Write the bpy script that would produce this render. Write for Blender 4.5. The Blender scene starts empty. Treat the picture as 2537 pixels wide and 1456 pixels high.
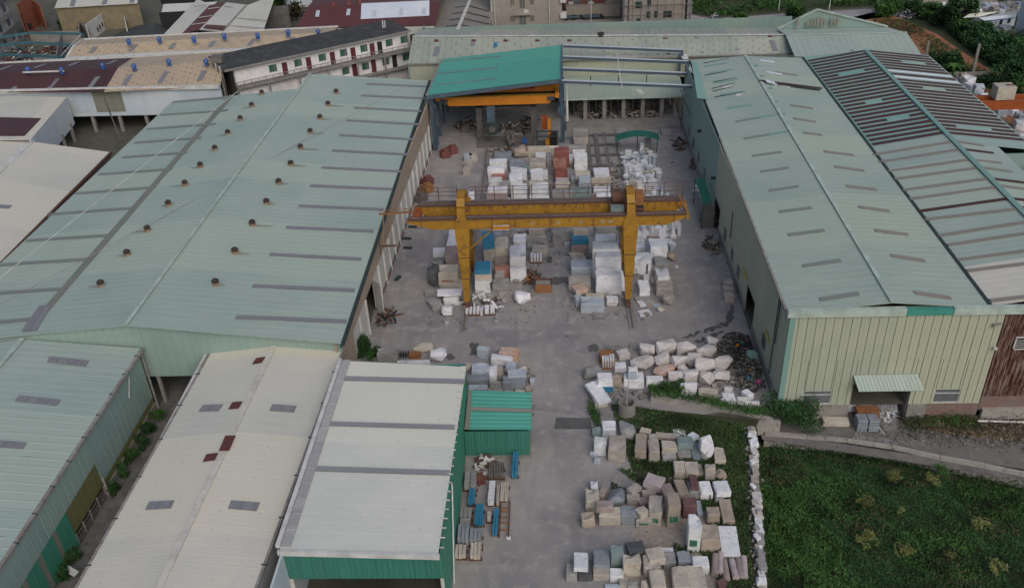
import bpy, bmesh, math, random
import numpy as np
from math import radians, sin, cos, pi
random.seed(7)
sc = bpy.context.scene
COL = sc.collection
# ---------------------------------------------------------------- camera
FPX = 2232.0; PIT = radians(32.417); ROL = radians(-2.746); CH = 55.0; YAW = radians(3.169)
_F = np.array([0, cos(PIT), -sin(PIT)]); _R = np.array([1.0, 0, 0]); _U = np.cross(_R, _F)
_R1 = _R*cos(ROL)+_U*sin(ROL); _U1 = -_R*sin(ROL)+_U*cos(ROL)
_M = np.array([[cos(YAW), -sin(YAW), 0], [sin(YAW), cos(YAW), 0], [0, 0, 1]])
F, R, U = _M@_F, _M@_R1, _M@_U1
CAM = np.array([0, 0, CH])
cd = bpy.data.cameras.new('camera'); cam = bpy.data.objects.new('camera', cd); COL.objects.link(cam)
from mathutils import Matrix, Vector
mw = Matrix.Identity(4)
for i in range(3):
    mw[i][0], mw[i][1], mw[i][2], mw[i][3] = R[i], U[i], -F[i], CAM[i]
cam.matrix_world = mw
cd.sensor_width = 36; cd.lens = 36*FPX/2536; cd.clip_end = 2000; cd.clip_start = 0.5
sc.camera = cam
# ---------------------------------------------------------------- light
w = bpy.data.worlds.new('World'); sc.world = w; w.use_nodes = True
nt = w.node_tree; bg = nt.nodes['Background']
sky = nt.nodes.new('ShaderNodeTexSky'); sky.sky_type = 'NISHITA'; sky.sun_disc = False
SUN_EL = radians(42); SUN_ROT = radians(158)
sky.sun_elevation = SUN_EL; sky.sun_rotation = SUN_ROT; sky.air_density = 1.0; sky.dust_density = 4.0; sky.ozone_density = 1.0
nt.links.new(sky.outputs[0], bg.inputs[0]); bg.inputs[1].default_value = 0.075
sd = bpy.data.lights.new('sun', 'SUN'); sd.energy = 0.62; sd.angle = radians(50); sd.color = (1.0, .96, .9)
so = bpy.data.objects.new('sun', sd); COL.objects.link(so)
dirv = Vector((sin(SUN_ROT)*cos(SUN_EL), cos(SUN_ROT)*cos(SUN_EL), sin(SUN_EL)))
so.rotation_euler = dirv.to_track_quat('Z', 'Y').to_euler(); so.location = (0, 0, 80)
sc.view_settings.view_transform = 'Standard'; sc.view_settings.look = 'None'
sc.view_settings.exposure = 0.44; sc.view_settings.gamma = 1; sc.view_settings.use_curve_mapping = False
sc.render.engine = 'CYCLES'
# ---------------------------------------------------------------- photo pixel -> place in the world
def ray(x, y): return F*FPX+R*(x-1268)-U*(y-728)
def D(x, y, z=0.0):
    d = ray(x, y); return CAM+d*((z-CAM[2])/d[2])
def S(x, y, z=0.0): return D(x*.9117, y*.9117, z)
def hit(x, y, pl):
    A, n = pl; d = ray(x, y); return CAM+d*(((A-CAM)@n)/(d@n))
def plane(A, B, C_):
    A, B, C_ = map(np.array, (A, B, C_)); n = np.cross(B-A, C_-A); n = n/np.linalg.norm(n)
    if n[2] < 0: n = -n
    return (A.astype(float), n)
def px(p):
    v = np.array(p, float)-CAM; a = v@F; return 1268+FPX*(v@R)/a, 728-FPX*(v@U)/a
V = lambda *a: np.array(a, float)
# ---------------------------------------------------------------- materials
MATS = {}
def _nodes(name):
    m = bpy.data.materials.new(name); m.use_nodes = True
    n = m.node_tree.nodes; return m, n, m.node_tree.links, n['Principled BSDF']
def _mix(n, l, a, b, fac, typ='MIX'):
    x = n.new('ShaderNodeMix'); x.data_type = 'RGBA'; x.blend_type = typ
    for s, v in ((6, a), (7, b)):
        if isinstance(v, tuple): x.inputs[s].default_value = (*v[:3], 1)
        else: l.new(v, x.inputs[s])
    if isinstance(fac, (int, float)): x.inputs[0].default_value = fac
    else: l.new(fac, x.inputs[0])
    return x.outputs[2]
def _math(n, l, op, a, b=None, c=None):
    x = n.new('ShaderNodeMath'); x.operation = op
    for i, v in enumerate((a, b, c)):
        if v is None: continue
        if isinstance(v, (int, float)): x.inputs[i].default_value = v
        else: l.new(v, x.inputs[i])
    return x.outputs[0]
def _ramp(n, l, f, lo, hi):
    x = n.new('ShaderNodeMapRange'); x.inputs[1].default_value = lo; x.inputs[2].default_value = hi; l.new(f, x.inputs[0]); return x.outputs[0]
def _noise(n, l, vec, scale, det=4, rough=.55):
    x = n.new('ShaderNodeTexNoise'); x.inputs['Scale'].default_value = scale; x.inputs['Detail'].default_value = det; x.inputs['Roughness'].default_value = rough
    if vec is not None: l.new(vec, x.inputs['Vector'])
    return x.outputs[0]
def _bump(n, l, b, h, s, d=.05):
    x = n.new('ShaderNodeBump'); x.inputs['Strength'].default_value = s; x.inputs['Distance'].default_value = d
    l.new(h, x.inputs['Height']); l.new(x.outputs[0], b.inputs['Normal'])
def matte(name, c, c2=None, scale=.8, rough=.85, bump=.25, rv=.0, spots=None, spotfac=.0, metal=0):
    """general surface: patchy noise between two colours, fine grain, optional stains, per-object variation"""
    m, n, l, b = _nodes(name)
    tc = n.new('ShaderNodeTexCoord'); oi = n.new('ShaderNodeObjectInfo')
    off = n.new('ShaderNodeVectorMath'); off.operation = 'ADD'; l.new(tc.outputs['Object'], off.inputs[0])
    sc_ = _math(n, l, 'MULTIPLY', oi.outputs['Random'], 57.0); l.new(sc_, off.inputs[1]); vec = off.outputs[0]
    c2 = c2 or tuple(x*.72 for x in c)
    n1 = _noise(n, l, vec, scale, 5, .6); n2 = _noise(n, l, vec, scale*9, 3, .6)
    col = _mix(n, l, c, c2, _ramp(n, l, n1, .38, .66))
    col = _mix(n, l, col, tuple(x*.6 for x in c2), _math(n, l, 'MULTIPLY', _ramp(n, l, n2, .5, .78), .55))
    if spots:
        n3 = _noise(n, l, vec, scale*2.3, 5, .7)
        col = _mix(n, l, col, spots, _math(n, l, 'MULTIPLY', _ramp(n, l, n3, .55, .64), spotfac))
    if rv:
        v = _math(n, l, 'MULTIPLY_ADD', oi.outputs['Random'], rv, 1-rv/2)
        h = n.new('ShaderNodeHueSaturation'); l.new(v, h.inputs['Value']); l.new(col, h.inputs['Color']); col = h.outputs[0]
    l.new(col, b.inputs['Base Color']); b.inputs['Roughness'].default_value = rough; b.inputs['Metallic'].default_value = metal
    if bump: _bump(n, l, b, n2, bump)
    MATS[name] = m; return m
def sheet(name, c, lap=.88, var=.04, rust=0.0, rustc=(.16, .07, .03), dash=None, pitch=.9, rough=.55, fine=.0, dirt=.18):
    """profiled steel sheet, UV in metres: u along the eave, v down the sheet"""
    m, n, l, b = _nodes(name)
    uv = n.new('ShaderNodeUVMap'); sp = n.new('ShaderNodeSeparateXYZ'); l.new(uv.outputs[0], sp.inputs[0]); u, v = sp.outputs[0], sp.outputs[1]
    k = _math(n, l, 'DIVIDE', u, pitch); fl = _math(n, l, 'FLOOR', k); fr = _math(n, l, 'FRACT', k)
    wn = n.new('ShaderNodeTexWhiteNoise'); wn.noise_dimensions = '1D'; l.new(fl, wn.inputs[1])
    big = _noise(n, l, uv.outputs[0], .07, 4, .6)
    mp = n.new('ShaderNodeMapping'); mp.inputs['Scale'].default_value = (1.6, .18, 1); l.new(uv.outputs[0], mp.inputs[0])
    st = _noise(n, l, mp.outputs[0], 1.1, 5, .65)
    col = _mix(n, l, c, tuple(x*(1-var*2) for x in c), _math(n, l, 'MULTIPLY', wn.outputs[0], .6))
    col = _mix(n, l, col, tuple(x*y for x, y in zip(c, (.78, .84, .86))), _ramp(n, l, big, .35, .65))
    col = _mix(n, l, col, tuple(x*.55 for x in c), _math(n, l, 'MULTIPLY', _ramp(n, l, st, .48, .8), dirt*2.5))
    wn2 = n.new('ShaderNodeTexWhiteNoise'); wn2.noise_dimensions = '1D'; l.new(_math(n, l, 'FLOOR', _math(n, l, 'DIVIDE', u, pitch*6)), wn2.inputs[1])
    col = _mix(n, l, col, tuple(x*y for x, y in zip(c, (1.04, 1.02, .96))), _math(n, l, 'MULTIPLY', _math(n, l, 'GREATER_THAN', wn2.outputs[0], .66), .6))
    sv = _math(n, l, 'FRACT', _math(n, l, 'DIVIDE', v, 1.5)); sn = _noise(n, l, uv.outputs[0], .5, 2, .5)
    col = _mix(n, l, col, tuple(x*.72 for x in c), _math(n, l, 'MULTIPLY', _math(n, l, 'MULTIPLY', _math(n, l, 'LESS_THAN', sv, .05), _math(n, l, 'LESS_THAN', _math(n, l, 'ABSOLUTE', _math(n, l, 'SUBTRACT', fr, .5)), .12)), _ramp(n, l, sn, .45, .6)))
    edge = _math(n, l, 'LESS_THAN', fr, .07)
    col = _mix(n, l, col, tuple(x*lap for x in c), _math(n, l, 'MULTIPLY', edge, .8))
    if rust:
        mp2 = n.new('ShaderNodeMapping'); mp2.inputs['Scale'].default_value = (3.0, .35, 1); l.new(uv.outputs[0], mp2.inputs[0])
        rn = _noise(n, l, mp2.outputs[0], 1.3, 6, .75)
        near = _math(n, l, 'MULTIPLY_ADD', _math(n, l, 'LESS_THAN', fr, .16), .12, 0)
        col = _mix(n, l, col, rustc, _ramp(n, l, _math(n, l, 'ADD', rn, near), .80-rust*.42, .92-rust*.36))
    if dash:
        kv = _math(n, l, 'MULTIPLY_ADD', v, .62, _math(n, l, 'MULTIPLY', fl, .37)); fv = _math(n, l, 'FRACT', kv)
        dm = _math(n, l, 'MULTIPLY', _math(n, l, 'LESS_THAN', fv, .42), _math(n, l, 'LESS_THAN', _math(n, l, 'ABSOLUTE', _math(n, l, 'SUBTRACT', fr, .5)), .14))
        dn = _noise(n, l, uv.outputs[0], 1.1, 2, .5)
        col = _mix(n, l, col, dash, _math(n, l, 'MULTIPLY', dm, _ramp(n, l, dn, .3, .75)))
    l.new(col, b.inputs['Base Color']); b.inputs['Roughness'].default_value = rough
    b.inputs['Specular IOR Level'].default_value = .3
    if fine:
        wv = _math(n, l, 'SINE', _math(n, l, 'MULTIPLY', u, 2*pi/fine)); _bump(n, l, b, wv, .35, .02)
    MATS[name] = m; return m
def leaf(name, cols, rough=.7):
    m, n, l, b = _nodes(name)
    g = n.new('ShaderNodeNewGeometry'); cr = n.new('ShaderNodeValToRGB'); l.new(g.outputs['Random Per Island'], cr.inputs[0])
    e = cr.color_ramp.elements
    while len(e) < len(cols): e.new(.5)
    for i, c in enumerate(cols): e[i].position = i/(len(cols)-1); e[i].color = (*c, 1)
    nz = _noise(n, l, g.outputs['Position'], .35, 3, .6)
    col = _mix(n, l, cr.outputs[0], tuple(x*.45 for x in cols[0]), _ramp(n, l, nz, .42, .7))
    l.new(col, b.inputs['Base Color']); b.inputs['Roughness'].default_value = rough; b.inputs['Specular IOR Level'].default_value = .2
    MATS[name] = m; return m
def ground_mat(name, c, c2, c3, crack=.5, s=.12, fine=(.5, .5, .5), finefac=.0):
    m, n, l, b = _nodes(name)
    g = n.new('ShaderNodeNewGeometry'); P = g.outputs['Position']
    n1 = _noise(n, l, P, s, 6, .62); n2 = _noise(n, l, P, s*6, 5, .65); n3 = _noise(n, l, P, s*40, 3, .6)
    mp = n.new('ShaderNodeMapping'); mp.inputs['Scale'].default_value = (1.8, .22, 1); mp.inputs['Rotation'].default_value = (0, 0, .06); l.new(P, mp.inputs[0])
    n4 = _noise(n, l, mp.outputs[0], .5, 4, .6)
    col = _mix(n, l, c, c2, _ramp(n, l, n1, .38, .62))
    col = _mix(n, l, col, c3, _math(n, l, 'MULTIPLY', _ramp(n, l, n2, .5, .72), .7))
    col = _mix(n, l, col, tuple(x*.62 for x in c), _math(n, l, 'MULTIPLY', _ramp(n, l, n4, .52, .75), .5))
    if finefac: col = _mix(n, l, col, fine, _math(n, l, 'MULTIPLY', _ramp(n, l, n3, .6, .72), finefac))
    if crack:
        vo = n.new('ShaderNodeTexVoronoi'); vo.feature = 'DISTANCE_TO_EDGE'; vo.inputs['Scale'].default_value = .16
        mx = n.new('ShaderNodeVectorMath'); mx.operation = 'MULTIPLY_ADD'
        nn = n.new('ShaderNodeTexNoise'); nn.inputs['Scale'].default_value = .4; l.new(P, nn.inputs['Vector'])
        l.new(nn.outputs['Color'], mx.inputs[0]); mx.inputs[1].default_value = (3, 3, 0); l.new(P, mx.inputs[2]); l.new(mx.outputs[0], vo.inputs['Vector'])
        cm = _math(n, l, 'LESS_THAN', vo.outputs['Distance'], .003)
        col = _mix(n, l, col, tuple(x*.45 for x in c), _math(n, l, 'MULTIPLY', cm, crack))
    l.new(col, b.inputs['Base Color']); b.inputs['Roughness'].default_value = .9; b.inputs['Specular IOR Level'].default_value = .25
    _bump(n, l, b, n3, .3, .05)
    MATS[name] = m; return m
# steel sheets
GR = (.38, .46, .412)
sheet('roof_green', GR, rust=.16, rustc=(.24, .19, .14), dirt=.09)
sheet('roof_green_b', (.38, .457, .40), rust=.32, rustc=(.24, .18, .12), dirt=.09)
sheet('roof_green_low', (.375, .455, .42), rust=.32, rustc=(.24, .18, .12), dirt=.14)
sheet('roof_teal', (.09, .36, .30), dirt=.08, var=.04, rough=.45)
sheet('roof_teal_pale', (.25, .42, .375), dirt=.15); sheet('roof_seafoam', (.33, .44, .40), dirt=.15)
sheet('roof_cream', (.62, .60, .53), dirt=.03, var=.015, lap=.94)
sheet('roof_white', (.66, .665, .61), dirt=.03, var=.012, lap=.96)
sheet('roof_tan', (.50, .40, .29), rust=.1, dash=(.16, .11, .09), dirt=.08)
sheet('roof_old', (.40, .43, .37), rust=.12, dash=(.2, .2, .17), dirt=.2, var=.15)
sheet('roof_maroon', (.085, .038, .038), dirt=.1, var=.06)
sheet('roof_maroon_b', (.13, .045, .042), dirt=.1, var=.06)
sheet('roof_asbestos', (.26, .24, .22), dirt=.4, var=.12)
sheet('wall_green', (.27, .37, .34), rust=.06, dirt=.12, lap=.75)
sheet('wall_yellow', (.42, .45, .355), rust=.3, rustc=(.28, .22, .11), dirt=.08, lap=.82, pitch=.77)
sheet('wall_olive', (.17, .165, .07), dirt=.15)
sheet('wall_teal', (.05, .20, .155), dirt=.15, lap=.6)
sheet('wall_teal_b', (.055, .25, .175), dirt=.12, lap=.6)
sheet('wall_bluewhite', (.47, .54, .62), dirt=.08, rust=.04)
sheet('wall_rust', (.30, .22, .19), rust=1.0, rustc=(.06, .018, .012), dirt=.3, lap=.3, pitch=.4)
sheet('band_grey', (.31, .31, .325), var=.15, dirt=.25, lap=.6); sheet('gutter_grey', (.42, .42, .43), var=.2, dirt=.3); sheet('skylight_grey', (.255, .255, .275), var=.15, dirt=.25, lap=.6)
sheet('skylight_dirty', (.25, .275, .25), var=.15, dirt=.3, lap=.7)
sheet('skylight_brown', (.29, .265, .235), var=.12, dirt=.3, lap=.8)
sheet('strip_beige', (.24, .245, .2), var=.1, dirt=.3)
sheet('skylight_teal', (.22, .37, .33), var=.1, dirt=.2)
sheet('sheet_white', (.72, .76, .84), var=.04, dirt=.05)
sheet('roof_paleblue', (.56, .62, .68), dirt=.15)
# masonry, stone, metal
matte('trim_pale', (.44, .54, .49)); matte('trim_teal', (.06, .30, .25)); matte('trim_white', (.62, .63, .62), bump=.1)
matte('trim_dark', (.03, .05, .05)); matte('gutter', (.30, .29, .27), (.18, .16, .15), scale=1.5)
matte('tan_wall', (.38, .305, .235), (.32, .26, .2), scale=.3, bump=.1)
matte('panel_grey', (.55, .56, .52), (.46, .47, .44), scale=.4, bump=.1); matte('plaster', (.62, .62, .62), (.45, .44, .42), scale=.5)
matte('concrete', (.27, .26, .245), (.2, .19, .175), scale=.6, spots=(.1, .1, .095), spotfac=.5)
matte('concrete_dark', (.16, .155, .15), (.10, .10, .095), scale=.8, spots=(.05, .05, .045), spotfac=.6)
matte('brick', (.20, .115, .10), (.17, .14, .13), scale=1.2, spots=(.3, .27, .25), spotfac=.4); matte('brick_red', (.19, .065, .055), (.13, .05, .045), scale=.6)
matte('orange_wall', (.33, .12, .06), (.24, .08, .045)); matte('yellow_wall', (.24, .20, .12), (.17, .15, .10)); matte('beige_wall', (.33, .30, .265), (.28, .255, .23), scale=.2, bump=.05)
matte('roof_tar', (.055, .058, .06), (.035, .038, .04), scale=.3, spots=(.2, .19, .175), spotfac=.3)
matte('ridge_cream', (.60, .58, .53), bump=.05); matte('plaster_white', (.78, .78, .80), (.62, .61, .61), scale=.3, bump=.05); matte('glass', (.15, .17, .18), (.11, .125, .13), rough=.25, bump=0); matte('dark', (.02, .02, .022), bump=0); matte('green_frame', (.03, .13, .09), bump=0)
matte('door_red', (.12, .025, .03), (.09, .02, .025), bump=0)
matte('steel_blue', (.075, .115, .16), (.055, .085, .115), scale=1, rough=.5, bump=.05); matte('steel_teal', (.05, .14, .17), (.04, .1, .13), rough=.5, bump=.05)
matte('crane_yellow', (.37, .20, .02), (.28, .145, .015), scale=.8, rough=.6, bump=.1, spots=(.11, .045, .02), spotfac=.75)
matte('crane_orange', (.52, .19, .012), (.42, .14, .01), scale=.4, rough=.45, bump=.05); matte('crane_red', (.33, .08, .015), (.26, .06, .012), rough=.5, bump=.05)
matte('rusty', (.13, .06, .04), (.08, .045, .035), scale=3, spots=(.25, .1, .04), spotfac=.5); matte('rail', (.16, .15, .145), (.1, .09, .085), scale=2)
matte('rust_light', (.3, .14, .05), (.2, .09, .04), scale=3); matte('streak', (.30, .27, .21), (.33, .33, .28), scale=2, bump=0); matte('vent_base', (.2, .12, .07), (.26, .22, .17), scale=3); matte('vent_brown', (.055, .035, .03), (.03, .022, .02), scale=3)
matte('blue_vent', (.03, .10, .32), (.02, .07, .25), bump=0, rough=.4); matte('machine', (.13, .12, .115), (.085, .08, .078), scale=1.5, spots=(.28, .26, .25), spotfac=.4)
matte('canopy_green', (.012, .13, .09), (.01, .1, .075), bump=.05, rough=.6); matte('tarp_blue', (.04, .22, .36), (.03, .16, .28), scale=2, rough=.5)
matte('tarp_dark', (.05, .055, .06), (.04, .043, .047), scale=.5); matte('magenta', (.4, .05, .2), bump=0)
ST = dict(rock=((.60, .58, .56), (.46, .44, .42)), white=((.62, .63, .66), (.50, .51, .53)), white_cut=((.60, .61, .60), (.46, .48, .47)), cream=((.50, .46, .38), (.38, .35, .29)), beige=((.40, .37, .325), (.31, .285, .25)),
          tan=((.38, .32, .26), (.29, .245, .20)), grey=((.31, .31, .30), (.22, .22, .215)), blue_grey=((.25, .28, .305), (.18, .205, .225)), pale_blue=((.42, .48, .53), (.32, .37, .41)),
          dark_grey=((.10, .105, .11), (.07, .075, .08)), red=((.25, .085, .065), (.18, .06, .05)), salmon=((.36, .19, .14), (.29, .13, .1)), pink=((.46, .40, .40), (.38, .33, .33)),
          maroon=((.16, .085, .085), (.11, .06, .06)), brown_pink=((.32, .26, .24), (.24, .195, .18)), teal_grey=((.2, .27, .265), (.15, .2, .2)), orange_white=((.50, .42, .36), (.45, .24, .14)))
for k, (a, b_) in ST.items():
    a = tuple(min(.8, x*y) for x, y in zip(a, (1.2, 1.2, 1.25) if k[:5] == 'white' else (1.04, 1.04, 1.07))); b_ = tuple(min(.8, x*y) for x, y in zip(b_, (1.16, 1.17, 1.2) if k[:5] == 'white' else (1.04, 1.04, 1.07))); matte('st_'+k, a, b_, scale=.55, rough=.85, bump=.45, rv=.16, spots=tuple(x*.55 for x in b_), spotfac=.45)
matte('paint_yellow', (.45, .42, .06), bump=0); matte('tarp_green', (.02, .16, .1), bump=0); matte('paint_green', (.02, .26, .14), bump=0); matte('paint_red', (.4, .06, .05), bump=0); matte('paint_dark', (.06, .06, .07), bump=0); matte('paint_grey', (.36, .27, .13), bump=0)
ground_mat('yard', (.315, .30, .29), (.225, .22, .235), (.43, .41, .385), crack=.3, fine=(.25, .25, .24), finefac=.25)
ground_mat('road', (.32, .308, .30), (.235, .228, .232), (.41, .39, .37), crack=.3, s=.15)
ground_mat('gravel', (.33, .295, .26), (.26, .23, .20), (.42, .39, .35), crack=0, s=.3, fine=(.42, .4, .38), finefac=.8)
ground_mat('dirt', (.12, .115, .10), (.085, .09, .065), (.17, .16, .14), crack=0, s=.08)
ground_mat('grass_soil', (.035, .055, .022), (.06, .06, .035), (.10, .085, .06), crack=0, s=.4)
ground_mat('red_soil', (.40, .165, .09), (.30, .14, .08), (.13, .12, .055), crack=0, s=.35)
ground_mat('lane', (.17, .163, .158), (.13, .124, .12), (.25, .24, .23), crack=.3, s=.3)
ground_mat('far_road', (.33, .32, .33), (.27, .26, .26), (.36, .35, .35), crack=0, s=.2)
ground_mat('brown_path', (.24, .17, .12), (.2, .14, .10), (.3, .25, .2), crack=0, s=.3)
ground_mat('wet', (.10, .098, .10), (.12, .118, .12), (.085, .084, .085), crack=0); ground_mat('pale_patch', (.25, .245, .25), (.2, .195, .2), (.28, .27, .27), crack=0)
matte('wall_stain', (.36, .345, .32), (.27, .26, .24), scale=.9, spots=(.06, .06, .055), spotfac=.6)
leaf('leaf_dark', [(.02, .056, .019), (.036, .094, .03), (.056, .13, .038)])
leaf('leaf_mid', [(.028, .075, .02), (.05, .125, .03), (.075, .16, .038)])
leaf('leaf_bright', [(.035, .09, .02), (.06, .14, .03), (.08, .17, .035)])
leaf('leaf_dry', [(.05, .05, .025), (.08, .075, .03), (.10, .085, .05), (.05, .03, .03)])
leaf('leaf_yellow', [(.13, .16, .05), (.2, .2, .07), (.10, .14, .045)])
leaf('rubble', [(.38, .37, .36), (.24, .23, .21), (.17, .16, .15), (.45, .44, .43)], rough=.9)
leaf('trash', [(.04, .045, .04), (.09, .08, .07), (.03, .035, .03), (.34, .32, .31), (.07, .075, .075)], rough=.9)
matte('bark', (.07, .05, .035), (.05, .035, .025), scale=3)
# ---------------------------------------------------------------- objects
ORI = {}
def _tag(o, label=None, cat=None, group=None, kind=None):
    if label: o['label'] = label
    if cat: o['category'] = cat
    if group: o['group'] = group
    if kind: o['kind'] = kind
def thing(name, label, cat, loc, group=None):
    o = bpy.data.objects.new(name, None); COL.objects.link(o); o.location = tuple(float(x) for x in loc); o.empty_display_size = .5
    _tag(o, label, cat, group); ORI[o.name] = np.array(loc, float); return o
class MB:
    def __init__(s): s.v = []; s.f = []; s.uv = []
    def quad(s, a, b, c, d, uv=None):
        i = len(s.v); s.v += [a, b, c, d]; s.f.append((i, i+1, i+2, i+3)); s.uv += uv or [(0, 0), (1, 0), (1, 1), (0, 1)]; return s
    def hexa(s, b, t):
        """bottom ring b (4, counterclockwise from above), top ring t"""
        i = len(s.v); s.v += list(b)+list(t)
        for f in ((3, 2, 1, 0), (4, 5, 6, 7), (0, 1, 5, 4), (1, 2, 6, 5), (2, 3, 7, 6), (3, 0, 4, 7)):
            s.f.append(tuple(i+k for k in f))
            p = [s.v[i+k] for k in f]; w_ = np.linalg.norm(np.array(p[1])-p[0]); h_ = np.linalg.norm(np.array(p[2])-p[1])
            s.uv += [(0, 0), (w_, 0), (w_, h_), (0, h_)]
        return s
    def box(s, x0, x1, y0, y1, z0, z1):
        return s.hexa([V(x0, y0, z0), V(x1, y0, z0), V(x1, y1, z0), V(x0, y1, z0)], [V(x0, y0, z1), V(x1, y0, z1), V(x1, y1, z1), V(x0, y1, z1)])
    def obox(s, c, size, rot=0, tilt=0, axis='x'):
        w_, d_, h_ = [x/2 for x in size]; P = []
        for z in (-h_, h_):
            for x, y in ((-w_, -d_), (w_, -d_), (w_, d_), (-w_, d_)):
                q = V(x, y, z)
                if tilt:
                    if axis == 'x': q = V(q[0], q[1]*cos(tilt)-q[2]*sin(tilt), q[1]*sin(tilt)+q[2]*cos(tilt))
                    else: q = V(q[0]*cos(tilt)+q[2]*sin(tilt), q[1], -q[0]*sin(tilt)+q[2]*cos(tilt))
                P.append(V(q[0]*cos(rot)-q[1]*sin(rot), q[0]*sin(rot)+q[1]*cos(rot), q[2])+np.array(c, float))
        return s.hexa(P[:4], P[4:])
    def beam(s, p, q, w_, h_, up=(0, 0, 1)):
        p, q = np.array(p, float), np.array(q, float); d = q-p; L = np.linalg.norm(d); d = d/L
        a = np.cross(d, up); a = a/(np.linalg.norm(a)+1e-9) if np.linalg.norm(a) > 1e-4 else V(1, 0, 0); b = np.cross(a, d)
        o = [(-1, -1), (1, -1), (1, 1), (-1, 1)]
        r0 = [p+a*w_/2*x+b*h_/2*y for x, y in o]; r1 = [q+a*w_/2*x+b*h_/2*y for x, y in o]
        i = len(s.v); s.v += r0+r1
        for f in ((0, 1, 2, 3), (7, 6, 5, 4), (0, 4, 5, 1), (1, 5, 6, 2), (2, 6, 7, 3), (3, 7, 4, 0)):
            s.f.append(tuple(i+k for k in f)); s.uv += [(0, 0), (w_, 0), (w_, L), (0, L)]
        return s
    def tube(s, p, q, r0, r1=None, n=8, caps=True):
        r1 = r0 if r1 is None else r1
        p, q = np.array(p, float), np.array(q, float); d = q-p; L = np.linalg.norm(d); d = d/L
        a = np.cross(d, V(0, 0, 1)) if abs(d[2]) < .9 else np.cross(d, V(1, 0, 0)); a /= np.linalg.norm(a); b = np.cross(d, a)
        i = len(s.v)
        for c, r in ((p, r0), (q, r1)):
            for k in range(n): t = 2*pi*k/n; s.v.append(c+a*r*cos(t)+b*r*sin(t))
        for k in range(n):
            k2 = (k+1) % n; s.f.append((i+k, i+k2, i+n+k2, i+n+k)); s.uv += [(0, 0), (1, 0), (1, L), (0, L)]
        if caps:
            s.f.append(tuple(i+k for k in range(n))[::-1]); s.uv += [(0, 0)]*n
            s.f.append(tuple(i+n+k for k in range(n))); s.uv += [(0, 0)]*n
        return s
    def corr(s, A, B, C_, D_, pitch=.9, h=.015, rw=.12, th=.06, u0=0.0, flip=None):
        """ribbed sheet over quad A-B (eave) D-C (top); ribs run from AB to DC"""
        A, B, C_, D_ = [np.array(x, float) for x in (A, B, C_, D_)]
        nrm = np.cross(B-A, D_-A); nrm /= np.linalg.norm(nrm)
        if flip is not None:
            if nrm@np.array(flip, float) < 0: nrm = -nrm
        elif nrm[2] < 0: nrm = -nrm
        L = np.linalg.norm(B-A); W = np.linalg.norm(D_-A); n = max(1, int(round(L/pitch)))
        pts = []
        for i in range(n):
            c = i/n; dw = rw/L/2
            if i == 0: pts += [(0, 0)]
            else: pts += [(c-dw, 0), (c-dw*.4, h), (c+dw*.4, h), (c+dw, 0)]
        pts += [(1, 0)]
        i0 = len(s.v)
        for t, o in pts: s.v += [A+(B-A)*t+nrm*o, D_+(C_-D_)*t+nrm*o]
        for k in range(len(pts)-1):
            a = i0+2*k; s.f.append((a, a+2, a+3, a+1)); t0, t1 = u0+pts[k][0]*L, u0+pts[k+1][0]*L
            s.uv += [(t0, 0), (t1, 0), (t1, W), (t0, W)]
        o = nrm*-th; s.hexa([A+o, B+o, C_+o, D_+o], [A-nrm*.004, B-nrm*.004, C_-nrm*.004, D_-nrm*.004])
        return s
    def disc(s, c, r, nrm, n=16, th=.05):
        nrm = np.array(nrm, float); nrm /= np.linalg.norm(nrm); return s.tube(np.array(c)-nrm*th/2, np.array(c)+nrm*th/2, r, r, n)
    def build(s, name, mat, parent=None, loc=None, smooth=False, label=None, cat=None, group=None, kind=None):
        org = ORI[parent.name] if parent is not None else (np.array(loc, float) if loc is not None else V(0, 0, 0))
        me = bpy.data.meshes.new(name); me.from_pydata([tuple(map(float, np.array(p)-org)) for p in s.v], [], s.f)
        ul = me.uv_layers.new(name='UVMap')
        ul.data.foreach_set('uv', [float(x) for t in s.uv for x in t])
        me.materials.append(MATS[mat])
        if smooth: me.polygons.foreach_set('use_smooth', [True]*len(me.polygons))
        o = bpy.data.objects.new(name, me); COL.objects.link(o)
        if parent is not None: o.parent = parent
        elif loc is not None: o.location = tuple(map(float, loc))
        _tag(o, label, cat, group, kind); ORI[o.name] = org
        return o
def struct(name, mb, mat, label=None): return mb.build(name, mat, kind='structure', label=label)
def poly(name, pts, z, mat, label=None, kind='structure'):
    """flat ground patch, pts (x, y) world"""
    m = MB(); m.v = [V(p[0], p[1], z) for p in pts]; m.f = [tuple(range(len(pts)))]; m.uv = [(0, 0)]*len(pts)
    return m.build(name, mat, kind=kind, label=label)
def stain(pts, z=.011, mat='wet', amp=.35, name='wet_patch'):
    W_ = [D(x, y, z)[:2] for x, y in pts]; out = []; rs = random.Random(int(pts[0][0]))
    for i in range(len(W_)):
        a, b = W_[i], W_[(i+1) % len(W_)]; k = max(2, int(np.linalg.norm(b-a)/.35))
        if name == 'pale_patch': k = 2
        for j in range(k): q = a+(b-a)*j/k; out.append((q[0]+rs.uniform(-amp, amp)*.5, q[1]+rs.uniform(-amp, amp)))
    return poly(name, out, z, mat)
def pxpoly(name, pts, z, mat, label=None): return poly(name, [D(x, y, z)[:2] for x, y in pts], z, mat, label)
ORD = 'zero first second third fourth fifth sixth seventh eighth ninth tenth eleventh twelfth thirteenth fourteenth fifteenth sixteenth seventeenth eighteenth nineteenth twentieth'.split()
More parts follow.
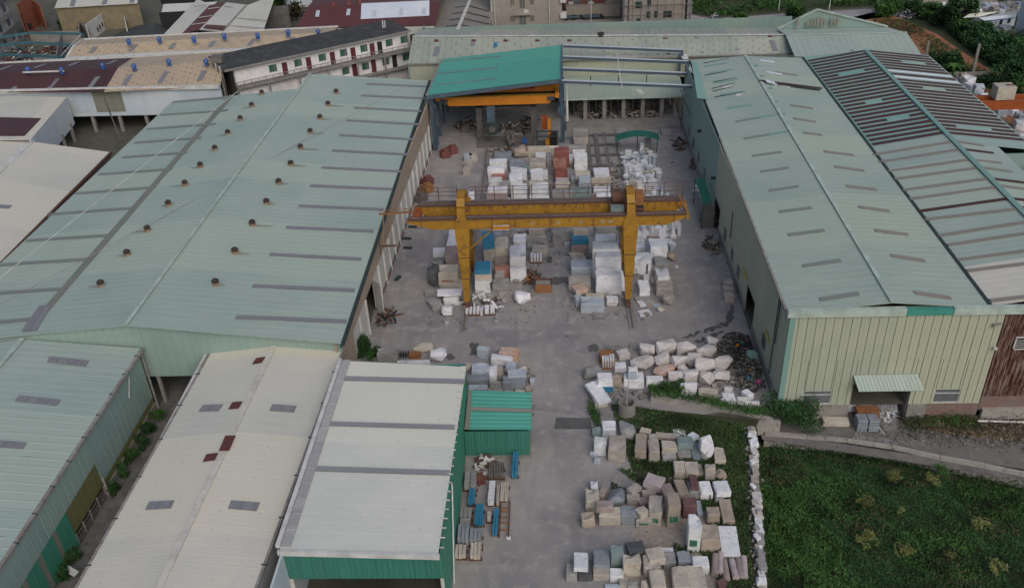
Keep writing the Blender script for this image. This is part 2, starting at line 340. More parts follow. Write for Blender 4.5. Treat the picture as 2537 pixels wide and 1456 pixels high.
# patch lying on a sloped roof: centreline pixels p,q and width w (m) along axis
AX = V(0.028, 1, 0)
def strip(par, pl, p, q, w_, mat, name='skylight', lift=.09, ax=AX, pitch=.45, th=.06):
    a, b = hit(*p, pl), hit(*q, pl); ax_ = ax-pl[1]*(ax@pl[1]); ax_ = ax_/np.linalg.norm(ax_); n = pl[1]*lift
    m = MB(); m.corr(a-ax_*w_/2+n, a+ax_*w_/2+n, b+ax_*w_/2+n, b-ax_*w_/2+n, pitch=pitch, h=.02, rw=.12, th=th); return m.build(name, mat, par)
def patch(par, pl, pts, mat, name='skylight', lift=.08, pitch=.45):
    a, b, c, d = [hit(*p, pl)+pl[1]*lift for p in pts]
    m = MB(); m.corr(a, b, c, d, pitch=pitch, h=.02, rw=.1, th=.05); return m.build(name, mat, par)
# ================================================================ GROUND
g = MB()
g.v = [V(-400, 10, 0), V(9.75, 10, 0), V(17.85, 62.5, 0), V(18.6, 64.2, 0), V(18.6, 66.2, 0), V(-400, 66.2, 0)]; g.f = [(0, 1, 2, 3, 4, 5)]; g.uv = [(0, 0)]*6
for x0, x1, y0, y1, z in ( (-400, 420, 66.2, 620, 0), (18.6, 20.4, 64.2, 66.2, 0)):
    g.quad(V(x0, y0, z), V(x1, y0, z), V(x1, y1, z), V(x0, y1, z))
struct('ground', g, 'dirt')
poly('yard_floor', [(-20.4, 66.3), (-9, 64.2), (9.5, 64.2), (20.4, 66.4), (20.6, 147), (-19, 147)], .004, 'yard')
poly('entrance_road', [(-8.2, 30), (9.5, 30), (7.6, 52), (6.4, 58), (8.3, 64.2), (-2.3, 66), (-8.2, 66)], .006, 'road')
poly('gravel_ground', [(4.2, 30), (10.0, 30), (13.6, 50), (12.6, 56.8), (6.3, 57.2), (6.0, 50)], .009, 'gravel')
poly('grass_ground', [(6.2, 57.0), (10.5, 55.5), (12.5, 52), (13.4, 46), (11.8, 30), (12.85, 30), (17.8, 62.5), (18.5, 64.2), (8.3, 66.0), (7.4, 60)], .014, 'grass_soil')
pxpoly('road_patch', [(1377, 1033), (1462, 1035), (1466, 1062), (1373, 1062)], .014, 'wet')
poly('lane', [(18.8, 63.2), (120, 36.6), (120, 66.2), (20.4, 66.2), (19, 66.2)], -1.45, 'lane')
poly('verge_soil', [(33.5, 66), (34.2, 64.2), (37, 63.2), (44, 62.3), (56, 60.4), (60, 66)], -1.44, 'brown_path'); stain([(2120, 1075), (2180, 1082), (2260, 1090), (2300, 1100), (2180, 1098), (2120, 1090)], -1.43, 'pale_patch', .4, 'stone_dust'); stain([(2190, 1010), (2240, 1010), (2255, 1045), (2200, 1070), (2180, 1050)], -1.425, 'pale_patch', .3, 'stone_dust')
poly('field_ground', [(11.0, 10), (130, 10), (130, 60), (17.5, 66)], -2.75, 'grass_soil')
poly('alley_floor', [(-38.7, 30), (-32.4, 30), (-32.4, 80), (-38.7, 80)], .006, 'concrete_dark'); poly('alley_path', [(-37.0, 30), (-34.0, 30), (-33.6, 67), (-36.6, 67)], .05, 'lane')
for pts in ([(1163, 850), (1172, 845), (1196, 866), (1190, 878), (1165, 882)], [(1095, 882), (1118, 875), (1126, 885), (1110, 898)], [(1458, 858), (1475, 854), (1487, 868), (1462, 871)],
            [(1772, 806), (1795, 796), (1803, 770), (1812, 752), (1818, 768), (1815, 796), (1800, 814)], [(1680, 838), (1730, 822), (1770, 808), (1790, 810), (1740, 826), (1700, 836)], [(1720, 845), (1790, 818), (1796, 822), (1740, 846)], [(1398, 832), (1430, 829), (1432, 833), (1400, 837)],
            [(1345, 690), (1400, 684), (1412, 700), (1370, 706), (1350, 704)], [(1660, 400), (1668, 398), (1670, 404), (1662, 405)]):
    stain(pts)
stain([(1010, 592), (1050, 588), (1062, 610), (1035, 640), (1005, 648)], .013, 'pale_patch', .3, 'pale_patch'); stain([(1030, 545), (1052, 545), (1060, 565), (1025, 570)], .013, 'pale_patch', .3, 'pale_patch')

# background ground
pxpoly('far_road', [(1700, 70), (1712, 38), (1765, 47), (1850, 41), (2000, 31), (2130, 24), (2260, 18), (2260, 35), (2140, 50), (2070, 62), (1900, 75)], .02, 'far_road')
pxpoly('far_road', [(2318, 8), (2540, 2), (2540, 30), (2318, 34)], .02, 'far_road')
pxpoly('grass_verge', [(1700, -60), (2560, -60), (2560, 10), (2260, 10), (1850, 38), (1765, 44), (1712, 34)], .012, 'grass_soil')
pxpoly('red_field', [(2100, 46), (2160, 32), (2230, 45), (2320, 85), (2430, 160), (2540, 215), (2540, 330), (2400, 235), (2270, 120), (2180, 60)], .02, 'red_soil')
pxpoly('field_margin', [(2200, 30), (2560, 30), (2560, 230), (2420, 170), (2300, 76)], .007, 'grass_soil')
pxpoly('brown_path', [(2330, 180), (2400, 205), (2560, 330), (2560, 420), (2480, 360)], .015, 'brown_path')
pxpoly('courtyard_floor', [(1390, 90), (1390, 50), (1560, 48), (1560, 90)], .02, 'far_road')

# ================================================================ LEFT HALL (A)
t = thing('factory_hall', 'long pale green metal hall on the left with two rows of rusty roof vents', 'factory hall', (-39, 67, 0))
ER0, ER1 = D(845, 850, 7.5), D(1062, 200, 7.5); RG0, RG1 = D(312, 806, 9.6), D(769, 184, 9.45); RGm = RG0+(RG1-RG0)*.905
EL0, EL1 = V(-61.0, 67.8, 7.2), V(-58.8, 132.5, 7.2)
plR, plL = plane(ER0, ER1, RG0), plane(EL0, EL1, RG0)
m = MB(); m.corr(ER0, ER1, RG1, RG0); m.build('roof_slope', 'roof_green', t)
m = MB(); m.corr(EL0, EL1, RGm, RG0); m.build('roof_slope', 'roof_green', t)
m = MB(); m.beam(RG0+V(0, 0, .12), RG1+V(0, 0, .12), .38, .06); m.build('ridge_cap', 'trim_pale', t)
m = MB(); m.beam(ER0+V(.12, 0, -.12), ER1+V(.12, 0, -.12), .3, .3); m.build('gutter', 'trim_dark', t)
Z2 = lambda x, y: ((700+x/3.624)*.9117, y/3.624*.9117)
for p, q in ((Z2(1070, 830), Z2(1660, 858)), (Z2(1020, 945), Z2(1660, 975)), (Z2(950, 1065), Z2(1610, 1100)), (Z2(875, 1190), Z2(1590, 1230)), (Z2(805, 1335), Z2(1530, 1378)),
             ((823, 374), (1010, 384)), ((797, 416), (993, 426)), ((768, 461), (972, 470)), ((740, 511), (950, 520)), ((709, 564), (925, 574)), ((668, 631), (895, 643)), ((626, 709), (878, 720)), ((585, 786), (858, 797))):
    strip(t, plR, p, q, .62, 'skylight_grey')
Z1 = lambda x, y: (x/3.624*.9117, y/3.624*.9117)
for p, q in ((Z1(1700, 1010), Z1(2280, 960)), (Z1(1580, 1138), Z1(2240, 1090)), (Z1(1450, 1275), Z1(2120, 1225)), (Z1(1330, 1410), Z1(1980, 1360)), ((304, 391), (463, 379)), ((245, 433), (425, 420)), ((188, 480), (385, 465)),
             ((133, 531), (325, 517)), ((66, 597), (270, 584)), ((2, 657), (217, 643)), ((-60, 731), (160, 716)), ((-70, 805), (75, 792))):
    strip(t, plL, p, q, .62, 'skylight_dirty')
strip(t, plL, ((60+74)/2, 822), (574, 236), .9, 'strip_beige', 'translucent_strip', lift=.05, ax=V(-1, 0, 0), pitch=1.1)
patch(t, plL, [(54, 820), (90, 820), (128, 757), (98, 758)], 'skylight_grey')
for row in (((251, 708), (316, 632), (366, 572), (418, 509), (459, 459), (497, 414), (533, 372), (565, 333), (596, 298), (624, 265), (649, 234)),
            ((535, 705), (583, 627), (626, 558), (661, 505), (691, 455), (721, 410), (745, 369), (769, 330), (793, 295), (813, 262), (833, 232))):
    for i, (x, y) in enumerate(row):
        pl = plL if x < 300 or row[0][0] == 251 else plR
        c = hit(x, y, pl); v = MB(); v.tube(c-V(0, 0, .1), c+V(0, 0, .28), .40, .34, 10); o = v.build('roof_vent', 'vent_base', t, label='squat round roof vent with a rusty base and dark cap')
        v = MB(); v.tube(c+V(0, 0, .28), c+V(0, 0, .5), .30, .38, 12, False); v.tube(c+V(0, 0, .5), c+V(0, 0, .7), .38, .16, 12); ORI[o.name] = ORI[t.name]; v.build('vent_cap', 'vent_brown', o)
        v = MB(); s_ = 1 if pl is plR else -1
        L_s = random.uniform(.5, 2.2); a = c+V(.3*s_, -.1, 0); b = a+V(L_s*s_, 0, -L_s*.1)
        n_ = pl[1]*.09; v.quad(a-V(0, .14, 0)+n_, b-V(0, .05, 0)+n_, b+V(0, .05, 0)+n_, a+V(0, .14, 0)+n_); v.build('rust_streak', 'streak', o)
# front gable wall (open below)
W0 = .25
def zroof(x):
    return 7.35+(9.45-7.35)*min((ER0[0]-x)/(ER0[0]-RG0[0]), 1) if x > RG0[0] else 9.45-(RG0[0]-x)/(RG0[0]+61)*2.3
xs = [-60.8, -39.3, -20.0]
for a, b in ((-60.8, -39.35), (-39.35, -20.0)):
    m = MB(); m.corr(V(a, 67.6, 3.4), V(b, 67.6, 3.4), V(b, 67.6, zroof(b)-.1), V(a, 67.6, zroof(a)-.1), flip=(0, -1, 0)); m.build('gable_wall', 'wall_green', t)
for x in (-60.5, -49, -43.5, -38.2, -33, -27, -20.4):
    m = MB(); m.box(x-.15, x+.15, 67.75, 68.05, 0, 3.5); m.build('pillar', 'concrete', t)
m = MB(); m.box(-60.8, -20.1, 95, 95.3, 0, 7.2); m.build('dark_backing', 'concrete_dark', t)
# east wall
WA, WB = V(-20.2, 67.4, 0), V(-18.05, 137.6, 0)
def ew(s): return WA+(WB-WA)*((s-67.4)/(137.6-67.4))
dx = V(1, -.03, 0); dx /= np.linalg.norm(dx)
m = MB(); a, b = ew(67.4), ew(137.5); m.hexa([a+V(0, 0, 4.4), b+V(0, 0, 4.4), b-dx*.25+V(0, 0, 4.4), a-dx*.25+V(0, 0, 4.4)], [a+V(0, 0, 7.3), b+V(0, 0, 7.3), b-dx*.25+V(0, 0, 7.3), a-dx*.25+V(0, 0, 7.3)]); m.build('upper_wall', 'tan_wall', t)
def wslab(s0, s1, z0, z1, off, th, mat, name):
    a, b = ew(s0)+dx*off, ew(s1)+dx*off; m = MB()
    m.hexa([a+V(0, 0, z0), b+V(0, 0, z0), b-dx*th+V(0, 0, z0), a-dx*th+V(0, 0, z0)], [a+V(0, 0, z1), b+V(0, 0, z1), b-dx*th+V(0, 0, z1), a-dx*th+V(0, 0, z1)]); return m.build(name, mat, t)
wslab(67.4, 73.0, 0, 4.4, 0, .25, 'tan_wall', 'lower_wall')
wslab(83.6, 137.5, 0, .55, .06, .3, 'brick', 'plinth')
s = 73.0; i = 0
while s < 136:
    if 78.6 < s < 83.2: s += .2; continue
    e = s+2.75; wslab(s, e, .55 if s > 83 else 0, 4.4, -.04, .1, 'panel_grey', 'wall_panel')
    wslab(e, e+.12, 0, 4.4, .16, .3, 'plaster', 'pilaster'); wslab(e+.14, e+.36, 0, 4.2, -.06, .1, 'dark', 'wall_gap'); s = e+.38; i += 1
m = MB(); a = ew(83.2); m.hexa([a+V(.05, 0, .1), a+V(1.0, -.9, .1), a+V(.94, -.98, .1), a+V(0, -.08, .1)], [a+V(.05, 0, 4.3), a+V(1.0, -.9, 4.3), a+V(.94, -.98, 4.3), a+V(0, -.08, 4.3)]); m.build('door', 'plaster', t)
wslab(88, 88.3, 4.5, 6.6, .03, .05, 'rusty', 'downpipe'); wslab(79, 83, 4.2, 4.4, 0, .3, 'concrete', 'lintel')

# ================================================================ LOWER LEFT WORKSHOP
t = thing('workshop', 'pale green workshop with teal and brown striped lower wall at the bottom left', 'workshop', (-45, 52, 0))
a0, a1, b1, b0 = V(-38.95, 36, 7.0), V(-38.65, 67.2, 7.0), V(-49.7, 67.4, 8.1), V(-50.1, 36, 8.1); pl = plane(a0, a1, b1)
m = MB(); m.corr(a0, a1, b1, b0); m.build('roof_slope', 'roof_green_low', t)
m = MB(); m.corr(V(-61.5, 36, 6.9), V(-61, 67.3, 6.9), b1, b0); m.build('roof_slope', 'roof_green_low', t)
m = MB(); m.beam(b0+V(0, 0, .12), b1+V(0, 0, .12), .5, .1); m.build('ridge_cap', 'trim_pale', t)
m = MB(); m.beam(a0+V(.12, 0, -.1), a1+V(.12, 0, -.1), .28, .24); m.build('gutter', 'gutter', t)
for k in range(11):
    y = 38+k*2.8; m = MB(); m.beam(V(-38.8, y, 7.06), V(-38.45, y, 6.95), .07, .1); m.build('gutter_bracket', 'trim_dark', t)
for pts in ([(123, 884), (221, 894), (211, 909), (117, 898)], [(48, 980), (150, 991), (140, 1005), (37, 994)], [(-40, 1088), (66, 1097), (56, 1113), (-50, 1103)]): patch(t, pl, pts, 'skylight_grey')
X = -38.85
def cw(y0, y1, z0, z1, mat, name, off=0):
    m = MB(); m.corr(V(X+off, y0, z0), V(X+off, y1, z0), V(X+off, y1, z1), V(X+off, y0, z1), flip=(1, 0, 0), pitch=.9); return m.build(name, mat, t)
cw(36, 55.3, 3.75, 6.95, 'wall_green', 'upper_wall'); cw(55.3, 66.9, 1.45, 6.95, 'wall_green', 'upper_wall')
cw(55.3, 66.9, .7, 1.43, 'wall_olive', 'glazed_band', -.05); cw(49.7, 55.25, 1.25, 3.72, 'wall_olive', 'translucent_panel', -.05)
m = MB(); m.box(X-.25, X+.05, 55.3, 67, 0, .7); m.build('plinth', 'concrete', t)
y = 49.7; k = 0
while y > 37:
    w_ = 1.75 if k % 2 == 0 else .62; cw(y-w_, y, .15, 3.72, 'wall_teal_b' if k % 2 == 0 else 'strip_beige', 'wall_sheet', 0 if k % 2 == 0 else -.03); y -= w_; k += 1
m = MB(); m.box(X-.3, X-.12, 36, 67, 0, .15); m.build('base', 'concrete_dark', t)
for z in (.2, .55, .95): m = MB(); m.beam(V(X, 49.8, z), V(X, 55.2, z), .06, .08); m.build('lattice_rail', 'rail', t)
for y in (49.8, 51.1, 52.4, 53.8, 55.2): m = MB(); m.box(X-.05, X+.05, y-.06, y+.06, 0, 1.2); m.build('lattice_post', 'concrete', t)
m = MB(); m.box(X-3, X-2.8, 49, 56, 0, 3); m.build('dark_backing', 'dark', t)
for y in (55.25, 67.05): m = MB(); m.tube(V(X+.15, y, 0), V(X+.15, y, 7 if y > 60 else 2), .11, .11, 6); m.build('downpipe', 'gutter', t)
a, b = D(275, 967, 6.4), D(293, 1024, 6); m = MB(); m.tube(V(X+.12, 64.0, 6.2), V(X+.14, 62.9, 4.6), .05, .05, 6); m.build('white_pipe', 'trim_white', t)

# ================================================================ CREAM HALL
t = thing('cream_hall', 'cream gabled metal hall with maroon and grey roof patches in the lower left foreground', 'factory hall', (-26, 54, 0))
u = V(.028, 1, 0)
R1c, Lc, Rc = D(683, 848, 6.7), D(528, 865, 6.0), D(848, 862, 6.0)
def ext(p, y): return p+u*(y-p[1])
m = MB(); m.corr(ext(Rc, 34), Rc, R1c, ext(R1c, 34), pitch=.9, h=.007); m.build('roof_slope', 'roof_cream', t); plr = plane(ext(Rc, 34), Rc, R1c)
m = MB(); m.corr(ext(Lc, 34), Lc, R1c, ext(R1c, 34), pitch=.9, h=.007); m.build('roof_slope', 'roof_cream', t); pll = plane(ext(Lc, 34), Lc, R1c)
m = MB(); m.beam(ext(R1c, 34)+V(0, 0, .06), R1c+V(0, 0, .06), .5, .05); m.build('ridge_cap', 'ridge_cream', t)
for a in (Lc, Rc): m = MB(); m.beam(a+V(0, .1, .2), R1c+V(0, .1, .2), .3, .4); m.build('verge_trim', 'trim_teal', t)
for a, s_ in ((Lc, -1), (Rc, 1)):
    m = MB(); m.beam(ext(a, 34)+V(.1*s_, 0, -.06), a+V(.1*s_, 0, -.06), .2, .2); m.build('gutter', 'gutter', t)
    for k in range(7): y = 38+k*4.4; m = MB(); p = ext(a, y); m.beam(p+V(-.1*s_, 0, .06), p+V(.35*s_, 0, .02), .07, .08); m.build('gutter_bracket', 'trim_dark', t)
for pts, mt, pp in (([(492, 1020), (541, 1019), (553, 1002), (505, 1004)], 'skylight_grey', pll), ([(668, 1018), (728, 1022), (735, 1006), (675, 1002)], 'skylight_grey', plr), ([(360, 1263), (423, 1259), (432, 1240), (371, 1243)], 'skylight_grey', pll),
                ([(565, 1260), (635, 1266), (644, 1245), (573, 1240)], 'skylight_grey', plr), ([(625, 903), (648, 899), (657, 885), (635, 888)], 'roof_maroon_b', pll), ([(566, 1014), (591, 1012), (601, 995), (576, 997)], 'roof_maroon_b', pll), ([(503, 1144), (532, 1140), (541, 1122), (512, 1126)], 'roof_maroon_b', pll)):
    patch(t, pp, pts, mt, 'skylight' if 'sky' in mt else 'repair_sheet')
a, b, c, d = [D(x, y, 6.85) for x, y in ((542, 1115), (567, 1114), (583, 1078), (558, 1078))]
m = MB(); m.corr(a, b, c, d, pitch=.45, h=.02, rw=.1, th=.06); m.build('repair_sheet', 'roof_maroon_b', t)
m = MB(); m.box(-33.0, -32.75, 34, 68, 0, 5.9); m.build('side_wall', 'plaster', t)
m = MB(); m.box(-32.7, -20.3, 67.9, 68.1, 0, 5.8); m.build('end_wall', 'wall_green', t)
m = MB(); m.box(-20.9, -20.7, 34, 68, 0, 5.8); m.build('side_wall', 'plaster', t)

# ================================================================ ANNEX (white roof, green walls)
t = thing('annex_building', 'green walled annex with a flat white roof and three grey skylight bands', 'workshop', (-14, 53, 0))
z = 6.9; c0, c1, c2_, c3 = D(692, 1362, z), D(1085, 1372, z), D(1155, 908, z), D(848, 893, z)
pl = plane(c0, c1, c2_)
m = MB(); m.corr(c1, c2_, c3, c0, pitch=.9, h=.006); m.build('roof', 'roof_white', t)
for p, q in (((848, 938), (1151, 946)), ((806, 1050), (1127, 1059)), ((768, 1161), (1114, 1172))): strip(t, pl, p, q, .62 if p[1] < 1000 else .55, 'band_grey', ax=V(0, 1, 0))
m = MB(); m.beam(c0+V(-.1, -.12, -.1), c1+V(.1, -.12, -.1), .22, .42); m.build('fascia', 'trim_white', t)
m = MB(); m.corr(c0+V(.05, .3, .1), c3+V(.05, 0, .1), c3+V(.75, 0, .12), c0+V(.75, .3, .12), pitch=1.5, h=.02); m.build('gutter_strip', 'gutter_grey', t)
m = MB(); m.beam(c0+V(-.15, .2, .15), c3+V(-.15, 0, .15), .3, .3); m.build('parapet', 'trim_white', t)
xl, xr, yf, yb = -19.2, -8.15, 42.75, 64.3
m = MB(); m.corr(V(xr, yf, .3), V(xr+.08, yb, .3), V(xr+.08, yb, 6.8), V(xr, yf, 6.8), flip=(1, 0, 0), pitch=.75); m.build('side_wall', 'wall_teal_b', t)
m = MB(); m.corr(V(xl, yf, 4.15), V(xr, yf, 4.15), V(xr, yf, 6.7), V(xl, yf, 6.7), flip=(0, -1, 0), pitch=.38, h=.04, rw=.14); m.build('front_wall', 'wall_teal', t)
m = MB(); m.box(xl, xr, yb, yb+.15, 0, 6.7); m.build('rear_wall', 'trim_teal', t)
m = MB(); m.box(xl-.15, xl, 36, yb, 0, 6.8); m.build('side_wall', 'roof_paleblue', t)
m = MB(); m.box(xr-.25, xr, yf, yf+.25, 0, 4.2); m.box(xl, xl+.25, yf, yf+.25, 0, 4.2); m.build('doorway_post', 'panel_grey', t)
m = MB(); m.box(xr-.2, xr+.1, yf, yb, 0, .3); m.build('plinth', 'concrete', t)
m = MB(); m.tube(D(1108, 1240, 4.8)*0+V(xr+.2, 49.5, 6.7), V(xr+.2, 45.6, .2), .06, .06, 6); m.build('downpipe', 'trim_white', t)
for k in range(24): y = yf+.3+k*.9; m = MB(); m.beam(V(xr-.2, y, 6.98), V(xr+.22, y, 6.93), .08, .06); m.build('roof_clip', 'trim_white', t)
t2 = thing('lean_to', 'dark teal lean-to roof just showing under the white annex front', 'canopy', (-13, 40, 0))
m = MB(); m.corr(V(-17, 39, 3.2), V(-9.8, 39, 3.2), V(-9.8, 42.2, 3.7), V(-15.5, 42.2, 3.7), flip=(0, 0, 1)); m.build('roof', 'roof_teal', t2)
m = MB(); m.box(-16.9, -16.7, 39.1, 39.3, 0, 3.2); m.box(-10.1, -9.9, 39.1, 39.3, 0, 3.2); m.build('post', 'steel_blue', t2)

# ================================================================ SMALL TEAL SHED
t = thing('shed', 'small bright teal shed attached to the white-roofed annex beside the road', 'shed', (-5, 61.6, 0))
z0, z1 = 3.15, 3.85
a, b, c, d = D(1160, 1063, z0), D(1316, 1063, z0), D(1316, 971, z1), D(1169, 966, z1); pl = plane(a, b, c)
m = MB(); m.corr(b, c, d, a, pitch=.42, h=.05, rw=.16); m.build('roof', 'roof_teal', t)
strip(t, pl, (1166, 1013), (1316, 1018), .34, 'skylight_brown', lift=.1, ax=V(0, 1, 0), pitch=.3)
m = MB(); m.corr(V(-8.05, 59.5, .3), V(-2.5, 59.5, .3), V(-2.5, 59.5, 3.05), V(-8.05, 59.5, 3.05), flip=(0, -1, 0), pitch=.3, h=.04, rw=.1); m.build('front_wall', 'wall_teal', t)
m = MB(); m.corr(V(-2.45, 59.55, .3), V(-2.45, 63.4, .3), V(-2.45, 63.4, 3.6), V(-2.45, 59.55, 3.05), flip=(1, 0, 0), pitch=.3, h=.04, rw=.1); m.build('side_wall', 'wall_teal', t)
m = MB(); m.box(-8.0, -2.5, 63.3, 63.45, 0, 3.5); m.build('rear_wall', 'trim_teal', t)
m = MB(); m.box(-8.05, -2.3, 59.35, 59.6, 0, .3); m.box(-2.6, -2.3, 59.6, 63.5, 0, .3); m.build('plinth', 'concrete', t)
m = MB(); m.corr(D(1150, 1062, 3.3), D(1162, 1062, 3.3), D(1170, 966, 3.9), D(1160, 966, 3.9), pitch=.5); m.build('gutter_strip', 'strip_beige', t)

# ================================================================ RIGHT HALL (B)
t = thing('right_hall', 'pale yellow-green ribbed metal hall on the right with a canopied doorway in front', 'factory hall', (29, 66, 0))
XB, XV, YF, YBk = 20.6, 38.9, 66.0, 134.6
eL0, eL1, rB0, rB1, vB0, vB1 = V(20.45, 66.2, 10.35), V(21.3, 135.6, 10.35), V(29.2, 66.2, 11.3), V(29.2, 133.6, 11.35), V(37.75, 66.2, 10.6), V(37.9, 134.3, 10.6)
m = MB(); m.corr(eL0, eL1, rB1, rB0); m.build('roof_slope', 'roof_green_b', t); plA = plane(eL0, eL1, rB0)
m = MB(); m.corr(vB0, vB1, rB1, rB0); m.build('roof_slope', 'roof_green_b', t); plB = plane(vB0, vB1, rB0)
m = MB(); m.beam(rB0+V(0, 0, .1), rB1+V(0, 0, .1), .4, .08); m.build('ridge_cap', 'trim_pale', t)
m = MB(); m.beam(vB0+V(0, 0, .05), vB1+V(0, 0, .05), .3, .12); m.build('valley_gutter', 'trim_dark', t)
m = MB(); m.beam(eL0+V(-.1, 0, -.1), V(20.95, 106, 10.25), .22, .22); m.build('gutter', 'gutter', t)
m = MB(); m.beam(V(20.95, 106, 10.25), eL1+V(-.1, 0, -.1), .16, .2); m.build('gutter', 'trim_dark', t)
m = MB(); m.corr(D(1727, 243, 10.6), D(1752, 246, 10.6), D(1726, 155, 10.6), D(1712, 150, 10.6), pitch=2, h=.02); m.build('edge_flashing', 'roof_teal_pale', t)
for p, q, k in (((2030, 743), (2127, 728), 0), ((1988, 660), (2082, 646), 0), ((1952, 583), (2042, 572), 0), ((1930, 526), (2010, 516), 0), ((1905, 474), (1978, 463), 0), ((1883, 427), (1953, 417), 0), ((1863, 388), (1937, 378), 0),
             ((1842, 345), (1905, 335), 0), ((1905, 335), (1963, 325), 1), ((1822, 303), (1880, 293), 0), ((1880, 293), (1945, 283), 1), ((1802, 270), (1925, 252), 1), ((1784, 236), (1912, 219), 1), ((1771, 207), (1890, 189), 1), ((1755, 183), (1878, 163), 1), ((1743, 167), (1860, 148), 1),
             ((2265, 726), (2355, 739), 2), ((2207, 634), (2290, 647), 2), ((2167, 572), (2248, 582), 2), ((2127, 514), (2202, 524), 2), ((2097, 462), (2170, 471), 2), ((2067, 414), (2140, 424), 2), ((2040, 376), (2115, 386), 2),
             ((1990, 330), (2035, 336), 2), ((1965, 295), (2020, 303), 2), ((1958, 262), (2012, 270), 2), ((1935, 210), (1990, 218), 2), ((1920, 180), (1975, 188), 2)):
    pp = plA if k < 2 else plB; strip(t, pp, p, q, .6, ('skylight_dirty', 'skylight_teal', 'skylight_brown')[k])
for p, q in (((1882, 151), (1918, 156)), ((1897, 180), (1937, 186)), ((1915, 209), (1956, 217))): strip(t, plB, p, q, .5, 'sheet_white', 'white_sheet', lift=.12)
for k, (p, q) in enumerate((((1743, 158), (1805, 147)), ((1745, 188), (1800, 179)), ((1765, 205), (1823, 195)), ((1763, 221), (1820, 207)), ((1765, 228), (1815, 216)), ((1770, 242), (1845, 230)))): strip(t, plA, p, q, .18, 'trim_dark', 'bare_purlin', lift=.1)
patch(t, plA, [(1822, 232), (1850, 228), (1848, 236), (1824, 240)], 'roof_white', 'patch_sheet'); patch(t, plA, [(1790, 216), (1812, 212), (1814, 217), (1792, 221)], 'roof_white', 'patch_sheet')
strip(t, plB, (1880, 203), (2035, 223), .5, 'roof_maroon', 'loose_sheet', lift=.25, pitch=3); strip(t, plB, (1925, 212), (2030, 226), .4, 'trim_dark', 'loose_sheet', lift=.2)
patch(t, plB, [(1893, 204), (1917, 210), (1920, 216), (1898, 211)], 'sheet_white', 'loose_sheet', lift=.4)
# parapet
PT = t
for x0, x1, mt in ((20.3, 30.4, 'trim_pale'), (30.42, 34.4, 'trim_teal'), (34.42, 62, 'trim_pale')):
    m = MB(); m.box(x0, x1, 65.78 if 'pale' in mt else 65.83, 66.3, 10.15, 10.85 if 'pale' in mt else 10.75); m.build('parapet_trim', mt, t)
m = MB(); m.box(20.3, 62, 66.32, 66.5, 9.8, 10.7); m.build('parapet_back', 'wall_green', t)
# front panels one by one
P = .77; n = 24
wins = [(22.8, 25.4, .3, 1.9), (34.7, 37.0, .3, 1.9)]; door = (27.2, 32.5, -1.5, 2.6)
x = 20.6
def panel(x0, x1, z0, z1):
    if z1-z0 < .05: return
    m = MB(); g_ = .012; pts = [(x0+g_, 0), (x0+.03, -.035), (x0+.07, -.035), (x0+.10, 0), (x0+.36, 0), (x0+.38, -.015), (x0+.43, -.015), (x0+.45, 0), (x1-g_, 0)]
    pts = [p for p in pts if p[0] <= x1-g_+1e-6]
    i0 = 0
    for q, o in pts: m.v += [V(q, YF+o-.02, z0), V(q, YF+o-.02, z1)]
    for k in range(len(pts)-1):
        a = 2*k; m.f.append((a, a+2, a+3, a+1)); m.uv += [(pts[k][0]-20.6, 10-z0), (pts[k+1][0]-20.6, 10-z0), (pts[k+1][0]-20.6, 10-z1), (pts[k][0]-20.6, 10-z1)]
    m.box(x0+g_, x1-g_, YF, YF+.05, z0, z1); m.build('wall_panel', 'wall_yellow', t)
for k in range(n):
    x0, x1 = 20.6+k*P, min(20.6+(k+1)*P, 38.95)
    if x1 <= x0: break
    panel(x0, x1, 5.26, 10.15)
    segs = [(x0, x1)]
    cuts = [w_ for w_ in wins+[door] if w_[0] < x1 and w_[1] > x0]
    if not cuts: panel(x0, x1, .2, 5.24)
    else:
        c = cuts[0]; a, b = max(x0, c[0]), min(x1, c[1])
        if a-x0 > .08: panel(x0, a, .2, 5.24)
        if x1-b > .08: panel(b, x1, .2, 5.24)
        panel(a, b, c[3], 5.24)
        if c[2] > .2: panel(a, b, .2, c[2])
m = MB(); m.box(20.55, 20.75, 65.88, 66.1, -.2, 10.15); m.box(20.75, 21.05, 65.88, 65.96, .2, 10.15); m.build('corner_trim', 'skylight_teal', t)
for i, c in enumerate(wins):
    m = MB(); m.box(c[0], c[1], 66.08, 66.12, c[2], c[3]); wo = m.build('window', 'glass', t)
    fr = MB(); xs_ = [c[0], c[0]+(c[1]-c[0])/3, c[0]+(c[1]-c[0])*2/3, c[1]-.07]
    for q in xs_[::3]: fr.box(q, q+.05, 66.0, 66.07, c[2], c[3])
    for q in (c[2], c[3]-.55, c[3]-.07): fr.box(c[0], c[1], 65.99, 66.06, q, q+.07)
    fr.build('window_frame', 'trim_white', wo)
m = MB(); m.box(20.6, 27.15, 65.9, 66.15, -1.5, .2); m.build('plinth', 'concrete', t)
m = MB(); m.box(32.55, 34.3, 65.9, 66.15, -1.5, .2); m.build('plinth', 'concrete', t)
m = MB(); m.box(34.32, 38.95, 65.92, 66.15, -1.6, .2); m.build('brick_plinth', 'brick', t)
m = MB(); m.corr(V(27.3, 64.7, 2.75), V(33.1, 64.7, 2.75), V(32.7, 65.9, 3.7), V(27.0, 65.9, 3.7), pitch=.35, h=.04, rw=.1); m.build('canopy', 'roof_green_b', t)
for x in (27.15, 32.45): m = MB(); m.box(x, x+.15, 66.16, 69, -1.5, 2.6); m.build('door_reveal', 'concrete', t)
m = MB(); m.box(27, 33, 66.2, 78, -1.5, -1.44); m.build('inner_floor', 'lane', t); m = MB(); m.box(26, 34, 74, 74.2, -1.5, 3); m.build('dark_backing', 'concrete_dark', t)
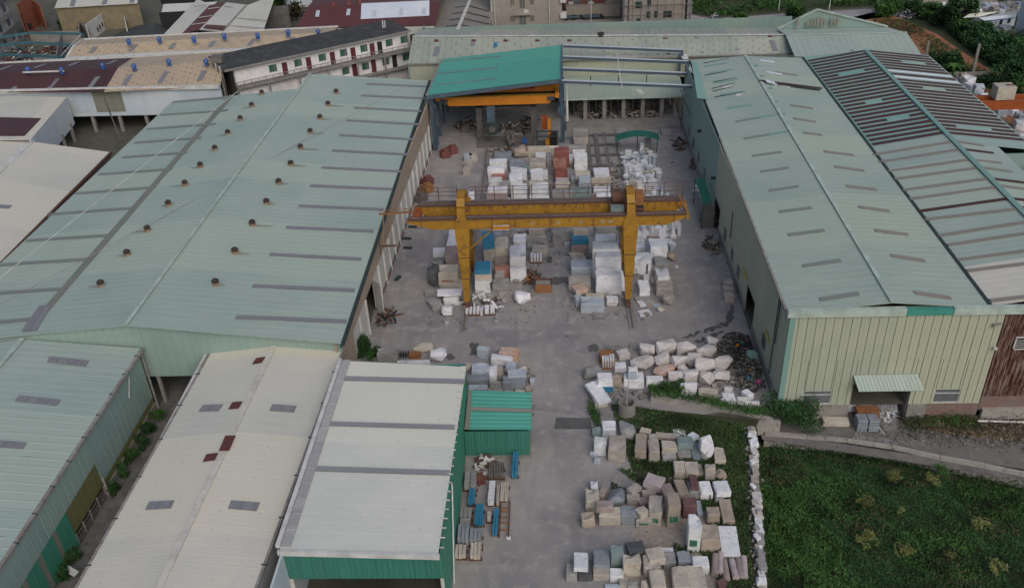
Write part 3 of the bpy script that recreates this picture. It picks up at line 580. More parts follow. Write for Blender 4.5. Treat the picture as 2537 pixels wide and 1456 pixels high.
m = MB(); m.beam(D(2440, 880, 8)*0+V(38.1, 65.75, 9.1), V(38.7, 65.75, 9.2), .18, .18); m.beam(V(38.1, 65.75, 9.1), V(38.1, 65.75, 8.85), .14, .14); m.build('lamp_bracket', 'gutter', t)
m = MB(); m.obox((38.8, 65.7, 6.6), (.3, .25, .2)); m.build('camera_box', 'trim_white', t)
# side wall with openings
def sw(y0, y1, z0, z1, mat, name='side_wall', off=0, pitch=.75):
    m = MB(); m.corr(V(XB+off, y0, z0), V(XB+off, y1, z0), V(XB+off, y1, z1), V(XB+off, y0, z1), flip=(-1, 0, 0), pitch=pitch, h=.04); return m.build(name, mat, t)
dd = [(78.3, 82.3, 3.5), (99.8, 103.3, 3.2)]
sw(66.2, 78.3, .9, 10.25, 'wall_yellow'); sw(78.3, 82.3, 3.5, 10.25, 'wall_yellow'); sw(82.3, 99.8, .9, 10.25, 'wall_yellow'); sw(99.8, 103.7, 3.2, 10.25, 'wall_yellow')
sw(103.7, 134.5, 1.1, 10.25, 'wall_green'); 
for y0, y1 in ((66.0, 78.3), (82.3, 99.8), (103.3, 134.5)):
    m = MB(); m.box(XB-.12, XB+.12, y0, y1, -.3, .95 if y0 < 100 else 1.15); m.build('plinth', 'concrete', t)
m = MB(); m.box(XB+3, XB+3.2, 76, 105, 0, 6); m.build('dark_backing', 'dark', t)
for y, z in ((73.2, 2.4), (90.5, 2.2), (86.8, 2.2), (95.5, 2.2), (112, 2.4), (117.5, 2.4), (122.5, 2.4), (127, 2.4)):
    m = MB(); m.box(XB-.09, XB-.04, y-.6, y+.6, z-.7, z+.7); wo = m.build('window', 'glass', t)
for y0, y1, z in ((82.6, 84.6, 3.6), (71.3, 72.9, 3.6)): m = MB(); m.box(XB-.11, XB-.05, y0, y1, z, z+.5); m.build('yellow_band', 'paint_yellow', t)
for y0, y1, z0, z1 in ((69.0, 69.1, 5, 9.8), (69.5, 69.58, 1.2, 9.9), (92, 92.1, 3.5, 7)): m = MB(); m.box(XB-.2, XB-.12, y0, y1, z0, z1); m.build('downpipe', 'trim_dark', t)
m = MB(); m.obox((XB-.3, 104.5, 5.3), (.5, .4, .3)); m.build('wall_lamp', 'trim_dark', t); m = MB(); m.obox((XB-.3, 117, 6.5), (.5, .4, .3)); m.build('wall_lamp', 'trim_dark', t)

# ================================================================ FAR RIGHT HALL (C)
t = thing('striped_hall', 'teal hall behind the right hall with its roof striped by maroon sheets', 'factory hall', (47, 66, 0))
a0, a1, r0, r1, e0, e1 = V(37.95, 66.5, 10.65), V(37.95, 134.4, 10.65), V(46.4, 66.5, 12.0), V(46.4, 132.6, 12.0), V(56.0, 66.5, 10.75), V(56.0, 133.3, 10.75)
sp = lambda a, b, y: a+(b-a)*((y-a[1])/(b[1]-a[1]))
plC, plE = plane(a0, a1, r0), plane(e0, e1, r0)
yS, yS2 = 100.8, 98.5
m = MB(); m.corr(sp(a0, a1, yS), a1, r1, sp(r0, r1, yS)); m.build('roof_slope', 'roof_teal_pale', t)
m = MB(); m.corr(sp(a0, a1, 73), sp(a0, a1, yS), sp(r0, r1, yS), sp(r0, r1, 73)); m.build('roof_slope', 'roof_green', t)
m = MB(); m.corr(a0, sp(a0, a1, 73), sp(r0, r1, 73), r0); m.build('roof_slope', 'roof_cream', t, label='whitish grey sheets at the front end of the roof')
m = MB(); m.corr(sp(e0, e1, yS2), e1, r1, sp(r0, r1, yS2)); m.build('roof_slope', 'roof_seafoam', t)
q0, q1 = V(51.4, 66.5, 11.35), V(51.4, yS2, 11.35)
m = MB(); m.corr(q0, q1, sp(r0, r1, yS2), r0); m.build('roof_slope', 'roof_green', t)
m = MB(); m.beam(r0+V(0, 0, .12), r1+V(0, 0, .12), .6, .08); m.build('ridge_cap', 'skylight_teal', t)
k = 0; y = yS+.5
while y < 133:
    for (A0, A1, B0, B1, mt, sgn) in ((a0, a1, r0, r1, 'roof_maroon', 1), (e0, e1, r0, r1, 'trim_band', -1)):
        p, q = sp(A0, A1, y), sp(B0, B1, y); n_ = (plC if sgn == 1 else plE)[1]*.07; p = p+(q-p)*.03; q = p+(q-p)*.955
        gaps = {(1, 5): (.45, .8), (1, 10): (.35, .62), (1, 19): (.3, .75), (-1, 2): (.3, .8), (-1, 13): (.35, .7), (-1, 22): (.2, .6)}
        segs = [(0, 1)]
        if (sgn, k) in gaps: g0, g1 = gaps[(sgn, k)]; segs = [(0, g0), (g1, 1)]
        if sgn == -1 and k in (16, 18):
            m = MB(); m.corr(p-V(0, .3, 0)+n_, p+V(0, .3, 0)+n_, q+V(0, .3, 0)+n_, q-V(0, .3, 0)+n_, pitch=.3, h=.02, rw=.1, th=.04); m.build('white_sheet', 'sheet_white', t); continue
        for s0, s1 in segs:
            pa, pb = p+(q-p)*s0, p+(q-p)*s1; m = MB(); m.corr(pa-V(0, .33, 0)+n_, pa+V(0, .33, 0)+n_, pb+V(0, .33, 0)+n_, pb-V(0, .33, 0)+n_, pitch=.3, h=.02, rw=.1, th=.04); m.build('maroon_sheet', 'roof_maroon', t)
    y += 1.24; k += 1
Z4 = lambda x, y: ((2400+x/4.16)*.9117, (250+y/4.16)*.9117)
for p, q, mt in ((Z4(-320, 750), Z4(760, 570), 'skylight_brown'), (Z4(-220, 825), Z4(850, 655), 'skylight_brown'), (Z4(60, 900), Z4(960, 770), 'skylight_brown'), (Z4(120, 990), Z4(1040, 865), 'skylight_brown'), (Z4(210, 1115), Z4(1170, 985), 'skylight_brown'),
                 (Z4(290, 1215), Z4(1270, 1080), 'skylight_brown'), (Z4(385, 1355), Z4(1410, 1210), 'roof_maroon'), (Z4(450, 1450), Z4(1520, 1325), 'skylight_brown'), ((2325, 585), (2560, 548), 'skylight_brown'), ((2347, 608), (2600, 570), 'skylight_brown'),
                 ((2372, 645), (2620, 612), 'skylight_brown'), ((2395, 672), (2640, 642), 'skylight_brown'), ((2452, 746), (2660, 722), 'skylight_brown')):
    strip(t, plC, p, q, .5, mt, ax=V(0, 1, 0), name='skylight' if mt != 'roof_maroon' else 'maroon_sheet')
for p, q, mt in ((Z4(820, 560), Z4(1130, 612), 'skylight_brown'), (Z4(890, 650), Z4(1240, 695), 'roof_maroon'), (Z4(1010, 770), Z4(1330, 808), 'skylight_brown'), (Z4(1105, 855), Z4(1450, 905), 'skylight_brown'), (Z4(1230, 985), Z4(1590, 1030), 'roof_maroon'), (Z4(1310, 1060), Z4(1650, 1110), 'skylight_brown'), (Z4(1455, 1210), Z4(1800, 1250), 'roof_maroon'), (Z4(1555, 1310), Z4(1900, 1350), 'roof_maroon')):
    strip(t, plE, p, q, .5, mt, ax=V(0, 1, 0), name='skylight' if mt != 'roof_maroon' else 'maroon_sheet')
m = MB(); m.box(55.7, 55.95, yS2, 133, 0, 10.5); m.build('side_wall', 'wall_green', t); m = MB(); m.box(51.1, 51.35, 66.5, yS2, 0, 11.1); m.build('side_wall', 'wall_green', t); m = MB(); m.box(51.4, 55.7, yS2-.2, yS2, 0, 10.4); m.build('end_wall', 'wall_green', t)
for k in range(60):
    x0 = 39.0+k*.4
    if x0 > 60: break
    m = MB(); m.box(x0+.01, x0+.3, 66.0, 66.1, 1.0, 10.15); m.box(x0+.3, x0+.4, 65.93, 66.05, 1.0, 10.15)
    m.uv = [((p[0]-39)*1.0, 10-p[2]) for f in m.f for p in [m.v[i] for i in f]]; m.build('rusty_panel', 'wall_rust', t)
m = MB(); m.box(39.0, 60, 65.95, 66.15, -.6, 1.0); m.build('brick_base', 'brick', t); m = MB(); m.box(39.3, 60, 65.6, 66.0, -1.6, -.3); m.build('stained_base', 'wall_stain', t)
m = MB(); m.box(40.5, 43, 65.9, 65.95, 6.4, 7.6); wo = m.build('window', 'dark', t)
m = MB(); m.box(40.4, 43.1, 65.86, 65.92, 7.55, 7.68); m.box(40.4, 43.1, 65.86, 65.92, 6.3, 6.42); m.box(40.4, 40.52, 65.86, 65.92, 6.3, 7.6)
for k in range(4): m.box(40.5, 43.0, 65.87, 65.91, 6.6+k*.22, 6.65+k*.22)
m.build('window_frame', 'trim_white', wo)
t = thing('grey_roof_shed', 'shed with a flat grey roof against the far side of the striped hall', 'shed', (56, 88, 0))
m = MB(); m.corr(V(51.6, 76, 8.6), V(58.5, 76, 8.6), V(58.5, 97.8, 8.9), V(51.6, 97.8, 8.9), flip=(0, 0, 1)); m.build('roof', 'skylight_grey', t); m = MB(); m.box(58.2, 58.4, 76, 97.8, 0, 8.6); m.build('side_wall', 'wall_bluewhite', t)
# ================================================================ NEW STEEL BAY WITH TEAL ROOF (E)
t = thing('steel_bay', 'blue steel frame bay half covered by a bright teal roof behind the yard', 'shed', (1.6, 128, 0))
zl, zc = 9.0, 10.45
a, b, c, d = D(1058, 236, zl), D(1389, 195, zc), D(1391, 112, zc), D(1096, 147, zl)
m = MB(); m.corr(a, d, c, b, pitch=.9, h=.03); m.build('roof', 'roof_teal', t); pl = plane(a, b, c)
for p, q in ((Z2(1720, 735), Z2(2370, 670)), (Z2(1810, 610), Z2(2390, 560)), (Z2(1760, 840), Z2(2360, 775))): strip(t, pl, p, q, .22, 'skylight_grey', ax=V(0, 1, 0))
m = MB(); m.beam(a+V(0, -.1, -.35), b+V(0, -.1, -.35), .25, .5); m.build('front_rafter', 'steel_blue', t)
m = MB(); m.beam(a+V(-.1, 0, -.05), d+V(-.1, 0, -.05), .25, .2); m.build('edge_gutter', 'gutter', t)
m = MB(); m.beam(b+V(.05, 0, -.1), c+V(.05, 0, -.1), .2, .6); m.build('edge_beam', 'steel_blue', t)
for k, (p, q) in enumerate((((1392, 203), (1728, 218)), ((1393, 172), (1716, 187)), ((1394, 143), (1706, 158)), ((1395, 115), (1694, 138)))):
    P0, P1 = D(*p, 10.3), D(*q, 8.9); P1[1] = P0[1]
    m = MB(); m.beam(P0, P1, .22, .42); m.build('rafter', 'steel_blue', t); m = MB(); m.beam(P0+V(0, 0, .24), P1+V(0, 0, .24), .42, .05); m.build('rafter_flange', 'roof_paleblue', t)
    m = MB(); m.beam(P1+V(0, 0, .1), P1+V(.1, 0, -1.6), .4, .35); m.build('end_plate', 'steel_blue', t)
    m = MB(); m.beam(P1+V(-.3, 0, -.4), V(20.9, P1[1], 2.5) if k == 0 else P1+V(-.3, 0, -4.5), .35, .4, (0, 1, 0)); m.build('column', 'steel_blue', t)
    if k == 0: m = MB(); m.beam(P1+V(-2.4, 0, -.3), P1+V(-.5, -.1, -5.0), .16, .16, (0, 1, 0)); m.build('brace', 'steel_blue', t)
    if k: m = MB(); m.box(P1[0]-.1, P1[0]+.9, P1[1]-1.5, P1[1]+1.5, P1[2]-.9, P1[2]-.8); m.build('loose_sheet', 'roof_white', t)
P = [D(x, y, 9.75) for x, y in ((1541, 219), (1536, 190), (1532, 162), (1528, 133))]
for i in range(3): m = MB(); m.beam(P[i], P[i+1], .1, .12); m.build('tie_bar', 'trim_white', t)
for x, y, zt in ((-17.7, 127.8, 8.6), (1.75, 129.6, 10.2)):
    m = MB(); m.box(x-.28, x+.28, y-.05, y+.05, 0, zt); m.box(x-.3, x-.24, y-.3, y+.3, 0, zt); m.box(x+.24, x+.3, y-.3, y+.3, 0, zt)
    if x > 0: m.box(x-.7, x+.7, y-.3, y+.3, 5.0, 5.5); m.hexa([V(x-.3, y-.3, 4.3), V(x+.3, y-.3, 4.3), V(x+.3, y+.3, 4.3), V(x-.3, y+.3, 4.3)], [V(x-.7, y-.3, 5.0), V(x+.7, y-.3, 5.0), V(x+.7, y+.3, 5.0), V(x-.7, y+.3, 5.0)])
    m.build('column', 'steel_blue', t)
for x, y, zt in ((-17.5, 133.5, 8.4), (-17.4, 139, 8.4), (-17.3, 144, 8.4), (1.9, 144.2, 10), (-17.6, 130, 8.4)):
    m = MB(); m.box(x-.2, x+.2, y-.2, y+.2, 0, zt); m.build('column', 'steel_blue', t)
m = MB(); m.beam(V(-17.3, 128, 7.0), V(-17.1, 144, 7.0), .3, .6); m.build('crane_rail_beam', 'steel_blue', t); m = MB(); m.beam(V(1.3, 129.5, 5.6), V(1.4, 144, 5.6), .3, .5); m.build('crane_rail_beam', 'steel_blue', t)
m = MB(); m.tube(V(2.5, 129.3, 3.6), V(2.4, 129.3, 9.6), .17, .17, 8); m.build('white_drainpipe', 'trim_white', t)
m = MB(); m.corr(V(-17.3, 143.8, 5.5), V(1.9, 143.8, 5.5), V(1.9, 143.8, 10.1), V(-17.3, 143.8, 8.6), flip=(0, -1, 0)); m.build('rear_cladding', 'wall_teal', t)
# overhead crane
t = thing('overhead_crane', 'orange overhead travelling crane hanging under the teal roof', 'crane', (-8, 130, 7.4))
m = MB(); m.hexa([V(-15.2, 129.2, 6.45), V(-.3, 129.2, 6.45), V(-.3, 129.7, 6.45), V(-15.2, 129.7, 6.45)], [V(-16.6, 129.2, 7.75), V(1.0, 129.2, 7.75), V(1.0, 129.7, 7.75), V(-16.6, 129.7, 7.75)]); m.build('front_girder', 'crane_orange', t)
m = MB(); m.box(-16.6, 1.0, 132.2, 132.7, 7.3, 8.2); m.build('rear_girder', 'crane_orange', t)
m = MB(); m.beam(V(-16.6, 129.45, 7.8), V(1.0, 129.45, 7.8), .7, .08); m.build('girder_flange', 'crane_yellow', t)
for x in (-16.9, 1.0): m = MB(); m.box(x-.3, x+.3, 128.9, 133.5, 7.4, 8.1); m.build('end_carriage', 'crane_orange', t)
for x in (-15.9, .1): m = MB(); m.box(x-.6, x+.5, 129.1, 129.17, 6.95, 7.55); m.build('number_plate', 'paint_dark', t)
m = MB(); m.box(-4.6, -2.4, 130.2, 132.6, 8.2, 8.5); h_ = m.build('hoist_trolley', 'crane_red', t); m = MB(); m.box(-3.9, -3.0, 130.6, 131.8, 8.5, 9.4); ORI[h_.name] = ORI[t.name]; m.build('hoist_motor', 'crane_orange', h_)
m = MB(); m.tube(V(-2.9, 131, 8.9), V(-2.3, 131, 8.9), .4, .4, 10); m.build('rope_drum', 'machine', h_)

# ================================================================ BACK HALL (D), seen across the yard
t = thing('back_hall', 'long weathered grey-green hall running across the back of the yard', 'factory hall', (0, 146, 0))
e0, e1 = V(-23.4, 145.2, 7.9), V(44, 144.6, 7.9); r0, r1 = D(1022, 92, 9.5), D(1958, 88, 9.5); k0, k1 = D(1042, 74, 8.2), D(1935, 69, 8.2)
mid = 34.0
m = MB(); m.corr(e0, e1, r1+V(5, 0, 0), r0, pitch=1.0, h=.04); m.build('roof_slope', 'roof_old', t); plD = plane(e0, e1, r0)
r1x = r1+V(5, 0, 0)
def plDx(xd): return plane(e0, e1, r0+(r1x-r0)*min(1, max(0, (xd-1020)/(1985-1020))))
m = MB(); m.corr(k0, k1, r1, r0, pitch=1.0, h=.04); m.build('roof_slope', 'roof_old', t); plD2 = plane(k0, k1, r0)
m = MB(); m.beam(r0+V(0, 0, .12), r1+V(0, 0, .12), .5, .1); m.build('ridge_cap', 'trim_white', t)
m = MB(); m.corr(V(-23.2, 145.4, 4.4), V(30, 145.2, 4.4), V(30, 145.2, 7.8), V(-23.2, 145.4, 7.8), flip=(0, -1, 0)); m.build('front_wall', 'wall_yellow', t)
m = MB(); m.beam(e0+V(0, -.1, 0), e1+V(0, -.1, 0), .25, .2); m.build('gutter', 'gutter', t)
m = MB(); m.box(-23.4, -23.2, 145, 168, 0, 7.8); m.build('end_wall', 'wall_green', t); m = MB(); m.corr(V(-23.2, 145.3, 0), V(-17.5, 145.3, 0), V(-17.5, 145.3, 4.4), V(-23.2, 145.3, 4.4), flip=(0, -1, 0)); m.build('front_wall', 'wall_green', t)
m = MB(); m.box(-17, 30, 148, 148.2, 0, 7); m.build('dark_backing', 'dark', t); m = MB(); m.box(-23, 44, 166, 166.2, 0, 7.8); m.build('rear_wall', 'wall_green', t)  # near-black sheet added behind the open bay to paint its unlit interior
ZS = lambda x, y: (x*.9117, y*.9117)
for x in (1185, 1286, 1373, 1459, 1546, 1720): patch(t, plDx(x*.9117), [ZS(x-6, 115), ZS(x+7, 115), ZS(x+6, 109), ZS(x-5, 109)], 'roof_maroon_b', 'repair_sheet')
patch(t, plDx(1809*.9117), [ZS(1809, 150), ZS(1822, 150), ZS(1812, 104), ZS(1800, 104)], 'roof_maroon_b', 'repair_sheet'); patch(t, plDx(1900*.9117), [ZS(1900, 145), ZS(1912, 145), ZS(1898, 102), ZS(1886, 102)], 'skylight_grey')
for x, y0, y1, dx_ in ((1180, 155, 128, 12), (1282, 125, 118, 3), (1633, 148, 122, 0), (1718, 138, 118, 0), (2002, 138, 110, -12), (2105, 140, 110, -14)): patch(t, plDx(x*.9117), [ZS(x-6, y0), ZS(x+8, y0), ZS(x+8+dx_*.8, y1), ZS(x-6+dx_*.8, y1)], 'skylight_grey')
patch(t, plDx(1338*.9117), [ZS(1338, 138), ZS(1354, 138), ZS(1350, 116), ZS(1342, 116)], 'tarp_blue', 'blue_patch'); patch(t, plDx(2086*.9117), [ZS(2086, 104), ZS(2099, 104), ZS(2098, 97), ZS(2086, 97)], 'roof_maroon_b', 'repair_sheet')

c = hit(1488, 95, plD); m = MB(); m.tube(c, c+V(0, 0, .9), .6, .6, 10); m.build('roof_vent', 'vent_brown', t)
# lean-to in front of it
t = thing('rear_lean_to', 'pale green lean-to roof with open bays of stone saws at the back of the yard', 'canopy', (12, 138, 0))
a, b = D(1396, 243, 4.0), D(1698, 242, 4.0); a[1] = b[1] = 137.6; c, d = V(b[0], 145.1, 4.9), V(a[0], 145.1, 4.9)
m = MB(); m.corr(a, b, c, d); m.build('roof', 'roof_green_b', t); pl = plane(a, b, c)
m = MB(); m.beam(a+V(0, -.1, -.1), b+V(0, -.1, -.1), .2, .3); m.build('eave_trim', 'trim_pale', t)
patch(t, pl, [(1583, 234), (1597, 234), (1586, 222), (1572, 222)], 'roof_white', 'patch_sheet')
for i in range(7):
    x = a[0]+.4+i*(b[0]-a[0]-.8)/6; m = MB(); m.box(x-.3, x+.3, 138.2, 138.8, 0, 4); m.build('pillar', 'concrete', t)
for x in (6.5, 11, 15.5):
    m = MB(); m.tube(V(x, 141.5, 4.6), V(x, 141.5, 6.2), .08, .08, 6); m.build('vent_pipe', 'trim_dark', t)
m = MB(); m.box(a[0], b[0], 145.6, 145.8, 0, 4.2); m.build('rear_wall', 'concrete_dark', t)
# saws under the lean-to
for i, x in enumerate((5.0, 8.6, 12.2, 15.6, 18.6)):
    t = thing('stone_saw', f'dusty grey stone saw, {ORD[i+1]} from the left under the rear lean-to', 'machine', (x, 141.5, 0), 'stone saws under the rear lean-to')
    m = MB(); m.box(x-1.3, x+1.3, 140.2, 142.4, 0, .7); m.build('bed', 'machine', t)
    for s_ in (-1.2, 1.2): m = MB(); m.box(x+s_-.15, x+s_+.15, 141, 141.5, .7, 3.1); m.build('column', 'machine', t)
    m = MB(); m.box(x-1.4, x+1.4, 141, 141.4, 2.6, 3.1); m.build('crossbeam', 'rusty' if i % 2 else 'machine', t)
    m = MB(); m.disc((x, 140.9, 1.4), .8, (0, 1, 0)); m.build('blade', 'rail', t)
# big gang saw frame under the teal roof
t = thing('gang_saw', 'dusty block saw frame with blue arm and round black wheel under the teal roof', 'machine', (-7, 131, 0))
for x in (-11.0, -2.6): m = MB(); m.box(x-.45, x+.45, 131.0, 131.9, 0, 5.4); m.build('post', 'machine', t)
m = MB(); m.box(-11, -2.6, 131.2, 131.8, 5.0, 5.4); m.build('crossbeam', 'machine', t)
m = MB(); m.box(-11.2, -2.6, 128.2, 131.2, 0, .7); m.build('bed', 'machine', t)
m = MB(); m.box(-9.6, -8.4, 128.4, 129.0, 3.0, 6.4); m.build('blue_arm', 'steel_blue', t)
m = MB(); m.disc((-8.9, 128.2, 3.1), 1.05, (0, 1, .1), 20, .4); wo = m.build('wheel', 'trim_dark', t); m = MB(); m.disc((-8.9, 127.98, 3.1), .5, (0, 1, .1), 14, .1); m.build('hub', 'machine', wo)
m = MB()
for i in range(9): m.obox((-6.4+random.uniform(-.9, .9), 128+random.uniform(-.7, .7), 1.2+random.uniform(0, 1)), (.5, .5, random.uniform(.6, 1.8)), random.random())
m.build('saw_head', 'machine', t, kind='stuff'); m = MB(); m.box(-4.4, -3.7, 127.4, 128, .9, 1.6); m.build('blue_motor', 'blue_vent', t)
t = thing('orange_machine', 'black framed cutting machine with an orange column beside the steel post', 'machine', (-.8, 128, 0))
m = MB(); m.box(-2.2, 1.0, 126.0, 129.3, 0, .5); m.build('base', 'machine', t); m = MB(); m.box(-.5, -.05, 127.2, 127.7, .5, 4.8); m.build('orange_column', 'crane_orange', t)
m = MB(); m.box(-1.4, -.6, 128.6, 129.4, 2.6, 4.6); m.build('control_cabinet', 'crane_red', t); m = MB(); m.box(-.9, -.35, 126.4, 126.9, .5, 1.9); m.build('yellow_guard', 'crane_yellow', t)
for z in (2.4, 3.2, .6): m = MB(); m.box(-2.2, 1.0, 126.1, 126.3, z, z+.14); m.build('rail', 'trim_dark', t)
for x in (-2.1, .9): m = MB(); m.box(x-.12, x+.12, 126, 126.3, 0, 3.4); m.build('frame_post', 'trim_dark', t)
m = MB(); m.box(-.2, .8, 127, 128.5, .5, 2.4); m.build('cabinet', 'dark', t)
for i, (x, y, lab, mt) in enumerate(((-13.6, 135, 'stack of small grey stones inside the teal roofed bay', 'machine'), (-10.9, 134, 'pale stone pieces heaped inside the teal roofed bay', 'machine'), (-16.0, 125.2, 'dark red machine base beside the left steel column', 'brick_red'), (-15.0, 126.6, 'small dark red crate behind the left steel column', 'brick_red'), (-17.4, 113.5, 'rusty crate against the left hall wall', 'rust_light'), (-17.6, 115.8, 'dark red bin against the left hall wall', 'brick_red'), (-17.9, 110.5, 'grey bin against the left hall wall', 'machine'))):
    t = thing('yard_equipment', lab, 'equipment', (x, y, 0))
    m = MB(); m.obox((x, y, .5), (1.3, 1.3, 1.0), .2*i); m.build('body', mt, t); m = MB(); m.obox((x+.1, y, 1.15), (.9, .8, .3), .5); m.build('load', mt, t)
t = thing('pallet_stack', 'small stack of white pipes and stones standing alone in the yard aisle', 'stack', (-12.4, 109, 0))
for k, (x, y) in enumerate(((1160, 398), (1160, 415), (1172, 398), (1158, 432))):
    p = D(x, y, 0); m = MB(); m.obox((p[0], p[1], .5), (1.1, 1.0, 1.0), k); m.build('stone', 'st_beige' if k else 'st_pale_blue', t)
# raised concrete platform along the back and track beds
m = MB(); m.box(2.4, 20.3, 133.8, 137.4, .004, .5); struct('rear_platform', m, 'concrete')
# green arched canopy
t = thing('arched_canopy', 'dark green arched canopy on thin posts behind the crowd of white carvings', 'canopy', (13.5, 124, 0))
p0, p1 = D(1526, 338, 2.6), D(1632, 336, 2.6); y0 = (p0[1]+p1[1])/2; x0, x1 = p0[0], p1[0]
m = MB(); N = 12; prof = [(x0+(x1-x0)*i/N, 2.5+.65*sin(pi*i/N)) for i in range(N+1)]
for i in range(N):
    (xa, za), (xb, zb) = prof[i], prof[i+1]
    m.hexa([V(xa, y0-.8, za-.3), V(xb, y0-.8, zb-.3), V(xb, y0+.9, zb-.3), V(xa, y0+.9, za-.3)], [V(xa, y0-.8, za), V(xb, y0-.8, zb), V(xb, y0+.9, zb), V(xa, y0+.9, za)])
m.build('arched_roof', 'canopy_green', t)
for x in (x0+.2, (x0+x1)/2, x1-.2): m = MB(); m.tube(V(x, y0, 0), V(x, y0, 2.6), .07, .07, 6); m.build('post', 'trim_dark', t)
# awning over the side door
t = thing('side_awning', 'dark green sheet awning on the right hall wall above a side passage', 'awning', (18.6, 106, 0))
pts = [D(1722, 443, 3.6), D(1743, 440, 3.9), D(1763, 500, 3.9), D(1742, 507, 3.4)]
m = MB(); m.corr(pts[0], pts[3], pts[2], pts[1], pitch=.6); m.build('sheet_roof', 'tarp_green', t)
for p in pts[:1]+pts[3:]: m = MB(); m.beam(V(p[0], p[1], 0), p, .1, .1, (0, 1, 0)); m.build('post', 'trim_dark', t)
m = MB(); m.obox((pts[3][0]+.7, pts[3][1]+.2, 1.6), (1.6, .2, 3.2)); m.build('side_sheet', 'concrete_dark', t)
# rails of the gantry
for nm, xa in (('gantry_rail', -9.75), ('gantry_rail', 8.3)):
    m = MB(); m.box(xa-.35, xa+.35, 79, 133, .006, .14); r_ = struct('rail_bed', m, 'concrete'); ORI[r_.name] = V(0, 0, 0)
    m = MB(); m.box(xa-.06, xa+.06, 79, 133, .145, .26); m.build('rail', 'rail', r_)
for xa in (5.6, 6.9, 10.2): m = MB(); m.box(xa-.3, xa+.3, 100, 132.5, .006, .22); struct('track_beam', m, 'concrete_dark' if xa < 10 else 'concrete')
for k in range(9): m = MB(); m.box(5.3, 10.4, 101+k*3.8, 101.5+k*3.8, .23, .36); struct('sleeper', m, 'concrete_dark')

# ================================================================ GANTRY CRANE
t = thing('gantry_crane', 'big rust-stained yellow gantry crane spanning the stone yard', 'crane', (-.8, 84.5, 0))
def girder(yc, xl, xr, zt, zb, tl, name, w_=.75):
    m = MB(); a = [(xl, zt), (xl, zb+.75), (xl+tl, zb), (xr-tl*.8, zb), (xr, zb+.75), (xr, zt)]
    n = len(a); m.v = [V(x, yc-w_/2, z) for x, z in a]+[V(x, yc+w_/2, z) for x, z in a]
    m.f = [tuple(range(n))[::-1], tuple(range(n, 2*n))]+[(i, (i+1) % n, (i+1) % n+n, i+n) for i in range(n)]
    m.f = [f[::-1] for f in m.f]
    m.uv = [(0, 0)]*(2*n+4*n); return m.build(name, 'crane_yellow', t)
gf = girder(84.3, -15.4, 14.0, 10.95, 9.95, 2.4, 'front_girder'); gr = girder(86.9, -14.6, 14.0, 11.25, 10.0, 1.2, 'rear_girder')
for y, z in ((84.3, 10.98), (86.9, 11.28)):
    m = MB(); m.box(-15.3 if y < 85 else -14.6, 13.9, y-.5, y+.5, z, z+.06); m.build('top_flange', 'rusty', t)
    m = MB(); m.box(-15.2 if y < 85 else -14.5, 13.8, y-.05, y+.05, z+.06, z+.16); m.build('trolley_rail', 'rail', t)
    m = MB(); m.box(-13 if y < 85 else -14, 12, y-.48, y+.48, 9.9 if y < 85 else 9.95, 9.94 if y < 85 else 9.99); m.build('bottom_flange', 'crane_yellow', t)
for k in range(38):
    x = -14.2+k*.76; m = MB(); m.box(x, x+.05, 86.48, 86.52, 10.75, 11.24); m.build('stiffener', 'rusty', t)
for x in (-13.9, -4.0, -.35, -.15, 4.2, 12.6): m = MB(); m.box(x, x+.07, 83.88, 83.92, 9.98, 10.93); m.build('web_joint', 'rusty', t)
for k, x in enumerate((-2.1, -.0+.55, 2.9, 4.9+.3, 6.2-.2)): m = MB(); m.disc((x, 83.9, 10.4), .26, (0, 1, 0), 8, .03); m.build('painted_mark', 'paint_grey', t)
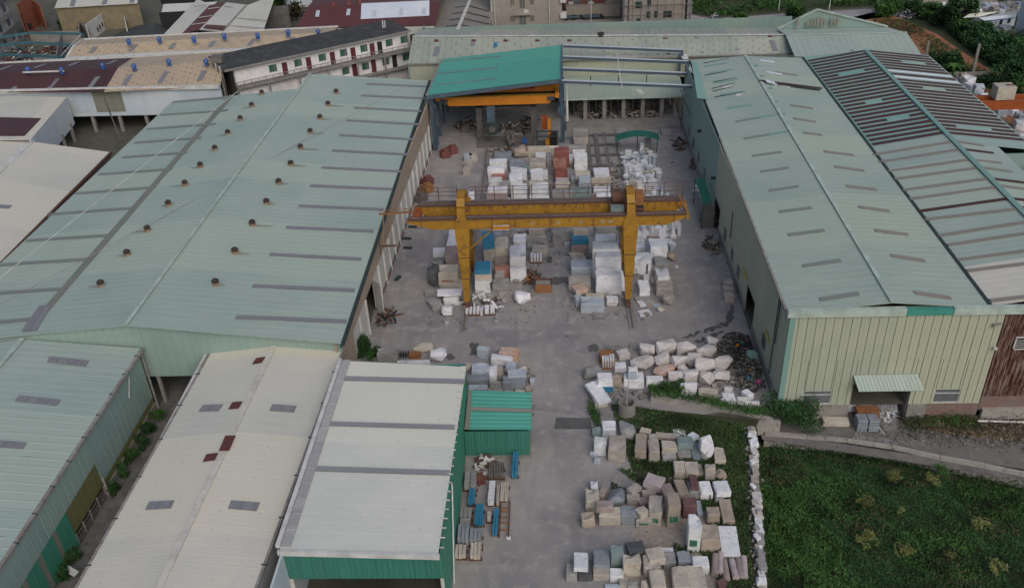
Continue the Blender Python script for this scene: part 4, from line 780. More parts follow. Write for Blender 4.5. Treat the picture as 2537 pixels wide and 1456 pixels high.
for (cx, cs, zt) in ((-9.6, 1, 11.3), (8.15, -1, 11.5)):
    # leg in front, leg behind, saddle and the arch over the girders
    for yb, yt, nm in ((83.4, 84.2, 'front_leg'), (91.5, 87.6, 'rear_leg')):
        m = MB(); b0, t0 = V(cx-.05, yb+.4, .9), V(cx, yt, 9.9); m.hexa([b0+V(-.28, -.25, 0), b0+V(.28, -.25, 0), b0+V(.28, .25, 0), b0+V(-.28, .25, 0)], [t0+V(-.78, -.5, 0), t0+V(.78, -.5, 0), t0+V(.78, .5, 0), t0+V(-.78, .5, 0)])
        lg = m.build(nm, 'crane_yellow', t)
        for f_ in (.33, .62): q = b0+(t0-b0)*f_; m = MB(); s_ = .30+.5*f_; m.box(q[0]-s_-.08, q[0]+s_+.08, q[1]-.26-.28*f_, q[1]+.26+.28*f_, q[2]-.05, q[2]+.05); ORI[lg.name] = ORI[t.name]; m.build('flange_joint', 'rusty', lg)
        m = MB(); m.obox((cx-.05, yb+.4, .62), (.45, 1.8, .5)); m.build('bogie', 'rusty', t)
        for s_ in (-.55, .55): m = MB(); m.disc((cx-.05, yb+.4+s_, .42), .28, (1, 0, 0), 12, .16); m.build('wheel', 'rail', t)
    m = MB(); m.hexa([V(cx-.85, 83.78, 9.9), V(cx+.85, 83.78, 9.9), V(cx+.85, 83.9, 9.9), V(cx-.85, 83.9, 9.9)], [V(cx-.5, 83.78, 11.15), V(cx+.5, 83.78, 11.15), V(cx+.5, 83.9, 11.15), V(cx-.5, 83.9, 11.15)]); m.build('saddle_plate', 'crane_yellow', t)
    pa = [(84.0, 11.1), (84.15, 12.3), (84.8, 13.0), (85.8, 13.15), (86.8, 12.9), (87.5, 12.2), (87.7, 10.9)]
    m = MB()
    for (ya, za), (yb, zb) in zip(pa[:-1], pa[1:]):
        dd_ = V(0, yb-ya, zb-za); L = np.linalg.norm(dd_); nn = V(0, -dd_[2], dd_[1])/L*.22
        m.hexa([V(cx-.42, ya, za)-nn, V(cx+.42, ya, za)-nn, V(cx+.42, yb, zb)-nn, V(cx-.42, yb, zb)-nn], [V(cx-.42, ya, za)+nn, V(cx+.42, ya, za)+nn, V(cx+.42, yb, zb)+nn, V(cx-.42, yb, zb)+nn])
    m.build('arch_frame', 'crane_yellow', t); m = MB(); m.box(cx-.3, cx+.75, 87.4, 88.0, 9.9, 11.6); m.build('arch_foot', 'crane_yellow', t)
m = MB(); m.beam(V(-9.5, 87.6, 2.2), V(-9.5, 88.6, 2.2), .1, .1); m.beam(V(-8.9, 83.9, 7.5), V(-5.9, 83.7, 10.3), .14, .14, (0, 1, 0)); m.build('stair_brace', 'crane_yellow', t)
m = MB(); m.box(-6.3, -4.5, 82.9, 83.85, 10.2, 10.28); m.build('service_platform', 'trim_white', t); m = MB(); m.box(-6.25, -4.55, 82.88, 82.94, 10.28, 10.6); m.build('platform_kick_plate', 'crane_orange', t)
for x in (-6.3, -4.5): m = MB(); m.tube(V(x, 83, 9.6), V(x, 83, 11.5), .04, .04, 5); m.build('platform_post', 'rusty', t)
for x0, x1 in ((-14.4, -10.4), (-9, 6.6), (9.3, 14.1)):
    for z in (11.75, 12.25, 12.75): m = MB(); m.tube(V(x0, 88.1, z), V(x1, 88.1, z), .035, .035, 4); m.build('handrail', 'rusty', t)
for k in range(15):
    x = -14.4+k*2.03; m = MB(); m.tube(V(x, 88.1, 11.1), V(x, 88.1, 12.8), .05, .05, 5); m.build('rail_post', 'rusty', t)
m = MB(); m.box(-14.5, 14.1, 87.4, 88.15, 11.1, 11.16); m.build('walkway', 'rail', t)
for s_ in (14.05,):
    m = MB(); m.box(s_-.1, s_+.15, 84, 87.2, 10.4, 11.0); m.build('end_tie', 'crane_yellow', t); m = MB(); m.beam(V(14.1, 84.4, 10.9), V(13.3, 87, 11.9), .12, .12); m.build('end_brace', 'rust_light', t)
m = MB(); m.box(-14.9, -14.1, 84.6, 87.2, 10.3, 11.1); m.build('end_tie', 'crane_red', t)
m = MB(); m.beam(V(-14.6, 85.6, 11.2), V(-18.6, 85.6, 11.0), .35, .1); m.beam(V(-14.6, 85.6, 11.6), V(-18.6, 85.6, 11.4), .06, .06); m.build('cable_arm', 'rust_light', t)
for dx_ in (0, .7): m = MB(); m.beam(V(-17.4-dx_, 85.5, 11.2), V(-17.5-dx_*1.2, 84.8, 7.6), .09, .09, (0, 1, 0)); m.build('collector_arm', 'rust_light', t)
m = MB(); m.box(-18.6, -17.0, 84.6, 84.9, 7.5, 7.62); m.build('collector_foot', 'rusty', t)
# trolley
m = MB(); m.box(6.0, 9.6, 84.9, 86.9, 11.1, 11.35); tr = m.build('trolley', 'rusty', t); ORI[tr.name] = ORI[t.name]
m = MB(); m.tube(V(6.3, 86.4, 12.0), V(7.6, 86.4, 12.0), .62, .62, 12); m.build('rope_drum', 'rusty', tr); m = MB(); m.box(8.75, 9.6, 85.6, 86.9, 11.35, 12.6); m.build('motor_housing', 'rust_light', tr)
m = MB(); m.box(6.1, 7.5, 84.8, 85.6, 10.2, 11.5); m.build('hook_block', 'st_teal_grey', tr); m = MB(); m.box(8.9, 9.5, 85, 85.5, 10.4, 11.4); m.build('counterweight', 'dark', tr)
m = MB(); m.tube(V(9.2, 87.5, 12.4), V(9.2, 87.5, 13.2), .35, .35, 10); m.build('tank', 'plaster', tr)

# ================================================================ TOP RIGHT GREEN HALL (F)
t = thing('corner_hall', 'flat pale green hall at the top right with a rust-streaked gable', 'factory hall', (47, 140, 0))
z0 = 9.3
a, b, c, d = D(1968, 140, 9.0), D(2295, 155, 9.0), D(2246, 82, 9.9), D(1946, 88, 9.9); plF = plane(a, b, c)
m = MB(); m.corr(a, b, c, d, pitch=1.0, h=.03); m.build('roof_slope', 'roof_green', t)
a2, b2 = D(1927, 73, 9.3), D(2198, 68, 9.3)
m = MB(); m.corr(a2, b2, c, d, pitch=1.0, h=.02); m.build('roof_slope', 'roof_green', t)
m = MB(); m.beam(d+V(0, 0, .1), c+V(0, 0, .1), .3, .1); m.build('ridge_cap', 'trim_pale', t)
pk = D(2047, 50, 12.4); pk[1] = (a2[1]+b2[1])/2
i = MB(); ga, gb = a2+V(0, .1, 0), b2+V(0, .1, 0); i.v = [ga, gb, pk, ga+V(0, .3, 0), gb+V(0, .3, 0), pk+V(0, .3, 0)]; i.f = [(0, 1, 2), (5, 4, 3), (0, 2, 5, 3), (1, 4, 5, 2)]; i.uv = [(p*.5, p*.3) for p in range(14)]
i.build('gable_wall', 'wall_green', t)
for p in (ga, gb): m = MB(); m.beam(p+V(0, .1, .1), pk+V(0, .1, .1), .7, .15); m.build('verge_trim', 'trim_pale', t)
for k in range(13):
    x = pk[0]-3.2+k*.55; m = MB(); h_ = .5+.5*random.random(); m.box(x, x+.4, pk[1]-.5, pk[1]-.42, 9.9, 10.3+h_); m.build('rusty_sheet', 'strip_beige' if k % 3 else 'skylight_brown', t) if k not in (1, 2, 9) else None
patch(t, plF, [(2118, 131), (2108, 131), (2092, 105), (2100, 105)], 'skylight_dirty')
m = MB(); m.box(56.2, 56.4, 134, 150, 0, 9); m.build('side_wall', 'wall_green', t)
# ================================================================ STONE BLOCKS
CN = dict(rock='off-white', white='white', white_cut='greenish white', cream='cream', beige='beige', tan='tan', grey='grey', blue_grey='blue-grey', pale_blue='pale blue', dark_grey='dark grey', red='red', salmon='salmon red', pink='pale pink', maroon='maroon', brown_pink='brownish pink', teal_grey='teal-grey', orange_white='orange and white')
RB = random.Random(11); GBN = 'boulder pile beside the right hall corner'
def rock_mesh(w_, d_, h_, seed, cuts=9, sub=3):
    """angular broken rock: hull of random points pushed towards a box, edges slightly worn"""
    r = random.Random(seed); bm = bmesh.new()
    for _ in range(20):
        v = Vector((r.uniform(-1, 1), r.uniform(-1, 1), r.uniform(-1, 1))); m_ = max(abs(v.x), abs(v.y), abs(v.z)); e = v/m_; s = v.normalized(); k = r.uniform(.35, .75)
        bm.verts.new(e*k*.95+s*(1-k)*1.1)
    bmesh.ops.convex_hull(bm, input=bm.verts[:]); loose = [v for v in bm.verts if not v.link_faces]; bmesh.ops.delete(bm, geom=loose, context='VERTS')
    bmesh.ops.dissolve_limit(bm, angle_limit=.22, verts=bm.verts[:], edges=bm.edges[:])
    xs_ = [v.co.x for v in bm.verts]; ys = [v.co.y for v in bm.verts]; zs = [v.co.z for v in bm.verts]
    for v in bm.verts: v.co = Vector(((v.co.x-min(xs_))/(max(xs_)-min(xs_))*w_-w_/2, (v.co.y-min(ys))/(max(ys)-min(ys))*d_-d_/2, (v.co.z-min(zs))/(max(zs)-min(zs))*h_))
    bmesh.ops.bevel(bm, geom=bm.edges[:], offset=.035*min(w_, d_, h_), segments=1, affect='EDGES', clamp_overlap=True)
    for v in bm.verts: v.co.x = max(-w_*.53, min(w_*.53, v.co.x)); v.co.y = max(-d_*.53, min(d_*.53, v.co.y)); v.co.z = max(0, min(h_*1.02, v.co.z))
    return bm
def box_mesh(w_, d_, h_, seed, jit=.04):
    r = random.Random(seed); bm = bmesh.new(); bmesh.ops.create_cube(bm, size=1)
    bmesh.ops.subdivide_edges(bm, edges=bm.edges[:], cuts=1, use_grid_fill=True)
    tx, ty = r.uniform(-.04, .03), r.uniform(-.04, .03)
    for v in bm.verts:
        z = v.co.z+.5; v.co = Vector((v.co.x*w_*(1+tx*z), v.co.y*d_*(1+ty*z), z*h_))
        j = jit*min(w_, d_, h_); v.co += Vector((r.uniform(-j, j), r.uniform(-j, j), r.uniform(-j, j) if z > .1 else 0))
    if r.random() < .45:     # a broken corner
        c = max(bm.verts, key=lambda v: v.co.z*2+v.co.x*r.choice((-1, 1))+v.co.y*r.choice((-1, 1))); c.co.z -= h_*r.uniform(.06, .2); c.co.x *= .9
    bmesh.ops.bevel(bm, geom=[e for e in bm.edges if e.calc_face_angle(0) > .8], offset=min(.05, .05*min(w_, d_, h_)), segments=1, affect='EDGES')
    return bm
def put(bm, name, loc, rot, mat, label, cat, group, tilt=0):
    me = bpy.data.meshes.new(name); bm.to_mesh(me); bm.free(); me.materials.append(MATS[mat])
    o = bpy.data.objects.new(name, me); COL.objects.link(o); o.location = tuple(map(float, loc)); o.rotation_euler = (tilt, 0, rot); _tag(o, label, cat, group); ORI[o.name] = np.array(loc, float); return o
def size_of(ZZ, b):
    x0, y0, s = ZZ; xl, xr, yb, yf, yg = b[:5]; z0 = b[6] if len(b) > 6 else 0
    X = lambda v: (x0+v/s)*.9117
    Y = lambda v: (y0+v/s)*.9117
    gp = D(X((xl+xr)/2), Y(yg), z0)
    # height: front top edge above front bottom
    lo, hi = .05, 9
    for _ in range(40):
        mid_ = (lo+hi)/2
        if px((gp[0], gp[1], z0+mid_))[1] > Y(yf): lo = mid_
        else: hi = mid_
    h_ = max(.15, lo); tp = D(X((xl+xr)/2), Y(yb), z0+h_); d_ = min(6, max(.25, tp[1]-gp[1]))
    l, r_ = D(X(xl), Y(yf), z0+h_), D(X(xr), Y(yf), z0+h_); w_ = r_[0]-l[0]
    return gp, w_, d_, h_, z0, (l[0]+r_[0])/2
def row(ZZ, where, items, group, kind='block', cat='stone block', order='left'):
    """items: (xl, xr, y_back, y_front, y_ground, colour[, z0[, rot[, shape[, extra]]]]) in the zoom ZZ of the photograph"""
    its = sorted(items, key=lambda b: (b[0]+b[1])/2)
    seen = {}
    for b in its:
        seen.setdefault((b[5], b[8] if len(b) > 8 else 'b'), []).append(b)
    for i, b in enumerate(its):
        gp, w_, d_, h_, z0, cx = size_of(ZZ, b); rot = b[7] if len(b) > 7 else RB.uniform(-.04, .04); shp = b[8] if len(b) > 8 else 'b'; ex = b[9] if len(b) > 9 else None
        if rot: 
            k = abs(cos(rot))+abs(sin(rot))*.8; w_, d_ = w_/k, d_/k
        seed = int(abs(gp[0]*91+gp[1]*17)*10)+i
        loc = (cx, gp[1]+d_/2*(1 if not rot else 1.1), z0+.006)
        nm = {'b': 'stone_block', 'r': 'boulder', 's': 'stone_slab', 'c': 'stone_column'}[shp]
        kk = 1.26 if group == GBN else 1.08; bm = rock_mesh(w_*kk, d_*1.15, h_*(1.55 if group == GBN else 1.15), seed) if shp == 'r' else box_mesh(w_*1.05, d_*1.06, h_*1.03, seed)
        same = seen[(b[5], shp)]; o_ = '' if len(same) == 1 else ORD[same.index(b)+1]+' '
        noun = {'b': 'stone block', 'r': 'rough boulder', 's': 'stone slab', 'c': 'stone column'}[shp]
        lab = f"{CN[b[5]]} {noun}{' with blue cover' if ex == 'tarp' else ''}{' with green writing' if ex == 'green' else ''}, {'only one' if not o_ else o_.strip()} from left {where}" if o_ else f"{CN[b[5]]} {noun}{' with blue cover' if ex == 'tarp' else ''}{' with green writing' if ex == 'green' else ''}, the only one {where}"
        o = put(bm, nm, loc, rot, 'st_'+b[5], lab, {'b': 'stone block', 'r': 'boulder', 's': 'stone slab', 'c': 'column'}[shp], group)
        if ex:
            ORI[o.name] = np.array(loc)
            if ex == 'tarp':
                m = MB(); m.v = []; m.box(-w_*.5, w_*.5, -d_*.58, d_*.5, h_*.74, h_*1.08)
                for q in range(len(m.v)): m.v[q] = m.v[q]+np.array(loc)
                m.build('blue_cover', 'tarp_blue', o)
            else:
                m = MB(); n_ = 5; mt = {'green': 'paint_green', 'redtext': 'paint_red', 'darktext': 'paint_dark', 'blue': 'tarp_blue'}[ex]; r = random.Random(seed)
                if ex == 'blue': m.box(-w_*.56, w_*.56, -d_*.6, -d_*.3, h_*.12, h_*.5)
                else:
                    for q in range(n_):
                        xx = -w_*.28+q*w_*.5/(n_-1) if ex != 'darktext' else w_*.28; zz = h_*.42 if ex != 'darktext' else h_*(.2+.13*q); s_ = min(w_*.045, .07); hh = h_ if ex == 'green' else h_*.45
                        m.box(xx-s_, xx-s_*.45, -d_*.6, -d_*.52, zz-hh*.13, zz+hh*.13)
                        m.box(xx-s_, xx+s_, -d_*.6, -d_*.52, zz+(hh*.09 if r.random() > .5 else -hh*.12), zz+(hh*.13 if r.random() > .5 else -hh*.07))
                        if r.random() > .4: m.box(xx+s_*.45, xx+s_, -d_*.6, -d_*.52, zz-hh*.12, zz+hh*.12)
                for q in range(len(m.v)): m.v[q] = m.v[q]+np.array(loc)
                m.build('blue_band' if ex == 'blue' else 'painted_letters', mt, o)
A = (1280, 380, 8.09)
GY_ = 'stone blocks stacked in the gantry yard'
row(A, 'in the back row of the left yard stacks', [(510, 870, 255, 345, 520, 'blue_grey'), (905, 1260, 100, 230, 420, 'tan', 0, .1, 'r'), (1250, 1915, 140, 190, 380, 'cream', 0, 0, 's'), (1830, 2150, 180, 270, 620, 'red'), (1410, 1650, 280, 370, 470, 'white', .3)], GY_)
row(A, 'in the second row of the left yard stacks', [(400, 770, 420, 510, 700, 'white_cut'), (850, 1170, 440, 570, 720, 'blue_grey'), (1290, 1640, 405, 535, 730, 'beige'), (1810, 2080, 410, 540, 860, 'salmon'), (1170, 1290, 540, 600, 760, 'teal_grey'), (1660, 1760, 290, 430, 600, 'grey')], GY_)
row(A, 'in the third row of the left yard stacks', [(360, 720, 590, 660, 900, 'white'), (450, 760, 730, 810, 960, 'salmon'), (865, 1215, 600, 690, 900, 'white'), (1290, 1590, 640, 740, 930, 'white', 0, .12), (1840, 2110, 600, 720, 960, 'red'), (1590, 1680, 660, 720, 880, 'white_cut')], GY_)
row(A, 'in the fourth row of the left yard stacks', [(385, 660, 825, 905, 1120, 'white_cut'), (640, 860, 900, 960, 1150, 'grey'), (830, 1120, 750, 860, 1100, 'white'), (1280, 1670, 885, 955, 1150, 'cream'), (1870, 2130, 805, 905, 1030, 'pink')], GY_)
row(A, 'just behind the gantry beam, left stacks', [(360, 790, 1010, 1125, 1310, 'white', .5), (340, 785, 1120, 1210, 1420, 'brown_pink'), (890, 1215, 985, 1125, 1420, 'white_cut'), (1300, 1690, 955, 1105, 1320, 'white'), (1290, 1710, 1200, 1260, 1440, 'white_cut'), (1860, 2165, 920, 1045, 1200, 'cream'), (1780, 2030, 1090, 1170, 1400, 'grey'), (2035, 2215, 1090, 1165, 1400, 'grey'), (800, 960, 1265, 1300, 1380, 'cream'), (-60, 60, 1130, 1200, 1390, 'white')], GY_)
B = (1560, 380, 8.09)
row(B, 'in the back row of the middle yard stacks', [(-160, 260, 110, 160, 330, 'grey'), (-40, 240, 150, 240, 350, 'white'), (-115, 40, 320, 440, 560, 'white')], GY_)
row(B, 'in the middle row of the middle yard stacks', [(0, 285, 300, 440, 680, 'white_cut'), (35, 345, 680, 765, 900, 'cream'), (-70, 30, 780, 840, 960, 'blue_grey'), (430, 780, 620, 745, 880, 'white'), (385, 805, 830, 850, 1010, 'cream')], GY_)
row(B, 'just behind the gantry beam, middle stacks', [(100, 360, 780, 885, 1080, 'pale_blue'), (-110, 375, 1030, 1130, 1330, 'teal_grey'), (430, 790, 1030, 1105, 1240, 'white'), (490, 810, 1160, 1235, 1400, 'white'), (395, 505, 1180, 1230, 1340, 'brown_pink')], GY_)
BB = (1500, 250, 6.33)
row(BB, 'beside the track beds at the back', [(360, 620, 625, 665, 890, 'grey'), (380, 620, 780, 800, 900, 'beige', .4), (1095, 1275, 540, 690, 720, 'grey'), (1880, 2050, 630, 690, 760, 'grey'), (1940, 2165, 460, 590, 610, 'grey'), (1580, 1705, 790, 810, 970, 'grey', 0, 0, 's'), (1515, 1585, 860, 890, 1000, 'white')], 'stone blocks by the track beds')
C4 = (1100, 620, 5.6)
GF = 'stone blocks in front of the gantry beam'
row(C4, 'left of the left gantry leg, rear', [(640, 815, 20, 262, 400, 'white', 0, 0, 's'), (420, 600, 300, 385, 450, 'white'), (600, 850, 280, 430, 590, 'brown_pink'), (390, 600, 440, 520, 590, 'grey', 0, 0, 'r')], GF)
row(C4, 'left of the left leg, front', [(310, 525, 560, 700, 910, 'dark_grey', 0, .2, 'r'), (500, 790, 560, 680, 880, 'cream', .3, 0, 'b', 'redtext'), (540, 890, 760, 870, 930, 'beige'), (300, 500, 925, 960, 1050, 'grey'), (340, 530, 1040, 1180, 1260, 'grey', 0, .55, 's'), (490, 850, 925, 1010, 1035, 'white', 1.1, .03, 's'), (585, 815, 1020, 1080, 1180, 'white_cut'), (570, 710, 1190, 1250, 1330, 'white', .2)], GF)
row(C4, 'by the left leg', [(1160, 1345, 60, 240, 530, 'beige', 0, .1, 'b', 'tarp'), (1050, 1300, 520, 650, 830, 'cream', 1.2, .03, 'b', 'tarp'), (1060, 1290, 800, 830, 990, 'white_cut'), (1360, 1480, 50, 110, 170, 'blue_grey'), (1360, 1570, 140, 310, 465, 'cream'), (1370, 1570, 455, 475, 570, 'brown_pink'), (1370, 1580, 560, 600, 760, 'salmon'), (1370, 1510, 600, 725, 840, 'beige'), (1330, 1570, 770, 860, 960, 'grey')], GF)
row(C4, 'in the middle lane before the gantry', [(1650, 1835, 95, 200, 300, 'white'), (1590, 1830, 265, 450, 640, 'white'), (1600, 1835, 600, 640, 810, 'white'), (1840, 2150, 110, 130, 250, 'grey'), (1885, 2130, 0, 20, 110, 'beige'), (1520, 1790, 0, 10, 75, 'grey'), (1940, 2170, 250, 340, 450, 'beige'), (1420, 1640, 960, 1085, 1100, 'beige', 0, 0, 's'), (1640, 1920, 925, 1050, 1180, 'white', 0, .3, 'r'), (1100, 1230, 980, 1060, 1075, 'white', .3, .4, 's')], GF)
D4 = (1500, 620, 5.6)
row(D4, 'left of the tall stacks', [(10, 290, -40, 60, 250, 'grey'), (295, 550, 90, 185, 400, 'brown_pink', 0, 0, 'b', 'tarp'), (330, 545, -10, 30, 170, 'cream', 1.6), (275, 515, 340, 490, 520, 'cream', 0, .25), (295, 600, 485, 610, 730, 'pale_blue'), (250, 590, 725, 840, 960, 'beige'), (305, 540, 835, 950, 1010, 'orange_white', .9, .4), (330, 480, 1000, 1080, 1190, 'pale_blue', 0, .35), (525, 780, 990, 1050, 1150, 'cream'), (445, 790, 1050, 1150, 1300, 'pale_blue'), (835, 995, 1030, 1090, 1180, 'white', 0, 0, 'b', 'redtext')], GF)
row(D4, 'in the tall stack left of the right leg', [(660, 970, -60, -10, 110, 'grey', .5), (660, 970, 105, 195, 600, 'white'), (625, 1020, 215, 335, 760, 'white_cut'), (670, 1040, 345, 460, 860, 'white'), (675, 1060, 610, 740, 1030, 'white')], GF)
row(D4, 'right of the right gantry leg', [(1240, 1400, 165, 205, 300, 'white'), (1240, 1425, 225, 295, 420, 'white'), (1245, 1505, 375, 510, 715, 'white', 0, .03, 'b', 'darktext'), (1490, 1750, 165, 300, 560, 'white'), (1570, 1770, 430, 545, 700, 'grey'), (1740, 1860, 140, 250, 300, 'white', 0, .5), (1750, 1890, 320, 430, 520, 'tan', 0, .5, 'r'), (1330, 1490, 795, 935, 1040, 'white'), (1395, 1480, 700, 725, 800, 'white_cut'), (1500, 1580, 740, 800, 870, 'cream', 0, 0, 'r'), (1600, 1785, 600, 770, 930, 'white', 0, .03, 'b', 'darktext'), (1600, 1845, 740, 920, 1050, 'beige'), (1650, 1885, 950, 1060, 1185, 'beige', 0, .3, 'r')], GF)
row(D4, 'under the right end of the beam', [(1290, 1450, -10, 60, 130, 'white'), (1440, 1500, 30, 65, 110, 'white'), (1300, 1430, 120, 150, 170, 'white_cut'), (1640, 1720, 95, 140, 165, 'white'), (1640, 1705, -20, 30, 70, 'white', 0, .3), (1460, 1620, 120, 135, 160, 'brown_pink'), (1740, 1800, 60, 90, 130, 'pale_blue')], GF)
row(D4, 'in the low debris right of the gantry foot', [(1310, 1420, 1090, 1180, 1200, 'white', 0, .3, 's'), (1420, 1560, 1095, 1170, 1185, 'beige', 0, -.1, 's'), (1540, 1660, 1140, 1200, 1215, 'pale_blue', 0, .3, 's'), (1310, 1520, 1230, 1320, 1340, 'white', 0, .25, 's'), (1580, 1720, 1170, 1240, 1290, 'cream', 0, .4, 'r'), (1860, 1920, 560, 590, 610, 'white', 0, .5)], GF)
row(C4, 'filling the gaps about the left leg', [(1225, 1330, 560, 610, 690, 'grey', 0, .2), (1370, 1470, 860, 900, 950, 'white_cut', 0, .1), (1490, 1580, 590, 640, 700, 'beige'), (1520, 1600, 300, 350, 420, 'white'), (860, 900, 300, 380, 600, 'rock'), (520, 600, 880, 910, 960, 'grey', 0, .3), (450, 540, 1070, 1110, 1160, 'beige', 0, .3), (1240, 1330, 1000, 1030, 1060, 'rock', 0, .4), (1330, 1420, 980, 1010, 1050, 'grey', 0, -.3), (1850, 1990, 260, 290, 340, 'grey'), (2170, 2230, 430, 470, 530, 'dark_grey')], GF)
row(D4, 'filling the gaps about the right leg', [(560, 640, 330, 380, 480, 'grey'), (600, 660, 480, 560, 720, 'rock'), (180, 280, 200, 240, 300, 'pale_blue', 0, .3), (1420, 1500, 300, 350, 430, 'rock'), (1510, 1580, 540, 590, 700, 'grey'), (1780, 1860, 240, 280, 340, 'pale_blue', 0, .4), (780, 850, 990, 1020, 1080, 'grey', 0, .2), (1230, 1300, 560, 620, 720, 'rock')], GF)
# the boat-shaped stone, leaning
b = size_of(D4, (95, 265, 265, 560, 640)); bm = rock_mesh(1.35, 3.6, 1.3, 5, 4)
put(bm, 'boulder', (*(D(1532, 706, 0)[:2]), .1), .12, 'st_white', 'long white boat-shaped stone leaning on the ground between the stacks', 'boulder', GF, tilt=.5)
def rack(name, lab, ZZ, xl, xr, yt, yg, n, mat, dep=1.2, fr='rusty', z=0):
    gp, w_, d_, h_, z0, cx = size_of(ZZ, (xl, xr, yt-10, yt, yg)); t = thing(name, lab, 'slab rack', (cx, gp[1], 0), 'slab racks')
    for s_ in (-1, 1): m = MB(); m.box(cx-w_/2, cx+w_/2, gp[1]+.1+(s_+1)*dep/2, gp[1]+.2+(s_+1)*dep/2, 0, .15); m.build('frame_rail', fr, t)
    for k in range(n+1): x = cx-w_/2+w_*k/n; m = MB(); m.box(x-.04, x+.04, gp[1]+.1, gp[1]+.2, .15, h_*.9); m.build('frame_post', fr, t)
    for k in range(n):
        x = cx-w_/2+w_*(k+.5)/n; m = MB(); m.box(x-w_/n*.38, x+w_/n*.38, gp[1]+.25, gp[1]+dep, .15, h_*random.uniform(.8, 1.05)); m.build('slab', mat, t)
rack('slab_rack', 'rack of upright white slabs on the ground right of the left gantry foot', C4, 910, 1190, 1270, 1345, 5, 'st_white')
rack('slab_rack', 'short rack with two white slabs at the right end of the rack row', C4, 1200, 1370, 1245, 1340, 2, 'st_white')
rack('slab_rack', 'small rusty rack of white slabs before the lone beige block', C4, 1905, 2090, 440, 545, 4, 'st_white')
rack('slab_rack', 'rack of pale slabs left of the left gantry foot', C4, 540, 700, 1265, 1335, 3, 'st_white_cut')
t_ = size_of(C4, (2010, 2200, 870, 880, 985))
t = thing('rusty_skip', 'rusty open steel skip standing right of the scrap pile', 'skip', (t_[5], t_[0][1], 0)); c = t_[5]; y = t_[0][1]
m = MB(); m.box(c-.95, c+.95, y, y+.08, 0, 1.1); m.build('front_side', 'rust_light', t); m = MB(); m.box(c-.95, c+.95, y+1.3, y+1.38, 0, 1.1); m.build('rear_side', 'rusty', t)
for s_ in (-1, 1): m = MB(); m.box(c+s_*.95-.04, c+s_*.95+.04, y+.09, y+1.29, 0, 1.1); m.build('end_side', 'rusty', t)
m = MB(); m.obox((c, y+.7, .5), (1.7, 1.1, .9)); m.build('contents', 'concrete', t)
def scrap(name, lab, cx, cy, rx, ry, n, mats, hmax=1.2, cat='scrap heap', lmax=1.6, seed=3, z=0):
    r = random.Random(seed); t = thing(name, lab, cat, (cx, cy, z)); gr_ = {}
    for _ in range(n):
        a, q = r.uniform(0, 2*pi), r.random()**.6; x, y = cx+rx*q*cos(a), cy+ry*q*sin(a); h_ = hmax*(1-q)*r.random()+.08; mt = r.choice(mats)
        m = gr_.setdefault(mt, MB()); L = r.uniform(.3, lmax)
        m.obox((x, y, z+h_), (L, r.uniform(.08, .3), r.uniform(.05, .25)), r.uniform(0, pi), r.uniform(-.5, .5), 'y')
    for mt, m in gr_.items(): m.build('scrap_piece', mt, t, kind='stuff')
p = D(1318, 690)
scrap('scrap_heap', 'heap of rusty steel frames beside the white block stack', p[0], p[1], 1.3, 1.4, 40, ['rusty', 'rust_light', 'rail'], 1.6)
p = D(1190, 755); scrap('scrap_heap', 'low heap of broken slabs and timber at the left gantry foot', p[0], p[1], 2.6, 2.0, 70, ['rusty', 'st_beige', 'st_white', 'concrete_dark', 'st_grey'], .7, seed=5)
p = D(1640, 335); 
for x, y, lab, sd_ in ((1685, 360, 'tangle of scrap steel and hoses by the right wall at the back', 6), (1722, 410, 'line of scrap bars along the right hall wall', 7), (1765, 610, 'pile of grey machine parts beside the right wall', 8), (1758, 545, 'red and black scrap frames under the green awning', 9), (960, 790, 'litter of broken stone beside the left hall door', 10), (1740, 475, 'pale slab offcuts on the ground before the green awning', 12)):
    p = D(x, y); scrap('scrap_heap', lab, p[0], p[1], 1.0 if sd_ != 7 else .6, 2.2, 36, ['rusty', 'machine', 'concrete', 'dark'] if sd_ != 12 else ['st_pale_blue', 'st_white', 'st_grey'], .9, seed=sd_)
for k, (x, y) in enumerate(((1800, 712), (1802, 728), (1804, 745))):
    p = D(x, y); put(box_mesh(1.1, 1.0, .9, 70+k), 'stone_block', (p[0], p[1], .006), .1, 'st_beige', f'beige wrapped stone bundle, {ORD[3-k]} from the front along the right hall wall', 'stone bundle', 'bundles along the right hall wall')
for k, (x, y, lab) in enumerate(((1008, 592, 'small dark drain grate nearest the left hall wall'), (1022, 563, 'small dark drain grate on the far pale patch'), (1010, 615, 'small flat dark block beside the left wall plinth'), (985, 690, 'dark plank lying along the left hall plinth'))):
    p = D(x, y); m = MB(); m.obox((p[0], p[1], .07), (1.1, .5, .12), -.1 if k < 3 else 1.2); m.build('ground_item', 'trim_dark', loc=p, label=lab, cat='metal plate')
